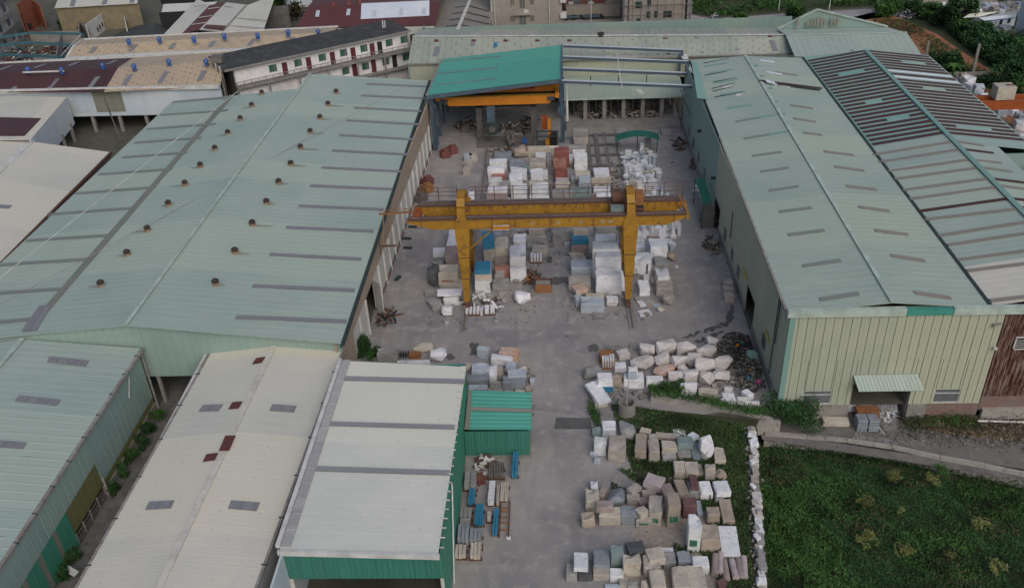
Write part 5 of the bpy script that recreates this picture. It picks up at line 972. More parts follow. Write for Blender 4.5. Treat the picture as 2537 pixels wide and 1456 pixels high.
# crowd of small white carvings
rr = random.Random(21)
proto = {}
def carving(kind, s):
    bm = bmesh.new()
    def add(w_, d_, z0, z1, seg=4, top=1.0):
        r = bmesh.ops.create_cone(bm, cap_ends=True, segments=seg, radius1=.5, radius2=.5*top, depth=1)
        for v in r['verts']:
            a = Vector(v.co)
            if seg == 4: a = Matrix.Rotation(pi/4, 3, 'Z')@a*1; a.x *= 1.414; a.y *= 1.414
            v.co = Vector((a.x*w_, a.y*d_, z0+(v.co.z+.5)*(z1-z0)))
    if kind == 'block': add(.85, .8, 0, 1.1)
    if kind == 'lantern': add(.7, .7, 0, .2); add(.32, .32, .2, .8, 8); add(.6, .6, .8, 1.1); add(.75, .75, 1.1, 1.35, 4, .3)
    if kind == 'column': add(.6, .6, 0, .15); add(.42, .42, .15, 1.5, 12); add(.6, .6, 1.5, 1.65)
    if kind == 'basin': add(.5, .5, 0, .5, 10); add(.6, .6, .5, .85, 12, 1.5)
    if kind == 'lion': add(.7, .9, 0, .3); add(.55, .7, .3, .9, 8, .7); add(.4, .45, .85, 1.3, 8, .8)
    if kind == 'post': add(.35, .35, 0, 1.6, 4, .85)
    me = bpy.data.meshes.new('carving'); bm.to_mesh(me); bm.free(); return me
kinds = ['block', 'lantern', 'column', 'basin', 'lion', 'post']
MESH = {k: carving(k, 1) for k in kinds}; n_c = 0
noun = dict(block='block', lantern='stone lantern', column='turned column', basin='round basin', lion='seated figure', post='square post')
for i in range(15):
    y = 99.2+i*1.72; xa, xb = 9.4+.9*(i < 13)*0, 15.6-.06*i+(.7 if i < 5 else 0)
    x0_ = D(1535+0*i, 0 or 350+i, 0)[0]*0+10.1+(.0 if i > 3 else -.2); J = 7
    for j in range(J):
        k = rr.choice(['block', 'block', 'column', 'post', 'basin', 'lion', 'block', 'lantern']); x = x0_+(xb-x0_)*(j+.5)/J+rr.uniform(-.22, .22)
        me = MESH[k].copy(); me.materials.append(MATS['st_'+rr.choice(['white', 'white', 'white_cut', 'pale_blue', 'cream', 'white'])])
        o = bpy.data.objects.new('carved_stone', me); COL.objects.link(o); o.location = (x, y+rr.uniform(-.3, .3), .006); o.rotation_euler = (0, 0, rr.uniform(0, 1.5)); s_ = rr.uniform(.85, 1.15); o.scale = (s_, s_, s_*rr.uniform(.8, 1.1))
        _tag(o, f'small white {noun[k]}, {ORD[j+1]} from left in row {ORD[i+1]} of carvings behind the gantry', 'carved stone', 'small white carvings crowded behind the gantry')
# ---- entrance, left heap
E5 = (980, 860, 4.854)
GE = 'stone blocks behind the white annex'
row(E5, 'in the loose row behind the white annex', [(210, 475, 415, 470, 600, 'grey'), (660, 960, 340, 430, 490, 'cream', 0, .3, 'r'), (860, 1140, 380, 510, 620, 'white', 0, .3, 'r'), (480, 900, 575, 600, 640, 'white', 0, .03, 's'), (1520, 1700, 390, 440, 560, 'pale_blue', 0, -.3), (1820, 2090, 400, 490, 600, 'orange_white', 0, -.2)], GE)
row(E5, 'in the heap behind the small teal shed', [(1710, 2010, 495, 560, 650, 'white', .2, -.15), (1370, 1475, 600, 660, 740, 'cream', 0, .2, 'r'), (1460, 1690, 615, 715, 790, 'pale_blue', .3), (1690, 1790, 650, 775, 860, 'white'), (1790, 1870, 650, 710, 790, 'beige'), (1400, 1690, 770, 830, 930, 'blue_grey'), (1910, 2040, 600, 690, 730, 'pale_blue', .5), (1930, 2180, 690, 790, 830, 'pale_blue', .8, .1), (1870, 2165, 790, 865, 975, 'blue_grey'), (2070, 2200, 645, 690, 740, 'cream', .3, .3, 'r'), (1700, 1870, 860, 870, 955, 'grey'), (1420, 1660, 900, 960, 1010, 'pale_blue'), (2150, 2260, 890, 950, 1000, 'brown_pink', 0, .4, 'r'), (2230, 2290, 810, 850, 910, 'pale_blue'), (2040, 2160, 960, 980, 1010, 'cream')], GE)
b = size_of(E5, (640, 765, 490, 500, 560)); t = thing('crate', 'small orange-brown crate on the yard behind the white annex', 'crate', (b[5], b[0][1], 0))
for k in range(4): m = MB(); m.box(b[5]-.6+k*.31, b[5]-.32+k*.31, b[0][1], b[0][1]+.06, 0, .5); m.build('slat', 'rust_light', t)
m = MB(); m.box(b[5]-.6, b[5]+.6, b[0][1]+.08, b[0][1]+.8, 0, .45); m.build('crate_box', 'rust_light', t)
b = size_of(E5, (490, 600, 450, 480, 560)); t = thing('cage', 'small dark wire cage beside the grey block behind the annex', 'cage', (b[5], b[0][1], 0))
for k in range(5): m = MB(); m.box(b[5]-.5+k*.25, b[5]-.46+k*.25, b[0][1], b[0][1]+.8, 0, .6); m.build('bar', 'trim_dark', t)
# ---- boulder pile
F6 = (1560, 880, 4.53); GB = 'boulder pile beside the right hall corner'
row(F6, 'in the rear row of the boulder pile', [(520, 690, 300, 390, 450, 'rock', 0, .3), (820, 990, 250, 340, 420, 'rock', 0, .1, 'r'), (1000, 1250, 200, 310, 400, 'rock', .3, .3, 'r'), (1260, 1520, 245, 330, 430, 'rock', 0, .3, 'r'), (1510, 1765, 270, 360, 430, 'rock', 0, .3, 'r'), (1640, 1770, 155, 240, 310, 'rock', 0, .2, 'r')], GB)
row(F6, 'in the middle row of the boulder pile', [(700, 985, 410, 500, 580, 'rock', 0, .2, 'r'), (1000, 1180, 370, 450, 530, 'rock', .3, .2, 'r'), (1195, 1390, 370, 470, 560, 'rock', .3, .4, 'r'), (1380, 1580, 370, 450, 540, 'rock', 0, .2, 'r'), (1500, 1750, 425, 520, 620, 'rock', .4, .2, 'r'), (1720, 1970, 415, 510, 610, 'rock', 0, .3, 'r')], GB)
row(F6, 'in the front row of the boulder pile', [(980, 1240, 510, 590, 650, 'orange_white', .2, .2, 'r'), (1280, 1430, 500, 560, 620, 'rock', .3, .2, 'r'), (1170, 1360, 590, 660, 730, 'rock', 0, .2, 'r'), (1340, 1550, 575, 660, 745, 'rock', 0, .2, 'r'), (1550, 1740, 590, 690, 780, 'rock', 0, .3, 'r'), (1710, 1920, 565, 660, 755, 'rock', 0, .3, 'r')], GB)
row(F6, 'among the cut blocks left of the boulder pile', [(500, 640, 470, 540, 600, 'white'), (285, 470, 600, 690, 860, 'white', 0, .05, 'b', 'blue'), (440, 600, 610, 700, 790, 'tan', 0, -.3), (610, 860, 600, 690, 800, 'white'), (890, 1100, 640, 690, 810, 'white_cut'), (110, 340, 520, 620, 690, 'grey', 0, .2, 'r'), (560, 640, 700, 750, 800, 'beige')], GB)
row(F6, 'along the broken wall by the grass', [(1310, 1510, 722, 745, 905, 'white', 0, .05, 's'), (1535, 1775, 785, 850, 930, 'cream', 0, -.15), (1835, 1980, 850, 920, 960, 'white', .4), (1810, 2080, 925, 935, 1010, 'white', 0, 0, 's'), (2010, 2175, 905, 915, 1000, 'white_cut', .2, 0, 's'), (2080, 2210, 790, 880, 950, 'white', 0, .5), (1770, 1810, 870, 890, 910, 'white'), (1850, 1950, 770, 800, 850, 'white_cut'), (2100, 2280, 960, 968, 1000, 'white', .3, 0, 's')], GB)
row(F6, 'on top of the white box stone', [(670, 780, 520, 560, 640, 'white', 1.2), (665, 775, 590, 620, 680, 'pale_blue', 1.2)], GB)
gp = D(1483, 1003, 0); put(box_mesh(1.35, 2.9, .35, 40), 'stone_slab', (gp[0]-.05, gp[1]+.9, .55), .42, 'st_white', 'big flat pale lavender white slab propped by the road edge', 'stone slab', GB, tilt=.12)
put(box_mesh(1.2, 1.2, .5, 41), 'stone_block', (gp[0]+.1, gp[1]+.2, .01), .2, 'st_cream', 'low cream block under the propped lavender white slab', 'stone block', GB)
b = size_of(F6, (315, 480, 370, 385, 485)); t = thing('rusty_crate', 'rusty ribbed steel crate standing on the road side of the boulder pile', 'crate', (b[5], b[0][1], 0)); w_ = b[1]
m = MB(); m.box(b[5]-w_/2, b[5]+w_/2, b[0][1]+.05, b[0][1]+.9, 0, b[3]); m.build('crate_box', 'rust_light', t)
for k in range(6): x = b[5]-w_/2+k*w_/5; m = MB(); m.box(x-.04, x+.04, b[0][1], b[0][1]+.05, 0, b[3]); m.build('rib', 'rusty', t)
rack('slab_rack', 'rust red rack of white slabs behind the blue banded block', F6, 345, 500, 460, 570, 5, 'st_white', fr='rust_light')
# rubbish heap
r_ = random.Random(5); p = D(1830, 895); m = MB()
for _ in range(1800):
    a, q = r_.uniform(0, 2*pi), r_.random()**.55; x, y = p[0]+2.5*q*cos(a)+.4, p[1]+5.0*q*sin(a); s_ = r_.uniform(.03, .17)
    if x > 20.2: continue
    m.obox((x, y, .1+.9*(1-q)*r_.random()), (s_*2, s_, s_*.5), r_.uniform(0, 3), r_.uniform(-.8, .8))
m.build('rubbish_heap', 'trash', loc=p, kind='stuff', label='dark heap of mixed rubbish and small stone chips against the right hall wall', cat='rubbish heap')
for k, (x, y, mt, lab, sz) in enumerate(((1878, 945, 'magenta', 'bright pink bag on the rubbish beside the hall corner', .5), (1838, 850, 'canopy_green', 'small green plastic item on top of the rubbish heap', .35), (1826, 855, 'crane_orange', 'small orange plastic item on the rubbish heap', .35), (1858, 915, 'crane_yellow', 'yellow tub on the rubbish heap', .3), (1853, 934, 'tarp_blue', 'small blue item at the front of the rubbish heap', .35), (1862, 878, 'roof_teal_pale', 'pale green cabinet leaning in the rubbish by the hall wall', 1.1))):
    p = D(x, y, .7); sz *= .7; m = MB(); m.obox(p, (sz, sz, sz*.8), .4*k, .3); m.build('litter_item', mt, loc=p, label=lab, cat='litter')
# ---- lower right block field
G7 = (1560, 1120, 4.53); GL = 'stone blocks set out in the lower right lot'
row(G7, 'in the far row by the concrete well', [(350, 515, 110, 215, 320, 'white'), (560, 770, 80, 270, 370, 'grey', 0, .1, 'r'), (215, 345, 170, 230, 320, 'teal_grey', 0, .1, 'r'), (245, 410, 300, 430, 540, 'white_cut', 0, -.12), (425, 650, 280, 460, 615, 'beige', 0, -.08), (185, 290, 475, 520, 555, 'pale_blue', 0, -.5), (245, 330, 550, 590, 635, 'pale_blue', 0, -.3)], GL)
row(G7, 'in the second row of the lot', [(800, 960, 180, 250, 330, 'cream', 0, -.4), (760, 915, 260, 480, 590, 'tan', 0, -.15), (925, 1055, 340, 490, 625, 'beige'), (920, 1030, 270, 330, 400, 'beige', .5), (1000, 1285, 245, 310, 360, 'cream', 0, -.15), (1090, 1265, 350, 440, 500, 'cream', .5), (1085, 1260, 480, 555, 615, 'grey'), (1228, 1380, 210, 300, 320, 'white_cut'), (1280, 1460, 300, 390, 460, 'teal_grey', .5), (1280, 1440, 400, 540, 585, 'grey'), (1400, 1540, 235, 320, 380, 'white', 0, .7), (1560, 1730, 290, 420, 600, 'white', 0, .1, 'r'), (1540, 1685, 380, 500, 600, 'grey', 0, .3, 'r'), (1460, 1550, 370, 560, 600, 'teal_grey', 0, 0, 's'), (1745, 1875, 430, 600, 655, 'cream', 0, -.05)], GL)
row(G7, 'in the third row of the lot, right part', [(1240, 1370, 600, 725, 820, 'cream'), (1380, 1540, 610, 745, 810, 'cream'), (1515, 1610, 630, 760, 810, 'tan', 0, .1, 'r'), (1620, 1745, 640, 700, 850, 'beige'), (1755, 1885, 690, 790, 850, 'tan', 0, .1, 'r')], GL)
row(G7, 'in the fourth row of the lot, right part', [(1440, 1535, 770, 930, 960, 'maroon', .9), (1420, 1570, 850, 990, 1070, 'grey'), (1560, 1705, 850, 1000, 1085, 'white_cut', 0, .04, 'b', 'darktext'), (1740, 1930, 835, 990, 1050, 'white', .4, .1), (1740, 1840, 1010, 1075, 1130, 'grey'), (1270, 1410, 815, 1020, 1100, 'tan', 0, .12), (1070, 1240, 860, 1010, 1120, 'brown_pink', 0, .25), (860, 1130, 740, 900, 975, 'pink', .5, -.45), (650, 840, 870, 960, 1010, 'beige', .6, .7), (650, 810, 1000, 1065, 1150, 'beige'), (840, 1005, 950, 1000, 1060, 'beige')], GL)
row(G7, 'in the lot\'s fifth row', [(390, 645, 905, 1085, 1170, 'blue_grey', 0, .12, 'r'), (145, 310, 940, 1100, 1240, 'cream'), (205, 290, 845, 930, 1000, 'white', 0, 0, 's'), (310, 400, 890, 1040, 1100, 'tan', 0, -.4), (275, 480, 1085, 1175, 1240, 'brown_pink', 1.1), (315, 565, 1165, 1285, 1400, 'cream'), (85, 255, 1225, 1330, 1420, 'tan', 0, .1), (580, 760, 1150, 1275, 1385, 'blue_grey'), (585, 700, 1145, 1220, 1270, 'cream', .5), (760, 930, 1140, 1260, 1310, 'cream', .7, .5), (765, 960, 1240, 1320, 1405, 'beige', 0, 0, 'b', 'green'), (930, 1100, 1015, 1240, 1400, 'beige', 0, -.12, 'b', 'green'), (1155, 1315, 990, 1160, 1425, 'tan', 0, .05, 'b', 'green'), (1340, 1510, 1050, 1150, 1310, 'maroon', 0, .05), (1520, 1580, 1085, 1240, 1280, 'pale_blue', 0, 0, 's'), (1640, 1795, 1165, 1260, 1375, 'tan', 0, 0, 'b', 'blue' if 0 else None), (1835, 1980, 1080, 1340, 1395, 'tan'), (800, 900, 1040, 1120, 1180, 'brown_pink')], GL)
H8 = (1480, 1380, 3.964)
row(H8, 'in the lot\'s sixth row', [(1560, 1700, 75, 235, 480, 'white_cut', 0, -.1, 'b', 'green'), (1695, 1890, 170, 355, 480, 'tan'), (1920, 2125, 195, 515, 560, 'white', 0, -.05), (880, 1095, 345, 480, 515, 'dark_grey', .8, .2), (850, 1030, 490, 600, 740, 'cream'), (1100, 1300, 415, 560, 630, 'cream', .6, .2), (1260, 1385, 425, 470, 480, 'white', .3), (1290, 1415, 475, 590, 665, 'grey'), (1440, 1580, 465, 575, 645, 'blue_grey'), (1600, 1775, 520, 630, 720, 'white_cut'), (1065, 1240, 500, 640, 745, 'beige'), (530, 700, 450, 620, 700, 'blue_grey', .2), (715, 850, 405, 480, 650, 'teal_grey')], GL)
row(H8, 'in the nearest row at the picture edge', [(1395, 1560, 645, 860, 960, 'cream'), (1555, 1750, 620, 870, 960, 'cream'), (1150, 1310, 670, 860, 960, 'cream'), (315, 470, 480, 655, 690, 'white', 1.1, -.04, 's'), (360, 505, 560, 730, 795, 'dark_grey'), (235, 350, 600, 720, 795, 'grey'), (525, 695, 620, 720, 785, 'beige'), (705, 850, 650, 740, 800, 'white_cut'), (805, 895, 740, 830, 880, 'beige'), (655, 805, 815, 860, 900, 'pale_blue'), (895, 1000, 790, 850, 900, 'grey'), (1040, 1120, 780, 840, 900, 'cream', 0, 0, 'r'), (1840, 1985, 730, 800, 900, 'maroon', 0, .3, 'r')], GL)
for k, (x0, x1, y0_, y1) in enumerate(((1835, 1830, 500, 720), (1895, 1890, 480, 700), (1930, 1960, 560, 770), (2010, 2060, 560, 750), (2080, 2100, 560, 740), (2140, 2150, 525, 745))):
    q = lambda x, y: D((1480+x/3.964)*.9117, (1380+y/3.964)*.9117, .35)
    a, b = q(x1, y1), q(x0, y0_); m = MB(); m.tube(a, b, .27, .25, 14); m.build('stone_column', 'st_pink' if k % 2 else 'st_brown_pink', loc=(a+b)/2*V(1, 1, 0), label=f'pinkish turned stone column lying flat, {ORD[k+1]} from left by the near lot edge', cat='column', group='pink stone columns lying in the lot')
# white stone wall on the right of the lot
r_ = random.Random(9); y = 63.0; k = 0
LN = lambda y: 17.55+(14.95-17.55)*((62.5-y)/(62.5-45.4))
t = thing('stone_wall', 'low rough wall of white offcut stones between the lot and the green field', 'wall', (16.5, 53, 0))
while y > 38:
    L = r_.uniform(.5, 1.2); w_ = r_.uniform(.5, .8); h_ = r_.uniform(.25, .5); o = put(box_mesh(w_, L*.95, h_, k*3+1, .08), 'wall_stone', (0, 0, 0), r_.uniform(-.12, .12), 'st_'+r_.choice(['rock', 'white_cut', 'grey', 'white', 'beige', 'blue_grey', 'grey']), None, None, None)
    o.parent = t; o.location = (LN(y)-16.5+r_.uniform(-.08, .08), y-L/2-53, 0); k += 1
    if r_.random() < .6:
        o = put(box_mesh(w_*.6, L*.5, .25, k*3+2, .08), 'wall_stone', (0, 0, 0), r_.uniform(-.5, .5), 'st_'+r_.choice(['white', 'beige', 'grey']), None, None, None); o.parent = t; o.location = (LN(y)-16.5+r_.uniform(-.35, .2), y-L/2-53, h_-.05)
    y -= L
m = MB()
for _ in range(420):
    y = r_.uniform(38, 63); s_ = r_.uniform(.04, .15); x = LN(y)+r_.gauss(-.1, .28); m.obox((x, y, .06+r_.random()*.2), (s_*1.6, s_, s_*.8), r_.uniform(0, 3), r_.uniform(-.5, .5))
m.build('rubble', 'rubble', t, kind='stuff')
m = MB(); a, b = V(LN(63)+.45, 63, 0), V(LN(30)+.45, 30, 0); m.hexa([a+V(-.3, 0, -2.9), a+V(.1, 0, -2.9), b+V(.1, 0, -2.9), b+V(-.3, 0, -2.9)], [a+V(-.3, 0, .02), a+V(.1, 0, .02), b+V(.1, 0, .02), b+V(-.3, 0, .02)]); struct('field_bank', m, 'grass_soil')
# ---- loose stones on gravel
m = MB(); r_ = random.Random(12)
for _ in range(650):
    x, y = r_.uniform(4.5, 14), r_.uniform(42, 60); s_ = r_.uniform(.03, .09); m.obox((x, y, .03), (s_*1.5, s_, s_), r_.uniform(0, 3), r_.uniform(-.5, .5))
m.build('loose_stones', 'rubble', loc=(9, 54, 0), kind='stuff', label='scattered pale stone chips on the gravel and grass of the lot', cat='stone chips')
# ---- racks by the annex
J9 = (1180, 1200, 3.67)
q9 = lambda x, y, z=0: D((1180+x/3.67)*.9117, (1200+y/3.67)*.9117, z)
def bundle(lab, x0, x1, y0_, y1, mat, n=4, h_=.5, z=.3, wrap=None, name='stone_bundle', rustframe=True, cat='stone bundle'):
    a, b = q9(x0, y1, z), q9(x1, y1, z); c, d = q9(x0, y0_, z), q9(x1, y0_, z); L = (c[1]-a[1]); t = thing(name, lab, cat, ((a[0]+b[0])/2, a[1]+L/2, 0), 'bundles and racks beside the annex wall')
    w_ = (b[0]-a[0])/n; sh = ((c[0]+d[0])-(a[0]+b[0]))/2*0
    for k in range(n):
        m = MB(); x = a[0]+w_*(k+.5); m.obox((x, a[1]+L/2, z+h_/2), (w_*.86, L*random.uniform(.88, 1), h_*random.uniform(.8, 1)), random.uniform(-.03, .03)); m.build('wrapped_piece' if wrap else 'slab', mat, t)
    if rustframe:
        for s_ in (.15, .85): m = MB(); m.box(a[0]-.1, b[0]+.1, a[1]+L*s_-.06, a[1]+L*s_+.06, 0, z-.02); m.build('bearer', 'rusty', t)
bundle('long white wrapped stone bundle in the middle of the racks', 530, 600, 420, 650, 'st_white', 1, .6)
bundle('beige stone posts laid side by side on a rusty rack', 655, 735, 420, 600, 'st_cream', 4, .35)
bundle('thin grey stone posts left of the beige posts', 615, 645, 445, 640, 'st_beige', 2, .3)
bundle('small blue wrapped bundle nearest the annex wall', 338, 400, 495, 640, 'tarp_blue', 3, .5, wrap=1)
bundle('large blue wrapped bundle in the middle of the racks', 400, 485, 655, 850, 'tarp_blue', 5, .6, wrap=1)
bundle('long narrow blue wrapped bundle beside the rusty rails', 580, 628, 685, 950, 'tarp_blue', 2, .5, wrap=1)
bundle('bright blue wrapped bundle leaning by the shed wall', 775, 832, 165, 370, 'tarp_blue', 2, .9, wrap=1)
bundle('stack of rough grey slabs by the annex wall', 295, 420, 340, 490, 'st_grey', 2, .7)
bundle('flat grey slab stack near the annex wall', 245, 360, 785, 890, 'st_grey', 1, .4)
bundle('blue strapped grey stone stack on the left', 232, 345, 890, 1035, 'st_blue_grey', 3, .9)
bundle('blue strapped grey stone stack with a pale stone on top', 352, 470, 925, 1035, 'st_blue_grey', 3, .8)
bundle('cream stone pieces on the left rusty rack', 205, 315, 1060, 1165, 'st_cream', 3, .5)
bundle('cream stone pieces on the right rusty rack', 355, 462, 1035, 1175, 'st_cream', 3, .5)
bundle('low heap of grey rubble slabs beside the annex wall', 250, 370, 680, 775, 'st_grey', 3, .3)
bundle('dark steel rack of stone pieces against the shed wall', 540, 690, 255, 370, 'machine', 6, .7)
bundle('small pale stone on a dark rack left of the blue bundle', 525, 570, 730, 795, 'st_beige', 1, .5)
t = thing('rusty_rack_rails', 'empty rusty ladder-like rack rails on the ground beside the road', 'rack', tuple(q9(690, 780)), 'bundles and racks beside the annex wall')
for x in (645, 738): a, b = q9(x, 950, .25), q9(x, 600, .25); b[0] = a[0]; m = MB(); m.beam(a, b, .1, .14); m.build('long_rail', 'rusty', t)
for y in (655, 690, 750, 805, 875): a, b = q9(645, y, .27), q9(738, y, .27); m = MB(); m.beam(a, b, .08, .1); m.build('cross_rail', 'rust_light', t)
p = q9(500, 230); scrap('scrap_heap', 'heap of white plastic and steel scraps by the teal shed', p[0], p[1], .9, 1.2, 60, ['trim_white', 'rusty', 'st_white'], 1.2, seed=14, lmax=.9)
p = q9(455, 390); scrap('scrap_heap', 'small rusty frame heap beside the rough grey slabs', p[0], p[1], .5, .6, 26, ['rusty', 'brick_red'], .9, seed=15, lmax=.9)
p = q9(735, 965); put(rock_mesh(.45, .35, .25, 3), 'stone', (p[0], p[1], 0), 0, 'st_white', 'small white stone on the road beside the rusty rails', 'stone', None)
# well ring
p = D(1553, 1035, 0); t = thing('well_ring', 'round concrete well ring standing in the grass with poles across it', 'well', p)
N = 20; m = MB()
for k in range(N):
    a0_, a1_ = 2*pi*k/N, 2*pi*(k+1)/N
    def rg(a, r, z): return V(p[0]+r*cos(a), p[1]+.5+r*sin(a), z)
    m.hexa([rg(a0_, .62, 0), rg(a0_, .8, 0), rg(a1_, .8, 0), rg(a1_, .62, 0)], [rg(a0_, .62, 1.5), rg(a0_, .8, 1.5), rg(a1_, .8, 1.5), rg(a1_, .62, 1.5)])
m.build('ring_wall', 'concrete', t); m = MB(); m.disc((p[0], p[1]+.5, .3), .6, (0, 0, 1), 16); m.build('well_bottom', 'dark', t)
for a, b in ((V(-.1, -.2, 1.55), V(.3, 2.2, 2.6)), (V(.6, .7, 1.5), V(1.9, 2.0, 1.9)), (V(0, -.6, 1.4), V(0, 1.2, 1.6))): m = MB(); m.tube(a+V(p[0], p[1]+.3, 0), b+V(p[0], p[1]+.3, 0), .045, .035, 5); m.build('pole', 'st_grey', t)
# walls of the lane
def wall_run(name, lab, pts, zt, zb, th=.35, mat='wall_stain', n=None):
    t = thing(name, lab, 'wall', tuple(D(*pts[0], zb[0])))
    gut = MB()
    for i in range(len(pts)-1):
        a, b = D(*pts[i], zt[i]), D(*pts[i+1], zt[i+1]); d_ = b-a; k = max(1, int(np.linalg.norm(d_[:2])/2.2))
        for j in range(k):
            p, q = a+d_*j/k, a+d_*(j+1)/k; q = q-(q-p)*.01; nn = V(-(d_[1]), d_[0], 0); nn = nn/np.linalg.norm(nn)*th; zz = zb[i]+(zb[i+1]-zb[i])*j/k
            dz = random.uniform(-.04, .02); m = MB(); m.hexa([V(p[0], p[1], zz), V(q[0], q[1], zz), V(*(q+nn)[:2], zz), V(*(p+nn)[:2], zz)], [p+V(0, 0, dz), q+V(0, 0, dz), q+nn+V(0, 0, dz), p+nn+V(0, 0, dz)]); m.build('wall_section', mat, t)
wall_run('concrete_wall', 'stained concrete retaining wall below the boulder pile, overgrown with grass', [(1612, 975), (1690, 984), (1765, 1000), (1850, 1020), (1915, 1040)], [1.0, .95, .8, .5, .1], [-.1, -.1, -.2, -.5, -1.5])
wall_run('field_wall', 'long stained concrete wall between the lane and the green field', [(1895, 1072), (2000, 1080), (2100, 1090), (2210, 1106), (2330, 1132), (2440, 1152), (2620, 1190)], [-1.1]*7, [-2.8]*7, .35)
m = MB(); a, b = D(1900, 1069, -1.42), D(2630, 1182, -1.42); m.quad(a, b, b+V(.03, .32, 0), a+V(.03, .32, 0)); struct('lane_edge_shadow', m, 'dark')  # dark strip painted for the shadow line along the wall's north edge
m = MB(); p0 = D(1918, 1040, -.1); m.box(17.6, 20.5, 63.9, 64.3, -1.6, -.02); struct('yard_edge', m, 'wall_stain'); 
# doorway goods of the right hall
def lz(x, y): return D(x, y, -1.4)
t = thing('paving_stack', 'stack of grey slabs on pallets outside the canopied doorway', 'stone stack', tuple(lz(2148, 1060)))
p = lz(2148, 1068)
for k in range(4):
    for j in range(2): m = MB(); m.obox((p[0]-.5+j*1.0, p[1]+.6, -1.25+k*.3), (.9, 1.3-.1*k, .26), random.uniform(-.05, .05)); m.build('slab_layer', 'st_blue_grey', t)
t = thing('timber_pallets', 'orange-brown timber pallets stacked beside the grey slab stack', 'pallets', tuple(lz(2148, 1035)))
p = lz(2150, 1040)
for k in range(5): m = MB(); m.obox((p[0]+random.uniform(-.2, .2), p[1]+.4, -.95+k*.14), (2.0, .9, .1), random.uniform(-.15, .15)); m.build('pallet', 'rust_light', t)
t = thing('leaning_sheet', 'pale ribbed panel leaning inside the canopied doorway', 'panel', (31, 67, -1.4)); m = MB(); m.corr(V(29.6, 67.0, -.9), V(32.0, 66.4, -1.2), V(32.1, 67.2, -.4), V(29.9, 67.9, .0), pitch=.3, h=.04); m.build('ribbed_sheet', 'skylight_grey', t)
for k, (x, y, z, lab) in enumerate(((27.9, 67.2, -1.4, 'stack of white slabs just inside the left side of the doorway'), (29.4, 69.5, -1.4, 'grey block stack deep inside the canopied doorway'), (29.0, 66.9, -1.4, 'low heap of pale slabs on the doorway threshold'))):
    t = thing('slab_stack', lab, 'stone stack', (x, y, z))
    for j in range(3): m = MB(); m.obox((x, y, z+.2+j*.32), (1.5-.1*j, .9, .26), .05*j); m.build('slab', 'st_grey' if k == 1 else 'st_white', t)
p = lz(2068, 1048); put(box_mesh(2.4, .9, .5, 8), 'stone_slab', (p[0], p[1], -1.44), -.05, 'st_cream', 'cream slab lying in front of the grey plinth by the big bush', 'stone slab', None)
a, b = lz(2165, 1050), lz(2190, 1077); m = MB(); m.tube(a+V(0, 0, .3), b+V(0, 0, .05), .05, .05, 5); m.build('white_pole', 'trim_white', loc=a, label='thin white pole lying on the lane beside the slab stack', cat='pole')
a, b = lz(2420, 1048), lz(2560, 1052); m = MB(); m.tube(a+V(0, 0, .3), b+V(0, 0, .3), .1, .1, 8); m.build('ground_pipe', 'trim_white', loc=a, label='white pipe lying along the foot of the rusty wall', cat='pipe')
m = MB(); r_ = random.Random(31)
for _ in range(420):
    x, y = r_.uniform(27, 44), r_.uniform(62.0, 65); s_ = r_.uniform(.03, .13); m.obox((x, y, -1.38), (s_*1.5, s_, s_), r_.uniform(0, 3), r_.uniform(-.5, .5))
m.build('lane_rubble', 'rubble', loc=(33, 63, -1.45), kind='stuff', label='pale rubble scattered along the lane in front of the right hall', cat='rubble')
for x, y, lab, sd_, rx in ((-13.5, 137, 'dusty machine clutter at the back left under the teal roof', 61, 2.0), (-6.5, 134.5, 'dusty saw parts heaped behind the gang saw', 62, 3.2), (-3.2, 137.5, 'dark machine clutter behind the orange machine', 63, 1.6), (8, 139.6, 'grey stone offcuts heaped under the rear lean-to, left part', 64, 2.6), (14.5, 139.6, 'grey stone offcuts heaped under the rear lean-to, right part', 65, 2.8), (-6.8, 126.3, 'low clutter of small machine parts before the gang saw', 66, 2.6), (3.6, 121.5, 'small pale debris between the steel post and grey block', 67, .9), (8.6, 112, 'strip of dark debris along the track beds', 68, .8)):
    scrap('scrap_heap', lab, x, y, rx, 1.7 if sd_ != 68 else 9, 80, ['machine', 'concrete', 'st_grey', 'rusty', 'dark', 'st_beige'], 1.8 if sd_ < 66 else .5, seed=sd_, lmax=1.5)
r_ = random.Random(91)
for (x0, x1, y0, y1, n_, lab) in ((-7.5, 4.5, 97, 117, 700, 'broken stone offcuts lying between the stacked blocks behind the gantry'), (-14, 10.5, 80.5, 96, 900, 'broken stone offcuts strewn around the blocks in front of the gantry'), (-8, -2, 65, 72.5, 260, 'stone offcuts in the heap behind the teal shed'), (4.5, 17.5, 66.5, 77, 900, 'small stone rubble filling the gaps of the boulder pile')):
    m = MB()
    for _ in range(n_):
        x, y = r_.uniform(x0, x1), r_.uniform(y0, y1); s_ = r_.uniform(.05, .32) if r_.random() < .25 else r_.uniform(.03, .12)
        if y0 == 80.5 and (-7.6 < x < -7.2 or (x > -2 and x < 1.0 and y < 92) or (abs(x+9.6) > 6 and x < -9)): continue
        if y0 == 66.5 and (y > 76.5-.12*(x-4) or y < 66.9): continue
        m.obox((x, y, .05+s_*.4), (s_*1.8, s_*1.3, s_), r_.uniform(0, 3), r_.uniform(-.5, .5))
    m.build('stone_offcuts', 'rubble', loc=((x0+x1)/2, (y0+y1)/2, 0), kind='stuff', label=lab)
scrap('scrap_heap', 'pale heap of broken slabs and dust spilling out of the canopied doorway', 30.2, 66.3, 1.6, 1.0, 70, ['st_grey', 'st_white', 'concrete', 'st_pale_blue'], .7, seed=95, lmax=.9, z=-1.45)
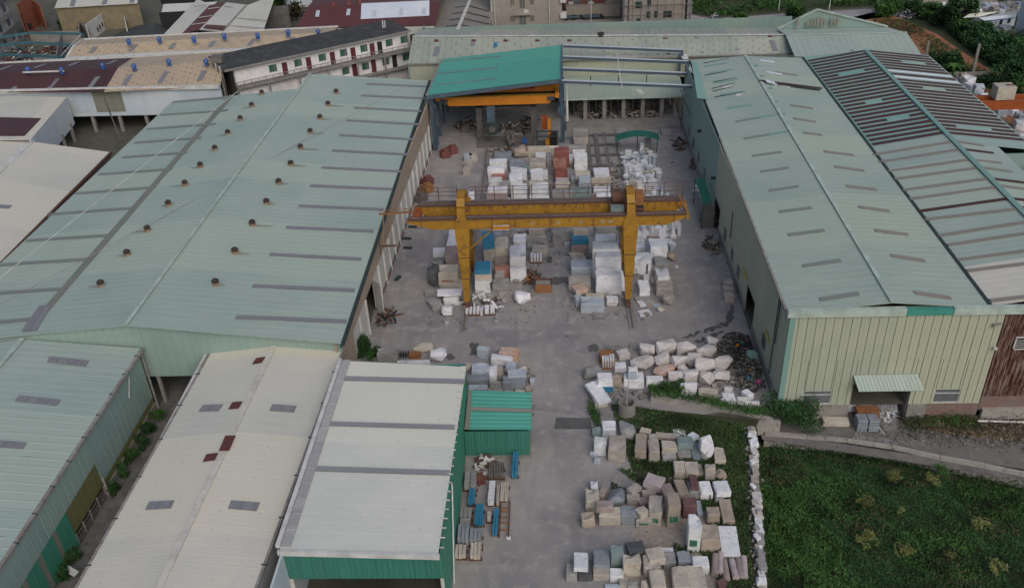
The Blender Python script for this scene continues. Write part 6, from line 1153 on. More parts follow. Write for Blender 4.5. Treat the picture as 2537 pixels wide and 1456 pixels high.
# white cable and a thin dark line over the left hall
a, b = V(*D(587, 228, 9.7)), V(*D(-60, 735, 9.9)); m = MB(); prev = a
for k in range(1, 17):
    q = a+(b-a)*k/16; q[2] -= .35*sin(pi*k/16)*0; m.tube(prev, q, .045, .045, 5, False); prev = q
m.build('overhead_line', 'trim_white', loc=a, label='thin white cable running diagonally over the left hall roof', cat='cable')
a, b = V(*D(1010, 210, 9.2)), V(*D(-20, 765, 9.2)); m = MB(); m.tube(a, b, .03, .03, 4); m.build('overhead_line', 'gutter', loc=a, label='thin dark line crossing the left hall roof below the white cable', cat='cable')
# ================================================================ BACKGROUND BUILDINGS
def roofq(t, A, B, C_, D_, mat, name='roof_slope', pitch=.9, h=.03):
    m = MB(); m.corr(A, B, C_, D_, pitch=pitch, h=h); return m.build(name, mat, t)
def wallq(t, p, q, z0, z1, mat, name='wall', th=.2):
    d_ = np.array(q)[:2]-np.array(p)[:2]; L = np.linalg.norm(d_); n_ = V(-d_[1], d_[0], 0)/L*th; m = MB()
    P0, Q0 = V(p[0], p[1], 0), V(q[0], q[1], 0)
    z1b = z1 if not isinstance(z1, tuple) else z1[1]; z1a = z1 if not isinstance(z1, tuple) else z1[0]
    m.hexa([P0+V(0, 0, z0), Q0+V(0, 0, z0), Q0+n_+V(0, 0, z0), P0+n_+V(0, 0, z0)], [P0+V(0, 0, z1a), Q0+V(0, 0, z1b), Q0+n_+V(0, 0, z1b), P0+n_+V(0, 0, z1a)]); return m.build(name, mat, t)
def vents(t, pts, z=9.2, mat='blue_vent'):
    for x, y in pts:
        c = D(x, y, z); m = MB(); m.tube(c-V(0, 0, .6), c+V(0, 0, .1), .36, .36, 8); o = m.build('roof_vent', mat, t); ORI[o.name] = ORI[t.name]
        m = MB(); m.tube(c+V(0, 0, .1), c+V(0, 0, .5), .48, .25, 10); m.build('vent_cap', mat, o)
# maroon and tan hall
t = thing('maroon_tan_hall', 'cross-running hall with a roof half maroon and half tan and blue vents', 'factory hall', tuple(D(200, 230)))
F0, F1, F2 = D(-120, 229, 7.5), D(257, 228, 7.5), D(545, 214, 7.5); Rr0, Rr1, Rr2 = D(-120, 188, 8.6), D(293, 168, 8.6), D(560, 149, 8.6); B0, B1, B2 = D(-120, 164, 7.5), D(330, 144, 7.5), D(600, 126, 7.5)
roofq(t, F0, F1, Rr1, Rr0, 'roof_maroon'); roofq(t, F1, F2, Rr2, Rr1, 'roof_tan'); roofq(t, B0, B1, Rr1, Rr0, 'roof_maroon'); roofq(t, B1, B2, Rr2, Rr1, 'roof_tan')
m = MB(); m.beam(F0+V(0, -.2, 0), F2+V(0, -.2, 0), .5, .6); m.build('front_gutter', 'trim_white', t)
m = MB(); m.beam(B0, B2, .4, .4); m.build('rear_gutter', 'trim_white', t)
wallq(t, F0, F2, 2.9, 7.2, 'roof_paleblue', 'front_wall'); wallq(t, F0+V(0, 7, 0), F2+V(0, 7, 0), 0, 6.8, 'dark', 'dark_backing')  # black sheet added behind the columns, standing in for interior shade
pF, pF2, pB = plane(F0, F1, Rr1), plane(F1, F2, Rr2), plane(B0, B1, Rr1)
Zq = lambda x, y: (x/3.624*.9117, y/3.624*.9117)
for a, b, pp in (((105, 910), (215, 800), pF), ((470, 893), (565, 782), pF), ((885, 868), (965, 762), pF), ((1220, 845), (1290, 740), pF2), ((1570, 825), (1640, 712), pF2), ((1960, 800), (2015, 700), pF2), ((5, 693), (115, 652), pB), ((345, 675), (445, 636), pB), ((680, 655), (770, 618), pB), ((1060, 637), (1145, 600), pB)):
    strip(t, pp, Zq(*a), Zq(*b), .8, 'skylight_grey', ax=V(1, 0, 0), name='skylight', lift=.1)
strip(t, plane(F0, F1, Rr1), Zq(225, 718), Zq(630, 700), .18, 'trim_white', ax=V(0, 1, 0), name='white_pipe', lift=.2) if 0 else None
a, b = D(*Zq(225, 716), 9.1), D(*Zq(630, 702), 9.1); m = MB(); m.tube(a, b, .15, .15, 6); m.build('white_pipe', 'trim_white', t)
vents(t, [Zq(x, y) for x, y in ((275, 690), (605, 695), (1010, 650), (1318, 660), (1660, 612), (2028, 612))])
for x in (-100, 195, 262, 328, 395): a = D(x, 300, 0); m = MB(); wx = F0+(F2-F0)*((D(x, 229, 7.5)[0]-F0[0])/(F2[0]-F0[0])); m.box(wx[0]-.25, wx[0]+.25, wx[1]+.3, wx[1]+.8, 0, 3.7); m.build('column', 'concrete', t)
for x, mt in ((180, 'wall_bluewhite'), (232, 'strip_beige'), (268, 'strip_beige')):
    wx = F0+(F2-F0)*((D(x, 229, 7.5)[0]-F0[0])/(F2[0]-F0[0])); m = MB(); m.corr(V(wx[0]-1.2, wx[1]-.05, 3.6), V(wx[0]+1.2, wx[1]-.05, 3.6), V(wx[0]+1.2, wx[1]-.05, 7.1), V(wx[0]-1.2, wx[1]-.05, 7.1), flip=(0, -1, 0)); m.build('wall_sheet', mt, t)
m = MB(); m.tube(D(305, 362, 0), D(281, 258, 0)*0+V(*D(305, 362, 0)[:2], 8)+V(-.8, 0, 0), .14, .1, 7); m.build('leaning_pole', 'concrete_dark', loc=D(305, 362, 0), label='tall dark concrete pole in the gap left of the green hall', cat='pole')
# second tan hall
t = thing('tan_hall', 'long tan hall with rust dashes and a line of blue roof vents', 'factory hall', tuple(D(400, 120)))
F0, F2 = D(163, 147, 7.5), D(720, 118, 7.5); F1 = F2; Rr0, Rr2 = D(184, 113, 8.5), D(826, 80, 8.5); B0, B2 = D(206, 99, 7.5), D(838, 67, 7.5)
roofq(t, F0, F2, Rr2, Rr0, 'roof_tan'); roofq(t, B0, B2, Rr2, Rr0, 'roof_tan'); pF = plane(F0, F2, Rr2)
m = MB(); m.beam(F0, F2, .5, .5); m.build('front_gutter', 'trim_white', t); m = MB(); m.beam(B0, B2, .4, .4); m.build('rear_gutter', 'trim_white', t); m = MB(); m.beam(F0, Rr0, .4, .3); m.beam(Rr0, B0, .4, .3); m.build('verge_trim', 'trim_white', t)
for k in range(6): x = 225+k*98; strip(t, pF, (x, 132-k*4.6), (x+12, 117-k*4.6), .8, 'skylight_grey', ax=V(1, 0, 0), lift=.1)
vents(t, [(318, 103), (394, 98), (480, 98), (555, 90), (638, 89), (713, 81), (788, 80)], 9.3)
wallq(t, F0, F2, 0, 7.8, 'wall_bluewhite', 'front_wall'); wallq(t, F0, B0, 0, 7.8, 'concrete', 'end_wall')
# white flat roofs at far left
t = thing('white_workshop', 'low white workshop with a maroon roof patch at the left edge', 'workshop', tuple(D(80, 300)))
a, b, c, d = D(76, 346, 6.8), D(165, 241, 6.8), D(-60, 236, 6.8), D(-140, 350, 6.8); roofq(t, d, a, b, c, 'roof_cream')
m = MB(); m.corr(D(-20, 336, 6.92), D(60, 336, 6.92), D(101, 293, 6.92), D(-20, 290, 6.92), flip=(0, 0, 1)); m.build('maroon_patch', 'roof_maroon', t)
wallq(t, a, b, 2.3, 6.7, 'roof_paleblue', 'side_wall'); wallq(t, (d[0], d[1]), (a[0], a[1]), 0, 6.6, 'concrete', 'front_wall')
for k in range(4): p = a+(b-a)*(k+.5)/4; m = MB(); m.box(p[0]-.2, p[0]+.2, p[1]-.2, p[1]+.2, 0, 3.1); m.build('column', 'concrete', t)
t = thing('white_lower_roof', 'large plain off-white roof at the left edge beside the green hall', 'factory hall', tuple(D(60, 450)))
a, b, c, d = D(-60, 704, 5.6), D(272, 377, 5.6), D(78, 351, 6.2), D(-230, 640, 6.2); a = D(-40, 690, 5.6)
roofq(t, a, b, c, d, 'roof_cream', h=.01); strip(t, plane(a, b, c), (-10, 512), (26, 514), .9, 'skylight_grey', ax=V(0, 1, 0))
m = MB(); m.beam(a+V(.15, 0, -.1), b+V(.15, 0, -.1), .3, .3); m.build('gutter', 'rusty', t)
m = MB(); m.beam(d, c, .9, .25); m.build('valley_gutter', 'trim_white', t); wallq(t, b, c, 0, 5.4, 'concrete', 'end_wall'); wallq(t, a, b, 0, 5.4, 'concrete', 'side_wall')
a2, b2 = D(-300, 600, 6.6), D(-10, 360, 6.6)
roofq(t, d+V(-.3, 0, .1), c+V(-.3, 0, .1), D(-60, 350, 6.9), D(-330, 560, 6.9), 'roof_cream', h=.01)
# dormitory
t = thing('dormitory', 'old two-storey white dormitory with maroon doors and green windows', 'dormitory', tuple(D(800, 190)))
ZS_ = 5.8; P0, P1 = D(612, 216, ZS_), D(1019, 124, ZS_); dv = P1-P0; dv[2] = 0; L = np.linalg.norm(dv); du = dv/L; dn = V(-du[1], du[0], 0)
P0 = P0-du*1.5; L += 1.5
fa = P0+dn*1.0; fb = fa+du*L; dep = 7.5
for (z0, z1) in ((0, 5.5), (5.95, 8.8)): wallq(t, fa, fb, z0, z1, 'plaster_white', 'facade', .25)
wallq(t, fa+dn*dep, fb+dn*dep, 0, 8.8, 'concrete', 'rear_wall'); wallq(t, fb, fb+dn*dep, 0, 8.8, 'concrete', 'end_wall'); wallq(t, fa+dn*dep, fa, 0, 8.8, 'concrete_dark', 'end_wall')
def slab(z, th, o0, o1, mat, name, e0=0, e1=0):
    a, b = P0+dn*o0-du*e0, P0+du*(L+e1)+dn*o0; c, d = P0+du*(L+e1)+dn*o1, P0+dn*o1-du*e0; q = lambda p, zz: V(p[0], p[1], zz)
    m = MB(); m.hexa([q(a, z), q(b, z), q(c, z), q(d, z)], [q(a, z+th), q(b, z+th), q(c, z+th), q(d, z+th)]); return m.build(name, mat, t)
slab(5.6, .3, 0, 1.4, 'concrete', 'balcony_slab'); slab(2.7, .3, 0, 1.4, 'concrete', 'walkway_slab')
a, b, c, d = [V(p[0], p[1], z) for p, z in ((P0+dn*.45-du*1.5, 9.0), (P0+du*(L+.5)+dn*.45, 9.0), (P0+du*(L+.5)+dn*(dep+1.6), 9.3), (P0+dn*(dep+1.6)-du*1.5, 9.3))]
m = MB(); m.hexa([a-V(0, 0, .2), b-V(0, 0, .2), c-V(0, 0, .2), d-V(0, 0, .2)], [a, b, c, d]); m.build('flat_roof', 'roof_tar', t)
m = MB(); m.beam(a, b, .5, .22); m.build('roof_edge', 'concrete', t)
fp = (fa, dn)
def onf(xz, yz, dx=0):
    x, y = (700+xz/3.624)*.9117, yz/3.624*.9117; return hit(x, y, (fa, dn))
up, dr = ((157, 715), (402, 655), (640, 600), (848, 547), (1047, 497), (1295, 437), (1440, 405)), ((275, 712), (508, 655), (742, 600), (943, 550), (1130, 502))
for grp, zc in ((up, 7.6), (((868, 712), (1063, 670), (1263, 620), (1460, 575)), 4.4)):
    for x, y in grp:
        p = onf(x, y); p = p+du*0; m = MB(); bx = lambda s0, s1, z0, z1, o: m.hexa([V(*(p+du*s0-dn*o)[:2], z0), V(*(p+du*s1-dn*o)[:2], z0), V(*(p+du*s1+dn*.1)[:2], z0), V(*(p+du*s0+dn*.1)[:2], z0)], [V(*(p+du*s0-dn*o)[:2], z1), V(*(p+du*s1-dn*o)[:2], z1), V(*(p+du*s1+dn*.1)[:2], z1), V(*(p+du*s0+dn*.1)[:2], z1)])
        bx(-.65, .65, zc-.6, zc+.6, .04); wo = m.build('window', 'glass', t); ORI[wo.name] = ORI[t.name]
        m = MB(); bx(-.65, -.55, zc-.6, zc+.6, .07); bx(.55, .65, zc-.6, zc+.6, .07); bx(-.06, .06, zc-.6, zc+.6, .07); bx(-.55, -.06, zc-.5, zc+.5, .06); m.build('window_frame', 'green_frame', wo)
for grp, z0, mt in ((dr, 5.95, 'door_red'), (((1205, 490), (1530, 415)), 5.95, 'dark'), (((958, 712), (1145, 675)), 3.05, 'door_red'), (((1350, 625),), 3.05, 'dark')):
    for x, y in grp:
        p = onf(x, y); m = MB(); bx(-.45, .45, z0, z0+2.2, .06); m.build('door', mt, t)
n_ = 26
for k in range(n_+1):
    p = P0+du*L*k/n_+dn*.1; m = MB(); m.box(p[0]-.05, p[0]+.05, p[1]-.05, p[1]+.05, 5.9, 6.8); m.build('baluster', 'concrete', t)
for z in (6.3, 6.8): m = MB(); m.beam(V(*(P0+dn*.1)[:2], z), V(*(P0+du*L+dn*.1)[:2], z), .09, .09); m.build('balcony_rail', 'concrete', t)
for k in range(7): p = P0+du*(L*k/6)+dn*.15; m = MB(); m.box(p[0]-.12, p[0]+.12, p[1]-.12, p[1]+.12, 0, 5.6); m.build('column', 'concrete', t)
m = MB(); q = P0+dn*5-du*1; m.box(q[0]-1.0, q[0]+.9, q[1]-.9, q[1]+.9, 9.3, 10.3); m.build('stair_head', 'concrete_dark', t)
for k in range(5): q = P0-du*(1.7)+dn*(1.2+k*1.1); m = MB(); m.tube(V(q[0], q[1], 0), V(q[0], q[1], 9.4), .12, .12, 6); m.build('drainpipe', 'plaster' if k % 2 else 'concrete_dark', t)
for x in (1044, 1047.5): a = D(x, 70, 7)*0+D((700+1240/3.624)*.9117, 72, 7)
for k in (0, 1): a = D(1010+k*5-3, 72, 6.9)*1; a = D((700+(1235+k*20)/3.624)*.9117, 277/3.624*.9117, 9.3); m = MB(); m.tube(a, a+V(0, 0, 1.3), .12, .12, 6); m.build('vent_stack', 'trim_white', t)
# maroon roof with white patch
t = thing('maroon_warehouse', 'big maroon roofed warehouse with a white sheet patch at the top', 'warehouse', tuple(D(900, 60)))
q = lambda x, y, z: D((700+x/3.624)*.9117, y/3.624*.9117, z)
a, b, c, d = q(370, 285, 7.5), q(1745, 250, 7.5), q(1800, 25, 9.0), q(500, 60, 9.0); roofq(t, a, b, c, d, 'roof_maroon_b'); pp = plane(a, b, c)
roofq(t, q(640, -90, 7.6), q(1850, -110, 7.6), c, d, 'roof_maroon_b')
Zp = lambda x, y: ((700+x/3.624)*.9117, y/3.624*.9117)
patch(t, pp, [Zp(1015, 195), Zp(1690, 160), Zp(1690, 12), Zp(1022, 42)], 'sheet_white', 'white_patch', lift=.1, pitch=.9)
for x, y in ((590, 145), (892, 130), (1148, 140), (1412, 125), (1636, 118)): patch(t, pp, [Zp(x-22, y+32), Zp(x+16, y+32), Zp(x+24, y-30), Zp(x-10, y-30)], 'roof_paleblue', 'skylight', lift=.2)
for x, y in ((745, 52), (895, 42), (1005, 36)): c_ = q(x, y, 9.1); m = MB(); m.tube(c_-V(0, 0, .3), c_+V(0, 0, .6), .5, .4, 8); m.build('roof_vent', 'brick_red', t)
wallq(t, a, b, 0, 7.3, 'panel_grey', 'front_wall'); wallq(t, b, c, 0, 7.3, 'yellow_wall', 'side_wall')
# asbestos roofs
t = thing('asbestos_sheds', 'old grey corrugated cement gabled roof between the maroon roof and the tan block', 'shed', tuple(D(1150, 50)))
R0_, R1_ = q(1955, 330, 7.6), q(2120, -60, 7.6); roofq(t, q(1720, 335, 6.6), q(1860, -60, 6.6), R1_, R0_, 'roof_asbestos'); roofq(t, q(2290, 300, 6.6), q(2330, -60, 6.6), R1_, R0_, 'roof_asbestos')
m = MB(); m.beam(R0_+V(0, 0, .1), R1_+V(0, 0, .1), .6, .12); m.build('ridge_cap', 'trim_white', t)
for k in range(4):
    a_, b_ = q(1990+k*28, 245-k*62, 7.7), q(1900+k*28-40, 262-k*62, 7.2); m = MB(); m.beam(a_, b_, .25, .1); m.build('sheet_lap', 'roof_tar', t); a_, b_ = q(1990+k*28, 245-k*62, 7.7), q(2280, 300-k*62, 6.9); m = MB(); m.beam(a_, b_, .25, .1); m.build('sheet_lap', 'roof_tar', t)
wallq(t, q(1725, 338, 6.4), q(2300, 310, 6.4), 0, 6.3, 'beige_wall', 'front_wall')
# tan block
def block(name, lab, x0, x1, y, dep, h_, mat, xw=None):
    t = thing(name, lab, 'building', ((x0+x1)/2, y, 0)); m = MB(); m.box(x0, x1, y, y+dep, 0, h_); m.build('wall', mat, t); m = MB(); m.box(x0-.2, x1+.2, y-.2, y+dep+.2, h_, h_+.3); m.build('roof', 'concrete', t); return t
def win(t, x, y, Yp, w_, h_, frame='green_frame', mat='glass'):
    p = D(x, y, 0); r_ = ray(x, y); p = CAM+r_*((Yp-CAM[1])/r_[1]); m = MB(); m.box(p[0]-w_/2, p[0]+w_/2, Yp-.06, Yp+.02, p[2]-h_/2, p[2]+h_/2); wo = m.build('window', mat, t); ORI[wo.name] = ORI[t.name]
    m = MB(); f_ = .09
    for a_, b_ in ((p[0]-w_/2, p[0]-w_/2+f_), (p[0]+w_/2-f_, p[0]+w_/2), (p[0]-f_/2, p[0]+f_/2)): m.box(a_, b_, Yp-.1, Yp-.065, p[2]-h_/2, p[2]+h_/2)
    m.box(p[0]-w_/2, p[0]+w_/2, Yp-.1, Yp-.065, p[2]+h_/2-f_, p[2]+h_/2); m.build('window_frame', frame, wo); return p
YT = 180.0
def xat(x, y, Yp): r_ = ray(x, y); return (CAM+r_*((Yp-CAM[1])/r_[1]))[0]
t = block('apartment_block', 'plain tan rendered apartment block with small dark windows at the top', xat(1216, 40, YT), xat(1392, 40, YT), YT, 12, 22, 'beige_wall')
zz = lambda x, y: ((1300+x/4.228)*.9117, y/4.228*.9117)
for x, y, w_, h_ in ((390, 28, .85, .95), (502, 45, 1.1, 1.7), (613, 28, .85, .9), (393, 215, .9, 1.1), (508, 240, 1.4, 2.3), (616, 213, .9, 1.1)): win(t, *zz(x, y), YT, w_, h_, 'paint_grey')
p = win(t, *zz(548, 132), YT, 1.0, .7, 'trim_white', 'trim_white'); p = CAM+ray(*zz(505, 165))*((YT-CAM[1])/ray(*zz(505, 165))[1]); m = MB(); m.box(p[0]-1.6, p[0]+1.6, YT-.7, YT-.02, p[2]-.1, p[2]+.1); m.build('door_canopy', 'beige_wall', t)
for x in (150, 185, 812): a_ = xat(*zz(x, 150), YT); m = MB(); m.tube(V(a_, YT-.15, 0), V(a_, YT-.15, 22), .1, .1, 6); m.build('downpipe', 'panel_grey', t)
for k in range(5): a_ = xat(*zz(955, 60*k), YT); m = MB(); z_ = 2+k*3; m.box(a_-.3, a_+.9, YT-.5, YT+1.5, z_, z_+.9); m.build('balcony', 'plaster', t)
# red brick block
YR = 200.0
t = block('brick_block', 'dark red brick apartment block behind the courtyard at the top', xat(1398, 20, YR), xat(1530, 20, YR), YR, 12, 24, 'brick_red')
for x, y, w_, h_ in ((1120, 18, 2.2, .8), (1275, 14, 1.2, .8)): win(t, *zz(x, y), YR, w_, h_)
for x, w_ in ((1060, 1.0), (1290, 1.2)): p = CAM+ray(*zz(x, 60))*((YR-CAM[1])/ray(*zz(x, 60))[1]); m = MB(); m.box(p[0]-w_/2, p[0]+w_/2, YR-.5, YR-.02, p[2]-.7, p[2]+.7); m.build('balcony_panel', 'plaster', t)
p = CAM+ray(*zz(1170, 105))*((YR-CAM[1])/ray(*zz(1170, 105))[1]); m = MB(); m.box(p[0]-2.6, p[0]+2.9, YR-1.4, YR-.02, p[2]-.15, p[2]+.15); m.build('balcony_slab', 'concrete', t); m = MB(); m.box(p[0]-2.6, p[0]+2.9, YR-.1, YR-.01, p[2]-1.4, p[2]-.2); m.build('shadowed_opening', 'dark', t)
p = CAM+ray(*zz(1530, 50))*((YR-CAM[1])/ray(*zz(1530, 50))[1]); m = MB(); m.box(p[0]-1.5, p[0]+1.7, YR-1.2, YR-.02, p[2]-2.5, p[2]+3); m.build('bay_window', 'concrete', t)
a_, b_ = D(*zz(1010, 262), 0), D(*zz(1640, 245), 0)
t = thing('courtyard_wall', 'grey rendered courtyard wall in front of the red brick block', 'wall', a_); wallq(t, a_+V(0, 4, 0), b_+V(0, 4, 0), 0, 2.4, 'beige_wall'); m = MB(); m.box(a_[0], b_[0], a_[1]+3.9, a_[1]+4.6, 2.4, 2.6); m.build('coping', 'concrete', t)
for k, (x, y) in enumerate(((1040, 235), (1120, 230), (1250, 228), (1350, 222))):
    p = D(*zz(x, y), 0); t = thing('motor_tricycle', f'dark cargo tricycle, {ORD[k+1]} from left along the courtyard wall at the top', 'vehicle', p, 'tricycles parked in the courtyard')
    m = MB(); m.box(p[0]-.9, p[0]+.7, p[1]-.5, p[1]+.5, .5, .95); m.build('cargo_bed', 'steel_blue', t); m = MB(); m.box(p[0]+.75, p[0]+1.4, p[1]-.2, p[1]+.2, .45, 1.0); m.build('front_body', 'dark', t)
    for wx, wy in ((-.6, -.55), (-.6, .55), (1.4, 0)): m = MB(); m.disc(p+V(wx, wy, .3), .3, (0, 1, 0), 10, .12); m.build('wheel', 'dark', t)
a_ = D(*zz(1292, 250), 0); m = MB(); m.tube(a_, a_+V(0, 0, 6), .09, .07, 6); m.beam(a_+V(0, 0, 6), a_+V(-3.5, 0, 6), .1, .1); m.build('lamp_post', 'plaster', loc=a_, label='pale angled lamp post in the courtyard before the brick block', cat='lamp post')
# scaffolded building
YS_ = 188.0
x0, x1 = xat(1545, 30, YS_), xat(1708, 30, YS_)
t = block('scaffolded_block', 'unfinished pale building wrapped in scaffolding poles at the top', x0+1, x1-1, YS_, 12, 20, 'beige_wall')
for x, y in ((1825, 60), (1858, 60), (1960, 38), (1952, 172), (2038, 168), (1838, 252), (2170, 165)): win(t, *zz(x, y), YS_, .8 if x != 2170 else 1.7, 1.3, 'green_frame', 'dark')
for k in range(9): xx = x0+(x1-x0)*k/8; m = MB(); m.tube(V(xx, YS_-1, 0), V(xx, YS_-1, 20), .07, .07, 5); m.build('scaffold_pole', 'rail', t)
for k in range(10): m = MB(); m.tube(V(x0-.5, YS_-1.05, 1.2+k*1.9), V(x1+.5, YS_-1.05, 1.2+k*1.9), .07 if k % 2 else .11, None, 5); m.build('scaffold_rail', 'rail', t)
for s_ in (x0-.2, x1-.6): m = MB(); m.box(s_, s_+.9, YS_-.6, YS_+2, 0, 20); m.build('netting', 'st_grey', t)
# ---- top left quarter
zt = lambda x, y: (x/7.249*.9117, y/7.249*.9117)
t = thing('balcony_block', 'white apartment block with long balconies in the top left corner', 'building', tuple(D(0, 60)))
P0, P1 = D(*zt(120, 1060), 0), D(*zt(520, 640), 0)
p0, p1 = D(-40, 190, 0), D(62, 100, 0); d_ = p1-p0; L = np.linalg.norm(d_); du2 = d_/L; dn2 = V(-du2[1], du2[0], 0)
q0 = p0; 
for k in range(5):
    z = k*3.0; A_, B_ = q0+dn2*1.2, q0+du2*L+dn2*1.2; wallq(t, A_, B_, z+.15, z+2.9, 'plaster', 'facade', .2)
    m = MB(); m.hexa([V(*(q0)[:2], z), V(*(q0+du2*L)[:2], z), V(*B_[:2], z), V(*A_[:2], z)], [V(*(q0)[:2], z+.15), V(*(q0+du2*L)[:2], z+.15), V(*B_[:2], z+.15), V(*A_[:2], z+.15)]); m.build('balcony_slab', 'concrete', t)
    m = MB(); m.beam(V(*q0[:2], z+.65), V(*(q0+du2*L)[:2], z+.65), .12, .9); m.build('balcony_parapet', 'concrete_dark' if k % 2 else 'concrete', t)
    for j in range(5):
        c = q0+du2*L*(j+.5)/5+dn2*1.1; m = MB(); m.beam(V(*(c-du2*.6)[:2], z+1.7), V(*(c+du2*.6)[:2], z+1.7), .08, 1.5); m.build('window', 'glass', t)
wallq(t, q0+du2*L+dn2*1.2, q0+du2*L+dn2*9, 0, 15, 'plaster', 'end_wall')
t = thing('orange_building', 'ruined orange brick building beside the white balcony block', 'building', tuple(D(85, 60)))
a_, b_ = D(*zt(600, 520), 0), D(*zt(760, 420), 0); 
wallq(t, D(68, 90, 0), D(100, 62, 0), 0, 7, 'orange_wall', 'side_wall'); wallq(t, D(60, 72, 0), D(72, 90, 0), 0, 5, 'brick_red', 'front_wall'); wallq(t, D(72, 92, 0), D(108, 92, 0), 0, 1.5, 'brick_red', 'low_wall'); wallq(t, D(100, 62, 0), D(116, 74, 0), 0, 5.5, 'orange_wall', 'front_wall')
m = MB(); c = D(92, 74, 0); m.box(c[0]-.8, c[0]+.8, c[1]-3, c[1]-2.9, .2, 2.2); m.build('dark_opening', 'dark', t)
t = thing('yellow_shed', 'long ochre walled shed with a cream sheet roof near the top left', 'shed', tuple(D(250, 40)))
a_, b_, c_, d_ = D(135, 21, 5.5), D(340, 9, 5.5), D(345, -30, 6.2), D(150, -20, 6.2); roofq(t, a_, b_, c_, d_, 'roof_cream'); wallq(t, a_+V(0, .5, 0), b_+V(0, .5, 0), 0, 5.2, 'yellow_wall', 'front_wall')
for x in (178, 257, 325): pp = plane(a_, b_, c_); strip(t, pp, (x, 19-(x-135)*.058), (x+8, -8), 1.0, 'skylight_grey', ax=V(1, 0, 0))
t = thing('ruined_walls', 'roofless grey block walls around an overgrown plot at the top left', 'wall', tuple(D(250, 80)))
for p_, q_, z_ in (((225, 103), (308, 40), 0), ((308, 40), (318, 92), 0), ((205, 84), (228, 104), 0), ((82, 112), (205, 106), 0), ((205, 106), (205, 84), 0), ((90, 170), (150, 168), 0), ((150, 168), (160, 112), 0)): wallq(t, D(*p_, 0), D(*q_, 0), 0, 2.6 if p_[0] != 225 else 3.6, 'plaster' if p_[0] in (225, 308) else 'concrete', 'wall_section', .2)
for k in range(7): f_ = .25+.07*k; p_ = D(225+83*f_, 103-63*f_, 0); m = MB(); m.obox(p_+V(0, -.05, 1.2+.2*(k % 3)), (.35, .25, .9), .9); m.build('wall_slot', 'dark', t)
t = thing('block_wall', 'pale concrete block wall behind the overgrown plot', 'wall', tuple(D(340, 50))); wallq(t, D(308, 58, 0), D(352, 56, 0), 0, 2.2, 'concrete', 'wall_section')
t = thing('teal_steel_frame', 'teal painted steel beams of an unroofed frame at the left edge', 'frame', tuple(D(110, 130)))
for a_, b_, c_ in (((-60, 102), (75, 82), (206, 85)), ((-60, 121), (60, 106), (178, 111)), ((-60, 138), (15, 136), (155, 142))):
    A_, B_, C_ = D(*a_, 6.5), D(*b_, 7.0), D(*c_, 6.3)
    for u_, v_ in ((A_, B_), (B_, C_)): m = MB(); m.beam(u_, v_, .3, .45); m.build('rafter', 'steel_teal', t)
    m = MB(); m.box(C_[0]-.15, C_[0]+.15, C_[1]-.15, C_[1]+.15, 0, 6.2); m.build('column', 'steel_teal', t)
m = MB(); m.tube(D(150, 140, 6.4), D(200, 86, 6.4), .08, .08, 5); m.build('tie_bar', 'trim_white', t)
c = D(370, 92, 0); t = thing('covered_mound', 'large mound under dark grey sheeting beside the cream roofs', 'mound', c)
m = MB(); n = 18; i0 = 0; pk = D(378, 57, 3.2); ring = [D(*p_, 0) for p_ in ((250, 108), (290, 85), (330, 66), (375, 62), (405, 66), (430, 72), (440, 95), (400, 118), (300, 122))]
m.v = [pk]+ring; m.f = [(0, k+1 if k+1 < len(ring) else 1+0, k) if 0 else (0, k+1, (k+1) % len(ring)+1) for k in range(len(ring))]; m.uv = [(0, 0)]*(3*len(ring)); m.build('sheeting', 'tarp_dark', t)
t = thing('white_canopy', 'long white sheet canopy over a dark yard at the top', 'canopy', tuple(D(470, 40)))
a_, b_, c_, d_ = D(400, 31, 4.8), D(513, 29, 4.8), D(538, 5, 5.0), D(405, 11, 5.0); roofq(t, a_, b_, c_, d_, 'roof_white', 'roof')
for x in (404, 438, 478): p_ = D(x, 31, 4.8); m = MB(); m.box(p_[0]-.12, p_[0]+.12, p_[1]+.1, p_[1]+.3, 0, 4.7); m.build('post', 'rail', t)
wallq(t, D(400, 11, 0), D(530, 8, 0), 0, 3, 'dark', 'rear_wall')
t = thing('cream_maroon_sheds', 'cream sheet roofs with a broad maroon band at the top left of centre', 'shed', tuple(D(520, 60)))
zu = lambda x, y, z: D((300+x/4.228)*.9117, y/4.228*.9117, z)
roofq(t, zu(600, 410, 6), zu(820, 390, 6.2), zu(1150, 60, 6.2), zu(1000, -10, 6), 'roof_cream', h=.02)
roofq(t, zu(820, 390, 6.25), zu(1020, 345, 6.6), zu(1330, 30, 6.6), zu(1140, 62, 6.25), 'roof_maroon_b', 'maroon_band')
roofq(t, zu(1020, 345, 6.65), zu(1285, 365, 7.2), zu(1580, 60, 7.2), zu(1330, 30, 6.65), 'roof_cream', h=.02)
roofq(t, zu(1285, 365, 7.2), zu(1760, 345, 6.2), zu(1900, -60, 6.2), zu(1580, 60, 7.2), 'roof_cream', h=.02)
m = MB(); m.corr(zu(1065, 322, 6.95), zu(1295, 345, 7.45), zu(1325, 298, 7.45), zu(1100, 285, 6.95), h=.01); m.build('repair_sheet', 'roof_maroon_b', t)
m = MB(); m.beam(zu(1280, 365, 7.3), zu(1560, 65, 7.3), .3, .1); m.build('ridge_cap', 'gutter', t)
for a_, b_ in (((1010, 205), (1170, 182)), ((1120, 105), (1260, 85)), ((930, 285), (1090, 262))): m = MB(); m.beam(zu(*a_, 6.6), zu(*b_, 6.75), .15, .08); m.build('sheet_lap', 'panel_grey', t)
for a_, b_ in (((1310, 75), (1520, 105)), ((1430, 210), (1800, 240)), ((1350, 298), (1770, 328)), ((960, 80), (1110, 62))): m = MB(); m.beam(zu(*a_, 7.2), zu(*b_, 6.6), .2, .08); m.build('sheet_lap', 'gutter', t)
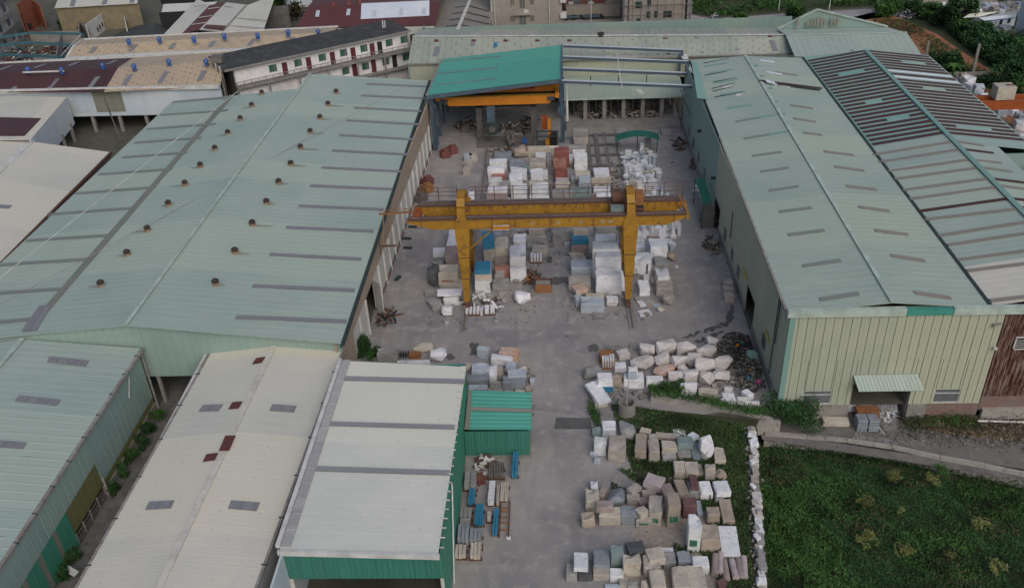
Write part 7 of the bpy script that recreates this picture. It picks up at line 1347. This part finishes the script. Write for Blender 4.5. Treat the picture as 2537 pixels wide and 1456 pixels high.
wallq(t, zu(1780, 345, 0), zu(1900, 0, 0), 0, 6, 'beige_wall', 'side_wall'); wallq(t, zu(620, 415, 0), zu(1760, 350, 0), 0, 5, 'dark', 'front_wall')
t = thing('stone_ruin', 'grey stone ruin overgrown with bare creepers beside the maroon roof', 'ruin', tuple(D(680, 60))); wallq(t, D(655, 75, 0), D(722, 72, 0), 0, 5, 'concrete_dark', 'front_wall'); wallq(t, D(722, 72, 0), D(705, 20, 0), 0, 5, 'concrete_dark', 'side_wall'); wallq(t, D(662, 20, 0), D(700, 22, 0), 0, 4, 'concrete', 'rear_wall')
t = thing('white_yard_building', 'pale wall behind parked things left of the maroon roof', 'building', tuple(D(745, 10))); wallq(t, D(700, 20, 0), D(775, 18, 0), 0, 9, 'roof_paleblue' , 'wall')
# ---- right background
t = thing('prefab_house', 'white prefab house with three dark doorways at the top right', 'house', tuple(D(2410, 70)))
zr = lambda x, y, z=0: D((2400+x/6.618)*.9117, y/6.618*.9117, z)
a_, b_ = zr(1385, 500), zr(1660, 500); wallq(t, a_, b_, 0, 3, 'plaster', 'front_wall'); r0_ = zr(1430, 330, 3.2); roofq(t, zr(1425, 325, 3.2), zr(1720, 310, 3.2), zr(2100, 210, 3.9), zr(1560, 250, 3.9), 'roof_white', 'roof')
for x in (1490, 1580): p_ = zr(x, 490); m = MB(); m.box(p_[0]-.5, p_[0]+.5, p_[1]-.15, p_[1]-.02, .1, 2.4); m.build('doorway', 'dark', t)
t = thing('prefab_house', 'blue trimmed white prefab house beside the corrugated wall at the top right', 'house', tuple(D(2450, 70)))
a_, b_, c_ = zr(1670, 560), zr(1830, 575), zr(2340, 470); wallq(t, a_+V(-1, 2, 0), b_, 0, 3, 'wall_bluewhite', 'side_wall'); wallq(t, b_, c_, 0, 3, 'roof_paleblue', 'front_wall'); roofq(t, zr(1810, 380, 3.2), zr(2350, 320, 3.2), zr(2400, 260, 3.7), zr(1720, 320, 3.7), 'roof_paleblue', 'roof')
m = MB(); m.beam(zr(1810, 385, 3.1), zr(2350, 325, 3.1), .2, .25); m.build('fascia', 'blue_vent', t)
for x in (2100, 2240): p_ = hit((2400+x/6.618)*.9117, 440/6.618*.9117, (b_, V(-(c_-b_)[1], (c_-b_)[0], 0))); m = MB(); m.obox((p_[0], p_[1]-.1, 1.5), (.7, .1, 1.3), math.atan2((c_-b_)[1], (c_-b_)[0])); m.build('window', 'dark', t)
t = thing('corrugated_building', 'tall pale corrugated metal building at the right edge of the picture', 'building', tuple(D(2530, 90)))
a_, b_ = zr(2330, 640), zr(2700, 850); m = MB(); m.corr(V(a_[0], a_[1], 0), V(b_[0], b_[1], 0), V(b_[0], b_[1], 6.5), V(a_[0], a_[1], 6.5), flip=(0, -1, 0), pitch=.6); m.build('front_wall', 'roof_paleblue', t)
roofq(t, V(a_[0], a_[1], 6.5), V(b_[0], b_[1], 6.5), V(b_[0]+14, b_[1]+22, 7.0), V(a_[0]+14, a_[1]+22, 7.0), 'skylight_grey', 'roof')
a_ = zr(690, 60); t = thing('boundary_wall', 'low grey boundary wall along the far road at the top right', 'wall', a_); wallq(t, zr(690, 130), zr(2030, 110), 0, 1.8, 'beige_wall', 'wall_section')
a_, b_ = D(2393, 202, 0), D(2456, 200, 0); t = thing('boundary_wall', 'short grey wall behind the right-hand stone blocks by the path', 'wall', a_); wallq(t, a_, b_, 0, 1.6, 'concrete', 'wall_section')
for k, (x, y, x2, y2, lab) in enumerate(((2405, 196, 2426, 110, 'leaning concrete power pole right of the striped hall'), (2290, 152, 2300, 102, 'shorter concrete power pole behind the striped hall'))):
    b_ = D(x, y, 0); lo, hi = 1, 20
    for _ in range(30):
        mi = (lo+hi)/2
        if px((b_[0], b_[1], mi))[1] > y2: lo = mi
        else: hi = mi
    tp = D(x2, y2, lo); m = MB(); m.tube(b_, tp, .32, .24, 8); m.build('power_pole', 'concrete', loc=b_, label=lab, cat='pole')
for k, (x, y, y2) in enumerate(((2113, 26, -30), (2251, 26, -30), (2509, 22, -30), (2405, 22, -20), (2628, 24, -20))):
    x = x*.9117 if k < 9 else x; b_ = D((2082+(120, 615, 1090, 1555, 2030)[k]/3.624)*.9117, (95, 100, 75, 60, 70)[k]/3.624*.9117*1.0+2, 0); m = MB(); m.tube(b_, b_+V(0, 0, 7.5), .09, .06, 6); o = m.build('street_lamp', 'trim_white', loc=b_, label=f'thin white street lamp pole, {ORD[k+1]} from left along the far road', cat='street lamp', group='street lamps along the far road'); ORI[o.name] = b_; m = MB(); m.beam(b_+V(0, 0, 7.4), b_+V(-1.2, 0, 7.6), .1, .08); m.build('lamp_arm', 'trim_white', o)
# orange gantry at right
t = thing('orange_gantry', 'orange girder crane with a cream cab beyond the striped hall at the right edge', 'crane', tuple(D(2480, 260)))
a_, b_ = D(2400, 256, 5.5), D(2640, 258, 5.5); a_[1] = b_[1] = (a_[1]+b_[1])/2
m = MB(); m.box(a_[0], b_[0], a_[1], a_[1]+.6, 4.6, 5.9); m.build('front_girder', 'crane_red', t); m = MB(); m.box(a_[0], b_[0], a_[1]+2, a_[1]+2.5, 4.9, 6.0); m.build('rear_girder', 'crane_red', t)
p_ = D(2500, 258, 6); m = MB(); m.box(p_[0]-1.3, p_[0]+1.3, a_[1]+.2, a_[1]+2.2, 6.0, 7.9); m.build('cab', 'st_cream', t); m = MB(); m.box(p_[0]+.1, p_[0]+1.2, a_[1]+.9, a_[1]+1.3, 7.91, 7.97); m.build('cab_roof_sheet', 'rusty', t)
# stones in the far yards
r_ = random.Random(77)
def scatter_blocks(pts, n, lab, group, s=(.6, 1.6), mats=('white', 'grey', 'pale_blue', 'beige'), seed=1, z=0):
    rr = random.Random(seed)
    for k in range(n):
        f_ = (k+.5)/n*(len(pts)-1); i = min(int(f_), len(pts)-2); u_ = f_-i; x = pts[i][0]+(pts[i+1][0]-pts[i][0])*u_+rr.uniform(-4, 4); y = pts[i][1]+(pts[i+1][1]-pts[i][1])*u_+rr.uniform(-3, 3)
        p_ = D(x, y, z); w_ = rr.uniform(*s); c_ = rr.choice(mats); put(box_mesh(w_, w_*rr.uniform(.7, 1.2), w_*rr.uniform(.6, 1.1), seed*100+k, .08), 'stone_block', (p_[0], p_[1], .01), rr.uniform(-.5, .5), 'st_'+c_, f'{CN[c_]} stone block, {ORD[k+1]} {lab}', 'stone block', group)
scatter_blocks([(2355, 190), (2385, 205), (2415, 232), (2440, 262)], 16, 'from the far end of the row before the orange crane', 'stone row before the orange crane', (.8, 1.6), seed=3)
scatter_blocks([(2455, 290), (2490, 282), (2536, 300), (2520, 330), (2545, 370)], 14, 'from left below the orange crane', 'stone heap below the orange crane', (.7, 1.6), seed=4)
scatter_blocks([(2330, 25), (2400, 20), (2470, 22), (2530, 24)], 20, 'from left in the far stone yard', 'stones in the far top right yard', (.8, 1.7), seed=5)
scatter_blocks([(2360, 35), (2440, 33), (2520, 38)], 18, 'from left behind the prefab roofs', 'stones behind the prefab houses', (.8, 1.6), seed=6)
scatter_blocks([(2470, 78), (2505, 92)], 6, 'from left beside the corrugated building', 'stones beside the corrugated building', (1.0, 2.0), seed=8)
for i_, (xs_, lab, sd_) in enumerate((((1740, 1800), 'dark machinery and stones left by the far road', 41), ((1810, 1850), 'grey machinery among plants by the far road', 42), ((1930, 1975), 'heap of grey stone machines near the road junction', 43), ((2010, 2045), 'small heap of machine parts right of the round bush', 44), ((2222, 2262), 'dark machine beside the far road bend', 45))):
    p_ = D((xs_[0]+xs_[1])/2, 56 if i_ < 4 else 40, 0); scrap('scrap_heap', lab, p_[0], p_[1], (xs_[1]-xs_[0])/22, 3, 60, ['steel_blue', 'machine', 'st_grey', 'dark', 'st_white'], 1.8, seed=sd_, lmax=2.4)
for i_, (x, y, lab, sd_) in enumerate(((60, 150, 'junk and small sheds under the teal steel frame', 51), (120, 135, 'dusty yard clutter between the teal beams', 52), (35, 140, 'clutter of blue sheets at the left edge', 53), (765, 35, 'parked things beside the stone ruin', 54))):
    p_ = D(x, y, 0); scrap('scrap_heap', lab, p_[0], p_[1], 4, 5, 90, ['steel_teal', 'machine', 'st_grey', 'dark', 'rusty', 'plaster', 'brick_red'], 2.0, seed=sd_, lmax=2.6)

# ================================================================ VEGETATION
rv = np.random.RandomState(4)
def leaves(name, P_, size, mat, parent=None, loc=None, flat=.35, **kw):
    """P_ (n,3) leaf centres: one bent two-triangle leaf each"""
    n = len(P_); a = rv.uniform(0, 2*np.pi, n); t_ = rv.uniform(-1, 1, n)*(1-flat)*1.3; s = size*rv.uniform(.6, 1.4, n)
    du_ = np.stack([np.cos(a)*np.cos(t_), np.sin(a)*np.cos(t_), np.sin(t_)], 1); b_ = a+np.pi/2; tl = rv.uniform(-.6, .6, n)
    dv_ = np.stack([np.cos(b_)*np.cos(tl), np.sin(b_)*np.cos(tl), np.sin(tl)], 1)
    L_ = du_*s[:, None]; W_ = dv_*(s*.45)[:, None]; org = ORI[parent.name] if parent is not None else (np.array(loc, float) if loc is not None else np.zeros(3)); C_ = P_-org
    vs = np.concatenate([(C_-L_)[:, None], (C_+W_)[:, None], (C_+L_)[:, None], (C_-W_)[:, None]], 1).reshape(-1, 3)
    me = bpy.data.meshes.new(name); me.vertices.add(4*n); me.vertices.foreach_set('co', vs.ravel()); me.loops.add(4*n); me.loops.foreach_set('vertex_index', np.arange(4*n)); me.polygons.add(n); me.polygons.foreach_set('loop_start', np.arange(n)*4); me.polygons.foreach_set('loop_total', np.full(n, 4)); me.update(calc_edges=True); me.validate()
    me.materials.append(MATS[mat]); o = bpy.data.objects.new(name, me); COL.objects.link(o)
    if parent is not None: o.parent = parent
    elif loc is not None: o.location = tuple(map(float, loc))
    _tag(o, kw.get('label'), kw.get('cat'), kw.get('group'), kw.get('kind')); return o
def bush(name, lab, x, y, z, r, h_, mat, n=900, size=.16, cat='bush', group=None, trunk=.25, clumps=9, px_=True):
    p_ = D(x, y, z) if px_ else V(x, y, z); t = thing(name, lab, cat, p_, group)
    cs = []
    for k in range(clumps):
        a = rv.uniform(0, 2*np.pi); q = rv.uniform(.0, .75)**.7; zz_ = rv.uniform(.3, .85); cs.append((p_+V(r*q*cos(a), r*q*sin(a), h_*zz_), r*rv.uniform(.28, .5)))
    P_ = []
    for c_, rr_ in cs:
        m_ = n//clumps; d_ = rv.normal(size=(m_, 3)); d_ /= np.linalg.norm(d_, axis=1)[:, None]; P_.append(c_+d_*rr_*rv.uniform(.55, 1.1, (m_, 1))*V(1, 1, min(1, h_/r*.7)))
    P_ = np.concatenate(P_); P_[:, 2] = np.maximum(P_[:, 2], z+.03); leaves('crown', P_, size, mat, t)
    m = MB(); m.tube(p_-V(0, 0, .1), p_+V(0, 0, h_*.55), trunk*.35, trunk*.2, 6)
    for c_, _ in cs[:5]: m.tube(p_+V(0, 0, h_*.3), c_, trunk*.15, trunk*.06, 5)
    m.build('trunk', 'bark', t); return t
bush('bush', 'big dark green bush at the corner of the right hall', 1962, 1045, -1.3, 2.5, 2.6, 'leaf_dark', 4200, .13, clumps=16); bush('bush', 'round green bush growing through the stones of the boulder pile', 1666, 978, 0, 1.15, 1.7, 'leaf_mid', 1800, .10, clumps=10)
bush('bush', 'small low bush beside the wall left of the round bush', 1625, 975, 0, .8, .8, 'leaf_bright', 700, .1); bush('bush', 'dark green bush against the left hall wall behind the cream block', 900, 884, 0, 1.5, 3.2, 'leaf_dark', 2600, .13, clumps=12); bush('bush', 'lower part of the bush spreading beside the grey block', 922, 886, 0, .9, 1.1, 'leaf_mid', 900, .12)
for k, (x, y, r, mt) in enumerate(((181, 1395, .9, 'leaf_dark'), (158, 1432, .8, 'leaf_dark'), (289, 1220, .7, 'leaf_dark'), (310, 1180, .75, 'leaf_dark'), (330, 1140, .8, 'leaf_mid'), (352, 1108, .8, 'leaf_dark'), (375, 1070, .8, 'leaf_dark'), (395, 1040, .7, 'leaf_mid'))):
    bush('shrub', f'dark shrub in the alley beside the workshop wall, {ORD[k+1]} from the picture bottom', x, y, 0, r, 1.2, mt, 900, .11, 'shrub', 'shrubs along the alley')
p_ = D(176, 1413, .6); m = MB(); m.obox(p_, (1.3, .5, .1), -.5, .2); m.build('white_board', 'trim_white', loc=p_, label='white board lying on the shrubs in the alley', cat='board')
# field to the lower right
def poly_pts(n, fn): return np.array([fn() for _ in range(n)])
n = 130000; X_ = rv.uniform(13, 46, n); Y_ = rv.uniform(40, 63.5, n)
wl = D(1895, 1072, -1.1), D(2620, 1190, -1.1); sl = (wl[1][1]-wl[0][1])/(wl[1][0]-wl[0][0]); keep = (Y_ < wl[0][1]+(X_-wl[0][0])*sl-.4) & (X_ > 17.65+(Y_-62.5)*.152+.12)
X_, Y_ = X_[keep], Y_[keep]; hz = .35+.45*(np.sin(X_*.9+1.3*np.sin(Y_*.7))*np.sin(Y_*.8+np.sin(X_*.5)))+.25*np.sin(X_*2.3+Y_*1.7); hz = np.clip(hz, .05, 1.2)
wd_ = np.clip((wl[0][1]+(X_-wl[0][0])*sl-Y_)/5, .15, 1); Zf = -2.72+hz*rv.uniform(.4, 1.05, len(X_))*wd_*.8+.12; P_ = np.stack([X_, Y_, Zf], 1)
sel = (np.abs(X_-(19.6+(54-Y_)*.2)) < 2.2+np.sin(Y_)*.6) & (Y_ < 58)
leaves('field_plants', P_[~sel], .095, 'leaf_dark', loc=(30, 52, -2.75), kind='stuff', label='dense dark green weeds covering the low field')
leaves('tall_grass', P_[sel]+V(0, 0, .2), .13, 'leaf_mid', loc=(20, 52, -2.75), kind='stuff', label='brighter green tall grass along the left side of the field', flat=.05)
q_ = rv.uniform(size=len(X_)) < .10; pn = (np.sin(X_*.6+2)*np.sin(Y_*.55) > .35) & q_
leaves('dry_weeds', P_[pn]+V(0, 0, .12), .14, 'leaf_dry', loc=(30, 52, -2.75), kind='stuff', label='brownish dry weeds in patches across the field')
qb = (np.sin(X_*.45+.5)*np.sin(Y_*.5+1.5) > .25) & (rv.uniform(size=len(X_)) < .4); leaves('green_weeds', P_[qb]+V(0, 0, .1), .12, 'leaf_mid', loc=(30, 52, -2.75), kind='stuff', label='mid green leafy weeds in patches across the field')
for k, (x, y) in enumerate(((2215, 1195), (2305, 1200), (2135, 1250), (2143, 1345), (2240, 1370), (2345, 1385), (2425, 1308), (2460, 1410), (2228, 1272))):
    bush('sapling', f'yellow-green sapling in the dark field, {ORD[k+1]} counted from the wall downwards' if 0 else ('yellow-green sapling, left of the two nearest the wall', 'yellow-green sapling, right of the two nearest the wall', 'yellow-green sapling in the left column, upper one', 'yellow-green sapling in the left column, lower one', 'yellow-green sapling in the lower middle of the field', 'small dull sapling between the lower middle and lower right ones', 'yellow-green sapling on the right, halfway down the field', 'yellow-green sapling at the lower right of the field', 'smallest sapling in the centre of the field')[k], x, y, -2.2, (.85, .75, .8, .95, .85, .6, .85, .8, .3)[k], 1.0, 'leaf_yellow', (230, 210, 230, 260, 230, 110, 250, 230, 50)[k], .12, 'sapling', 'yellow saplings in the field', clumps=9, trunk=.12)
# grass among the blocks
n = 90000; X_ = rv.uniform(4.5, 18, n); Y_ = rv.uniform(42, 66.5, n); nz = np.sin(X_*1.3+np.sin(Y_*.9)*1.5)*np.sin(Y_*1.1+np.sin(X_))
wx = 17.3+(Y_-62.5)*.152
k1 = (X_ < wx-.35) & ((X_ > wx-3.3-.9*nz) | ((Y_ > 57.6+(X_-8)*(-.12)) & (X_ > 6.4-.15*(Y_-58))) | ((Y_ > 55.2) & (Y_ < 57.8) & (nz > -.2)) | ((Y_ > 48.5) & (Y_ < 50) & (X_ > 9) & (nz > -.1)))
k1 &= (Y_ < 66.0-(X_-8)*.28) ; rr2 = rv.uniform(size=n) < .62; k1 &= rr2
P_ = np.stack([X_, Y_, rv.uniform(.02, .3, n)], 1)
kb = k1 & (rv.uniform(size=n) < .45+.2*nz); leaves('grass', P_[k1 & ~kb], .1, 'leaf_mid', loc=(11, 55, 0), kind='stuff', label='green grass growing between the stone blocks and the wall', flat=.1)
leaves('weeds', P_[kb], .1, 'leaf_dark', loc=(11, 55, 0), kind='stuff', label='dark weeds growing between the stone blocks and the wall', flat=.2)
kd = k1 & (rv.uniform(size=n) < .28); leaves('dry_grass', P_[kd]+V(0, 0, .04), .1, 'leaf_dry', loc=(11, 55, 0), kind='stuff', label='dry brown grass in the lot beside the stone wall', flat=.2)
# ivy on the wall and lane edge
def ribbon(pts, n, wd, z, size, mat, lab, name='creeper', hgt=.5):
    P2 = []
    for _ in range(n):
        f_ = rv.uniform(0, len(pts)-1); i = min(int(f_), len(pts)-2); u_ = f_-i; a_, b_ = D(*pts[i], z), D(*pts[i+1], z); P2.append(a_+(b_-a_)*u_+V(rv.normal()*wd*.3, rv.normal()*wd, abs(rv.normal())*hgt))
    leaves(name, np.array(P2), size, mat, loc=P2[0], kind='stuff', label=lab)
ribbon([(1612, 972), (1680, 980), (1760, 994), (1800, 1005), (1860, 1018), (1900, 1020)], 2600, .35, .95, .11, 'leaf_mid', 'green creeper growing over the top of the retaining wall', hgt=.15)
ribbon([(1905, 1118), (2050, 1128), (2200, 1150), (2400, 1190), (2560, 1220)], 2600, .3, -2.85, .12, 'leaf_dark', 'dark weeds climbing the foot of the lane wall')
ribbon([(2230, 1045), (2330, 1050), (2430, 1060), (2560, 1075)], 2600, 1.2, -1.42, .12, 'leaf_dry', 'dry brown weeds at the foot of the right hall', 'dry_weeds', .25)
ribbon([(2240, 1050), (2350, 1045), (2420, 1050)], 900, .5, -1.42, .12, 'leaf_mid', 'green weeds at the foot of the brick plinth', 'weeds', .3); ribbon([(2320, 1160), (2345, 1165)], 260, .3, -1.15, .12, 'leaf_mid', 'tuft of green weeds growing on the lane wall', 'weeds', .1)
ribbon([(1460, 1010), (1475, 1030), (1480, 1045)], 700, .6, .02, .1, 'leaf_mid', 'dark grass tuft beside the entrance road', 'grass', .2)
# background trees and scrub
for x, y, r, h_, mt, n, lab, nm in ((2362, 75, 3.4, 7, 'leaf_dark', 3600, 'large dark round tree beside the prefab houses', 'tree'), (2335, 62, 2.6, 3.6, 'leaf_dark', 2400, 'dark bushy tree left of the large round tree', 'tree'), (2300, 46, 2.6, 3.2, 'leaf_mid', 2200, 'mid green bushy tree at the edge of the red field', 'tree'), (2262, 34, 2.2, 2.6, 'leaf_dark', 1800, 'dark bush at the upper edge of the red field', 'bush'),
                            (2208, 34, 2.8, 3, 'leaf_mid', 2200, 'wide green bush beside the far road bend', 'bush'), (2183, 42, 2.2, 3, 'leaf_bright', 1200, 'small bright bush left of the wide road bush', 'bush'), (1968, 56, 2.4, 3.6, 'leaf_mid', 1800, 'round green bush between machines at the far road', 'bush'), (1838, 56, 1.7, 2.2, 'leaf_bright', 900, 'small bright bush beside the grey machinery', 'bush'),
                            (2345, 180, 2.3, 3.6, 'leaf_dark', 2600, 'dark tree between the two concrete power poles', 'tree'), (2440, 105, 3.6, 3.5, 'leaf_dark', 2400, 'dark scrub in front of the blue trimmed prefab house', 'bush'), (2400, 90, 3.0, 3, 'leaf_mid', 1800, 'green scrub below the doorways of the prefab house', 'bush'), (2480, 140, 4.2, 4, 'leaf_dark', 2600, 'dark overgrown bush right of the leaning pole', 'bush'),
                            (2520, 175, 4.0, 4.5, 'leaf_dark', 2600, 'dark bush at the right edge above the crane', 'bush'), (2500, 215, 3.6, 4, 'leaf_dark', 2400, 'dark bush just above the orange crane cab', 'bush'), (2440, 72, 1.6, 2.2, 'leaf_dark', 700, 'small dark bush before the blue prefab wall', 'bush'), (1415+170, 62, 2.0, 2, 'leaf_dark', 900, 'low dark bush left of the scaffolded building', 'bush'),
                            (205, 60, 3.0, 2.4, 'leaf_bright', 1800, 'bright green bush inside the ruined walls', 'bush'), (240, 66, 4.0, 2, 'leaf_dark', 2200, 'dark overgrowth filling the ruined plot', 'bush'), (170, 70, 3.0, 2, 'leaf_dark', 1500, 'dark weeds at the left end of the ruined plot', 'bush'), (690, 28, 2.2, 5.5, 'leaf_bright', 1500, 'bright green tree crown over the cream roof edge', 'tree'), (735, 52, 2.0, 4.5, 'leaf_dry', 900, 'bare brown creeper on the stone ruin', 'bush')):
    bush(nm, lab, x, y, 0, r, h_, mt, n, .32, nm, None, clumps=14, trunk=.5)
for k, (x, y, lab) in enumerate(((2520, 190, 'banana plant with broad leaves at the right edge'), (2358, 196, 'small banana plant beside the leaning pole'))):
    p_ = D(x, y, 0); t = thing('banana_plant', lab, 'plant', p_); m = MB(); m.tube(p_, p_+V(0, 0, 1.8), .2, .12, 7); m.build('stem', 'leaf_bright', t)
    for j in range(9):
        a = j*.7; m = MB(); d_ = V(cos(a), sin(a), 0); w_ = V(-sin(a), cos(a), 0)*.28; b_ = p_+V(0, 0, 1.7); s1 = b_+d_*.9+V(0, 0, .8); s2 = b_+d_*1.9+V(0, 0, .5)
        m.quad(b_-w_*.3, s1-w_, s1+w_, b_+w_*.3); m.quad(s1-w_, s2-w_*.3, s2+w_*.3, s1+w_); m.build('leaf', 'leaf_bright', t)
def pxscatter(poly_, n, size, mat, name, lab, hgt=.5):
    P2 = []; xs_ = [p[0] for p in poly_]; ys_ = [p[1] for p in poly_]
    W_ = [D(x, y, 0)[:2] for x, y in poly_]; mnx, mxx = min(p[0] for p in W_), max(p[0] for p in W_); mny, mxy = min(p[1] for p in W_), max(p[1] for p in W_)
    while len(P2) < n:
        x, y = rv.uniform(mnx, mxx), rv.uniform(mny, mxy); ins = False; j = len(W_)-1
        for i in range(len(W_)):
            if (W_[i][1] > y) != (W_[j][1] > y) and x < (W_[j][0]-W_[i][0])*(y-W_[i][1])/(W_[j][1]-W_[i][1])+W_[i][0]: ins = not ins
            j = i
        if ins and np.sin(x*.35+np.sin(y*.2))*np.sin(y*.3)+rv.normal()*.5 > -.1: P2.append((x, y, abs(rv.normal())*hgt))
    leaves(name, np.array(P2), size, mat, loc=(mnx, mny, 0), kind='stuff', label=lab)
pxscatter([(1700, -50), (2550, -50), (2540, 5), (2260, 10), (2000, 22), (1850, 36), (1765, 42), (1712, 34)], 14000, .35, 'leaf_mid', 'scrub', 'green scrub covering the ground beyond the far road', .7)
pxscatter([(2320, 60), (2400, 90), (2560, 90), (2560, 220), (2490, 190), (2410, 135)], 13000, .3, 'leaf_dark', 'scrub', 'dark green undergrowth between the red field and the houses', .9)
pxscatter([(2150, 45), (2250, 50), (2420, 165), (2540, 240), (2450, 240), (2270, 115)], 2200, .2, 'leaf_dry', 'weeds', 'dull green weed rows across the red soil field', .3)
pxscatter([(2150, 45), (2250, 50), (2420, 165), (2540, 240), (2450, 240), (2270, 115)], 1800, .2, 'leaf_mid', 'field_weeds', 'green weeds between the furrows of the red soil field', .3)
pxscatter([(2290, 140), (2380, 175), (2540, 235), (2540, 260), (2400, 200), (2330, 180)], 5000, .3, 'leaf_dark', 'scrub', 'dark scrub along the foot of the striped hall', .7)
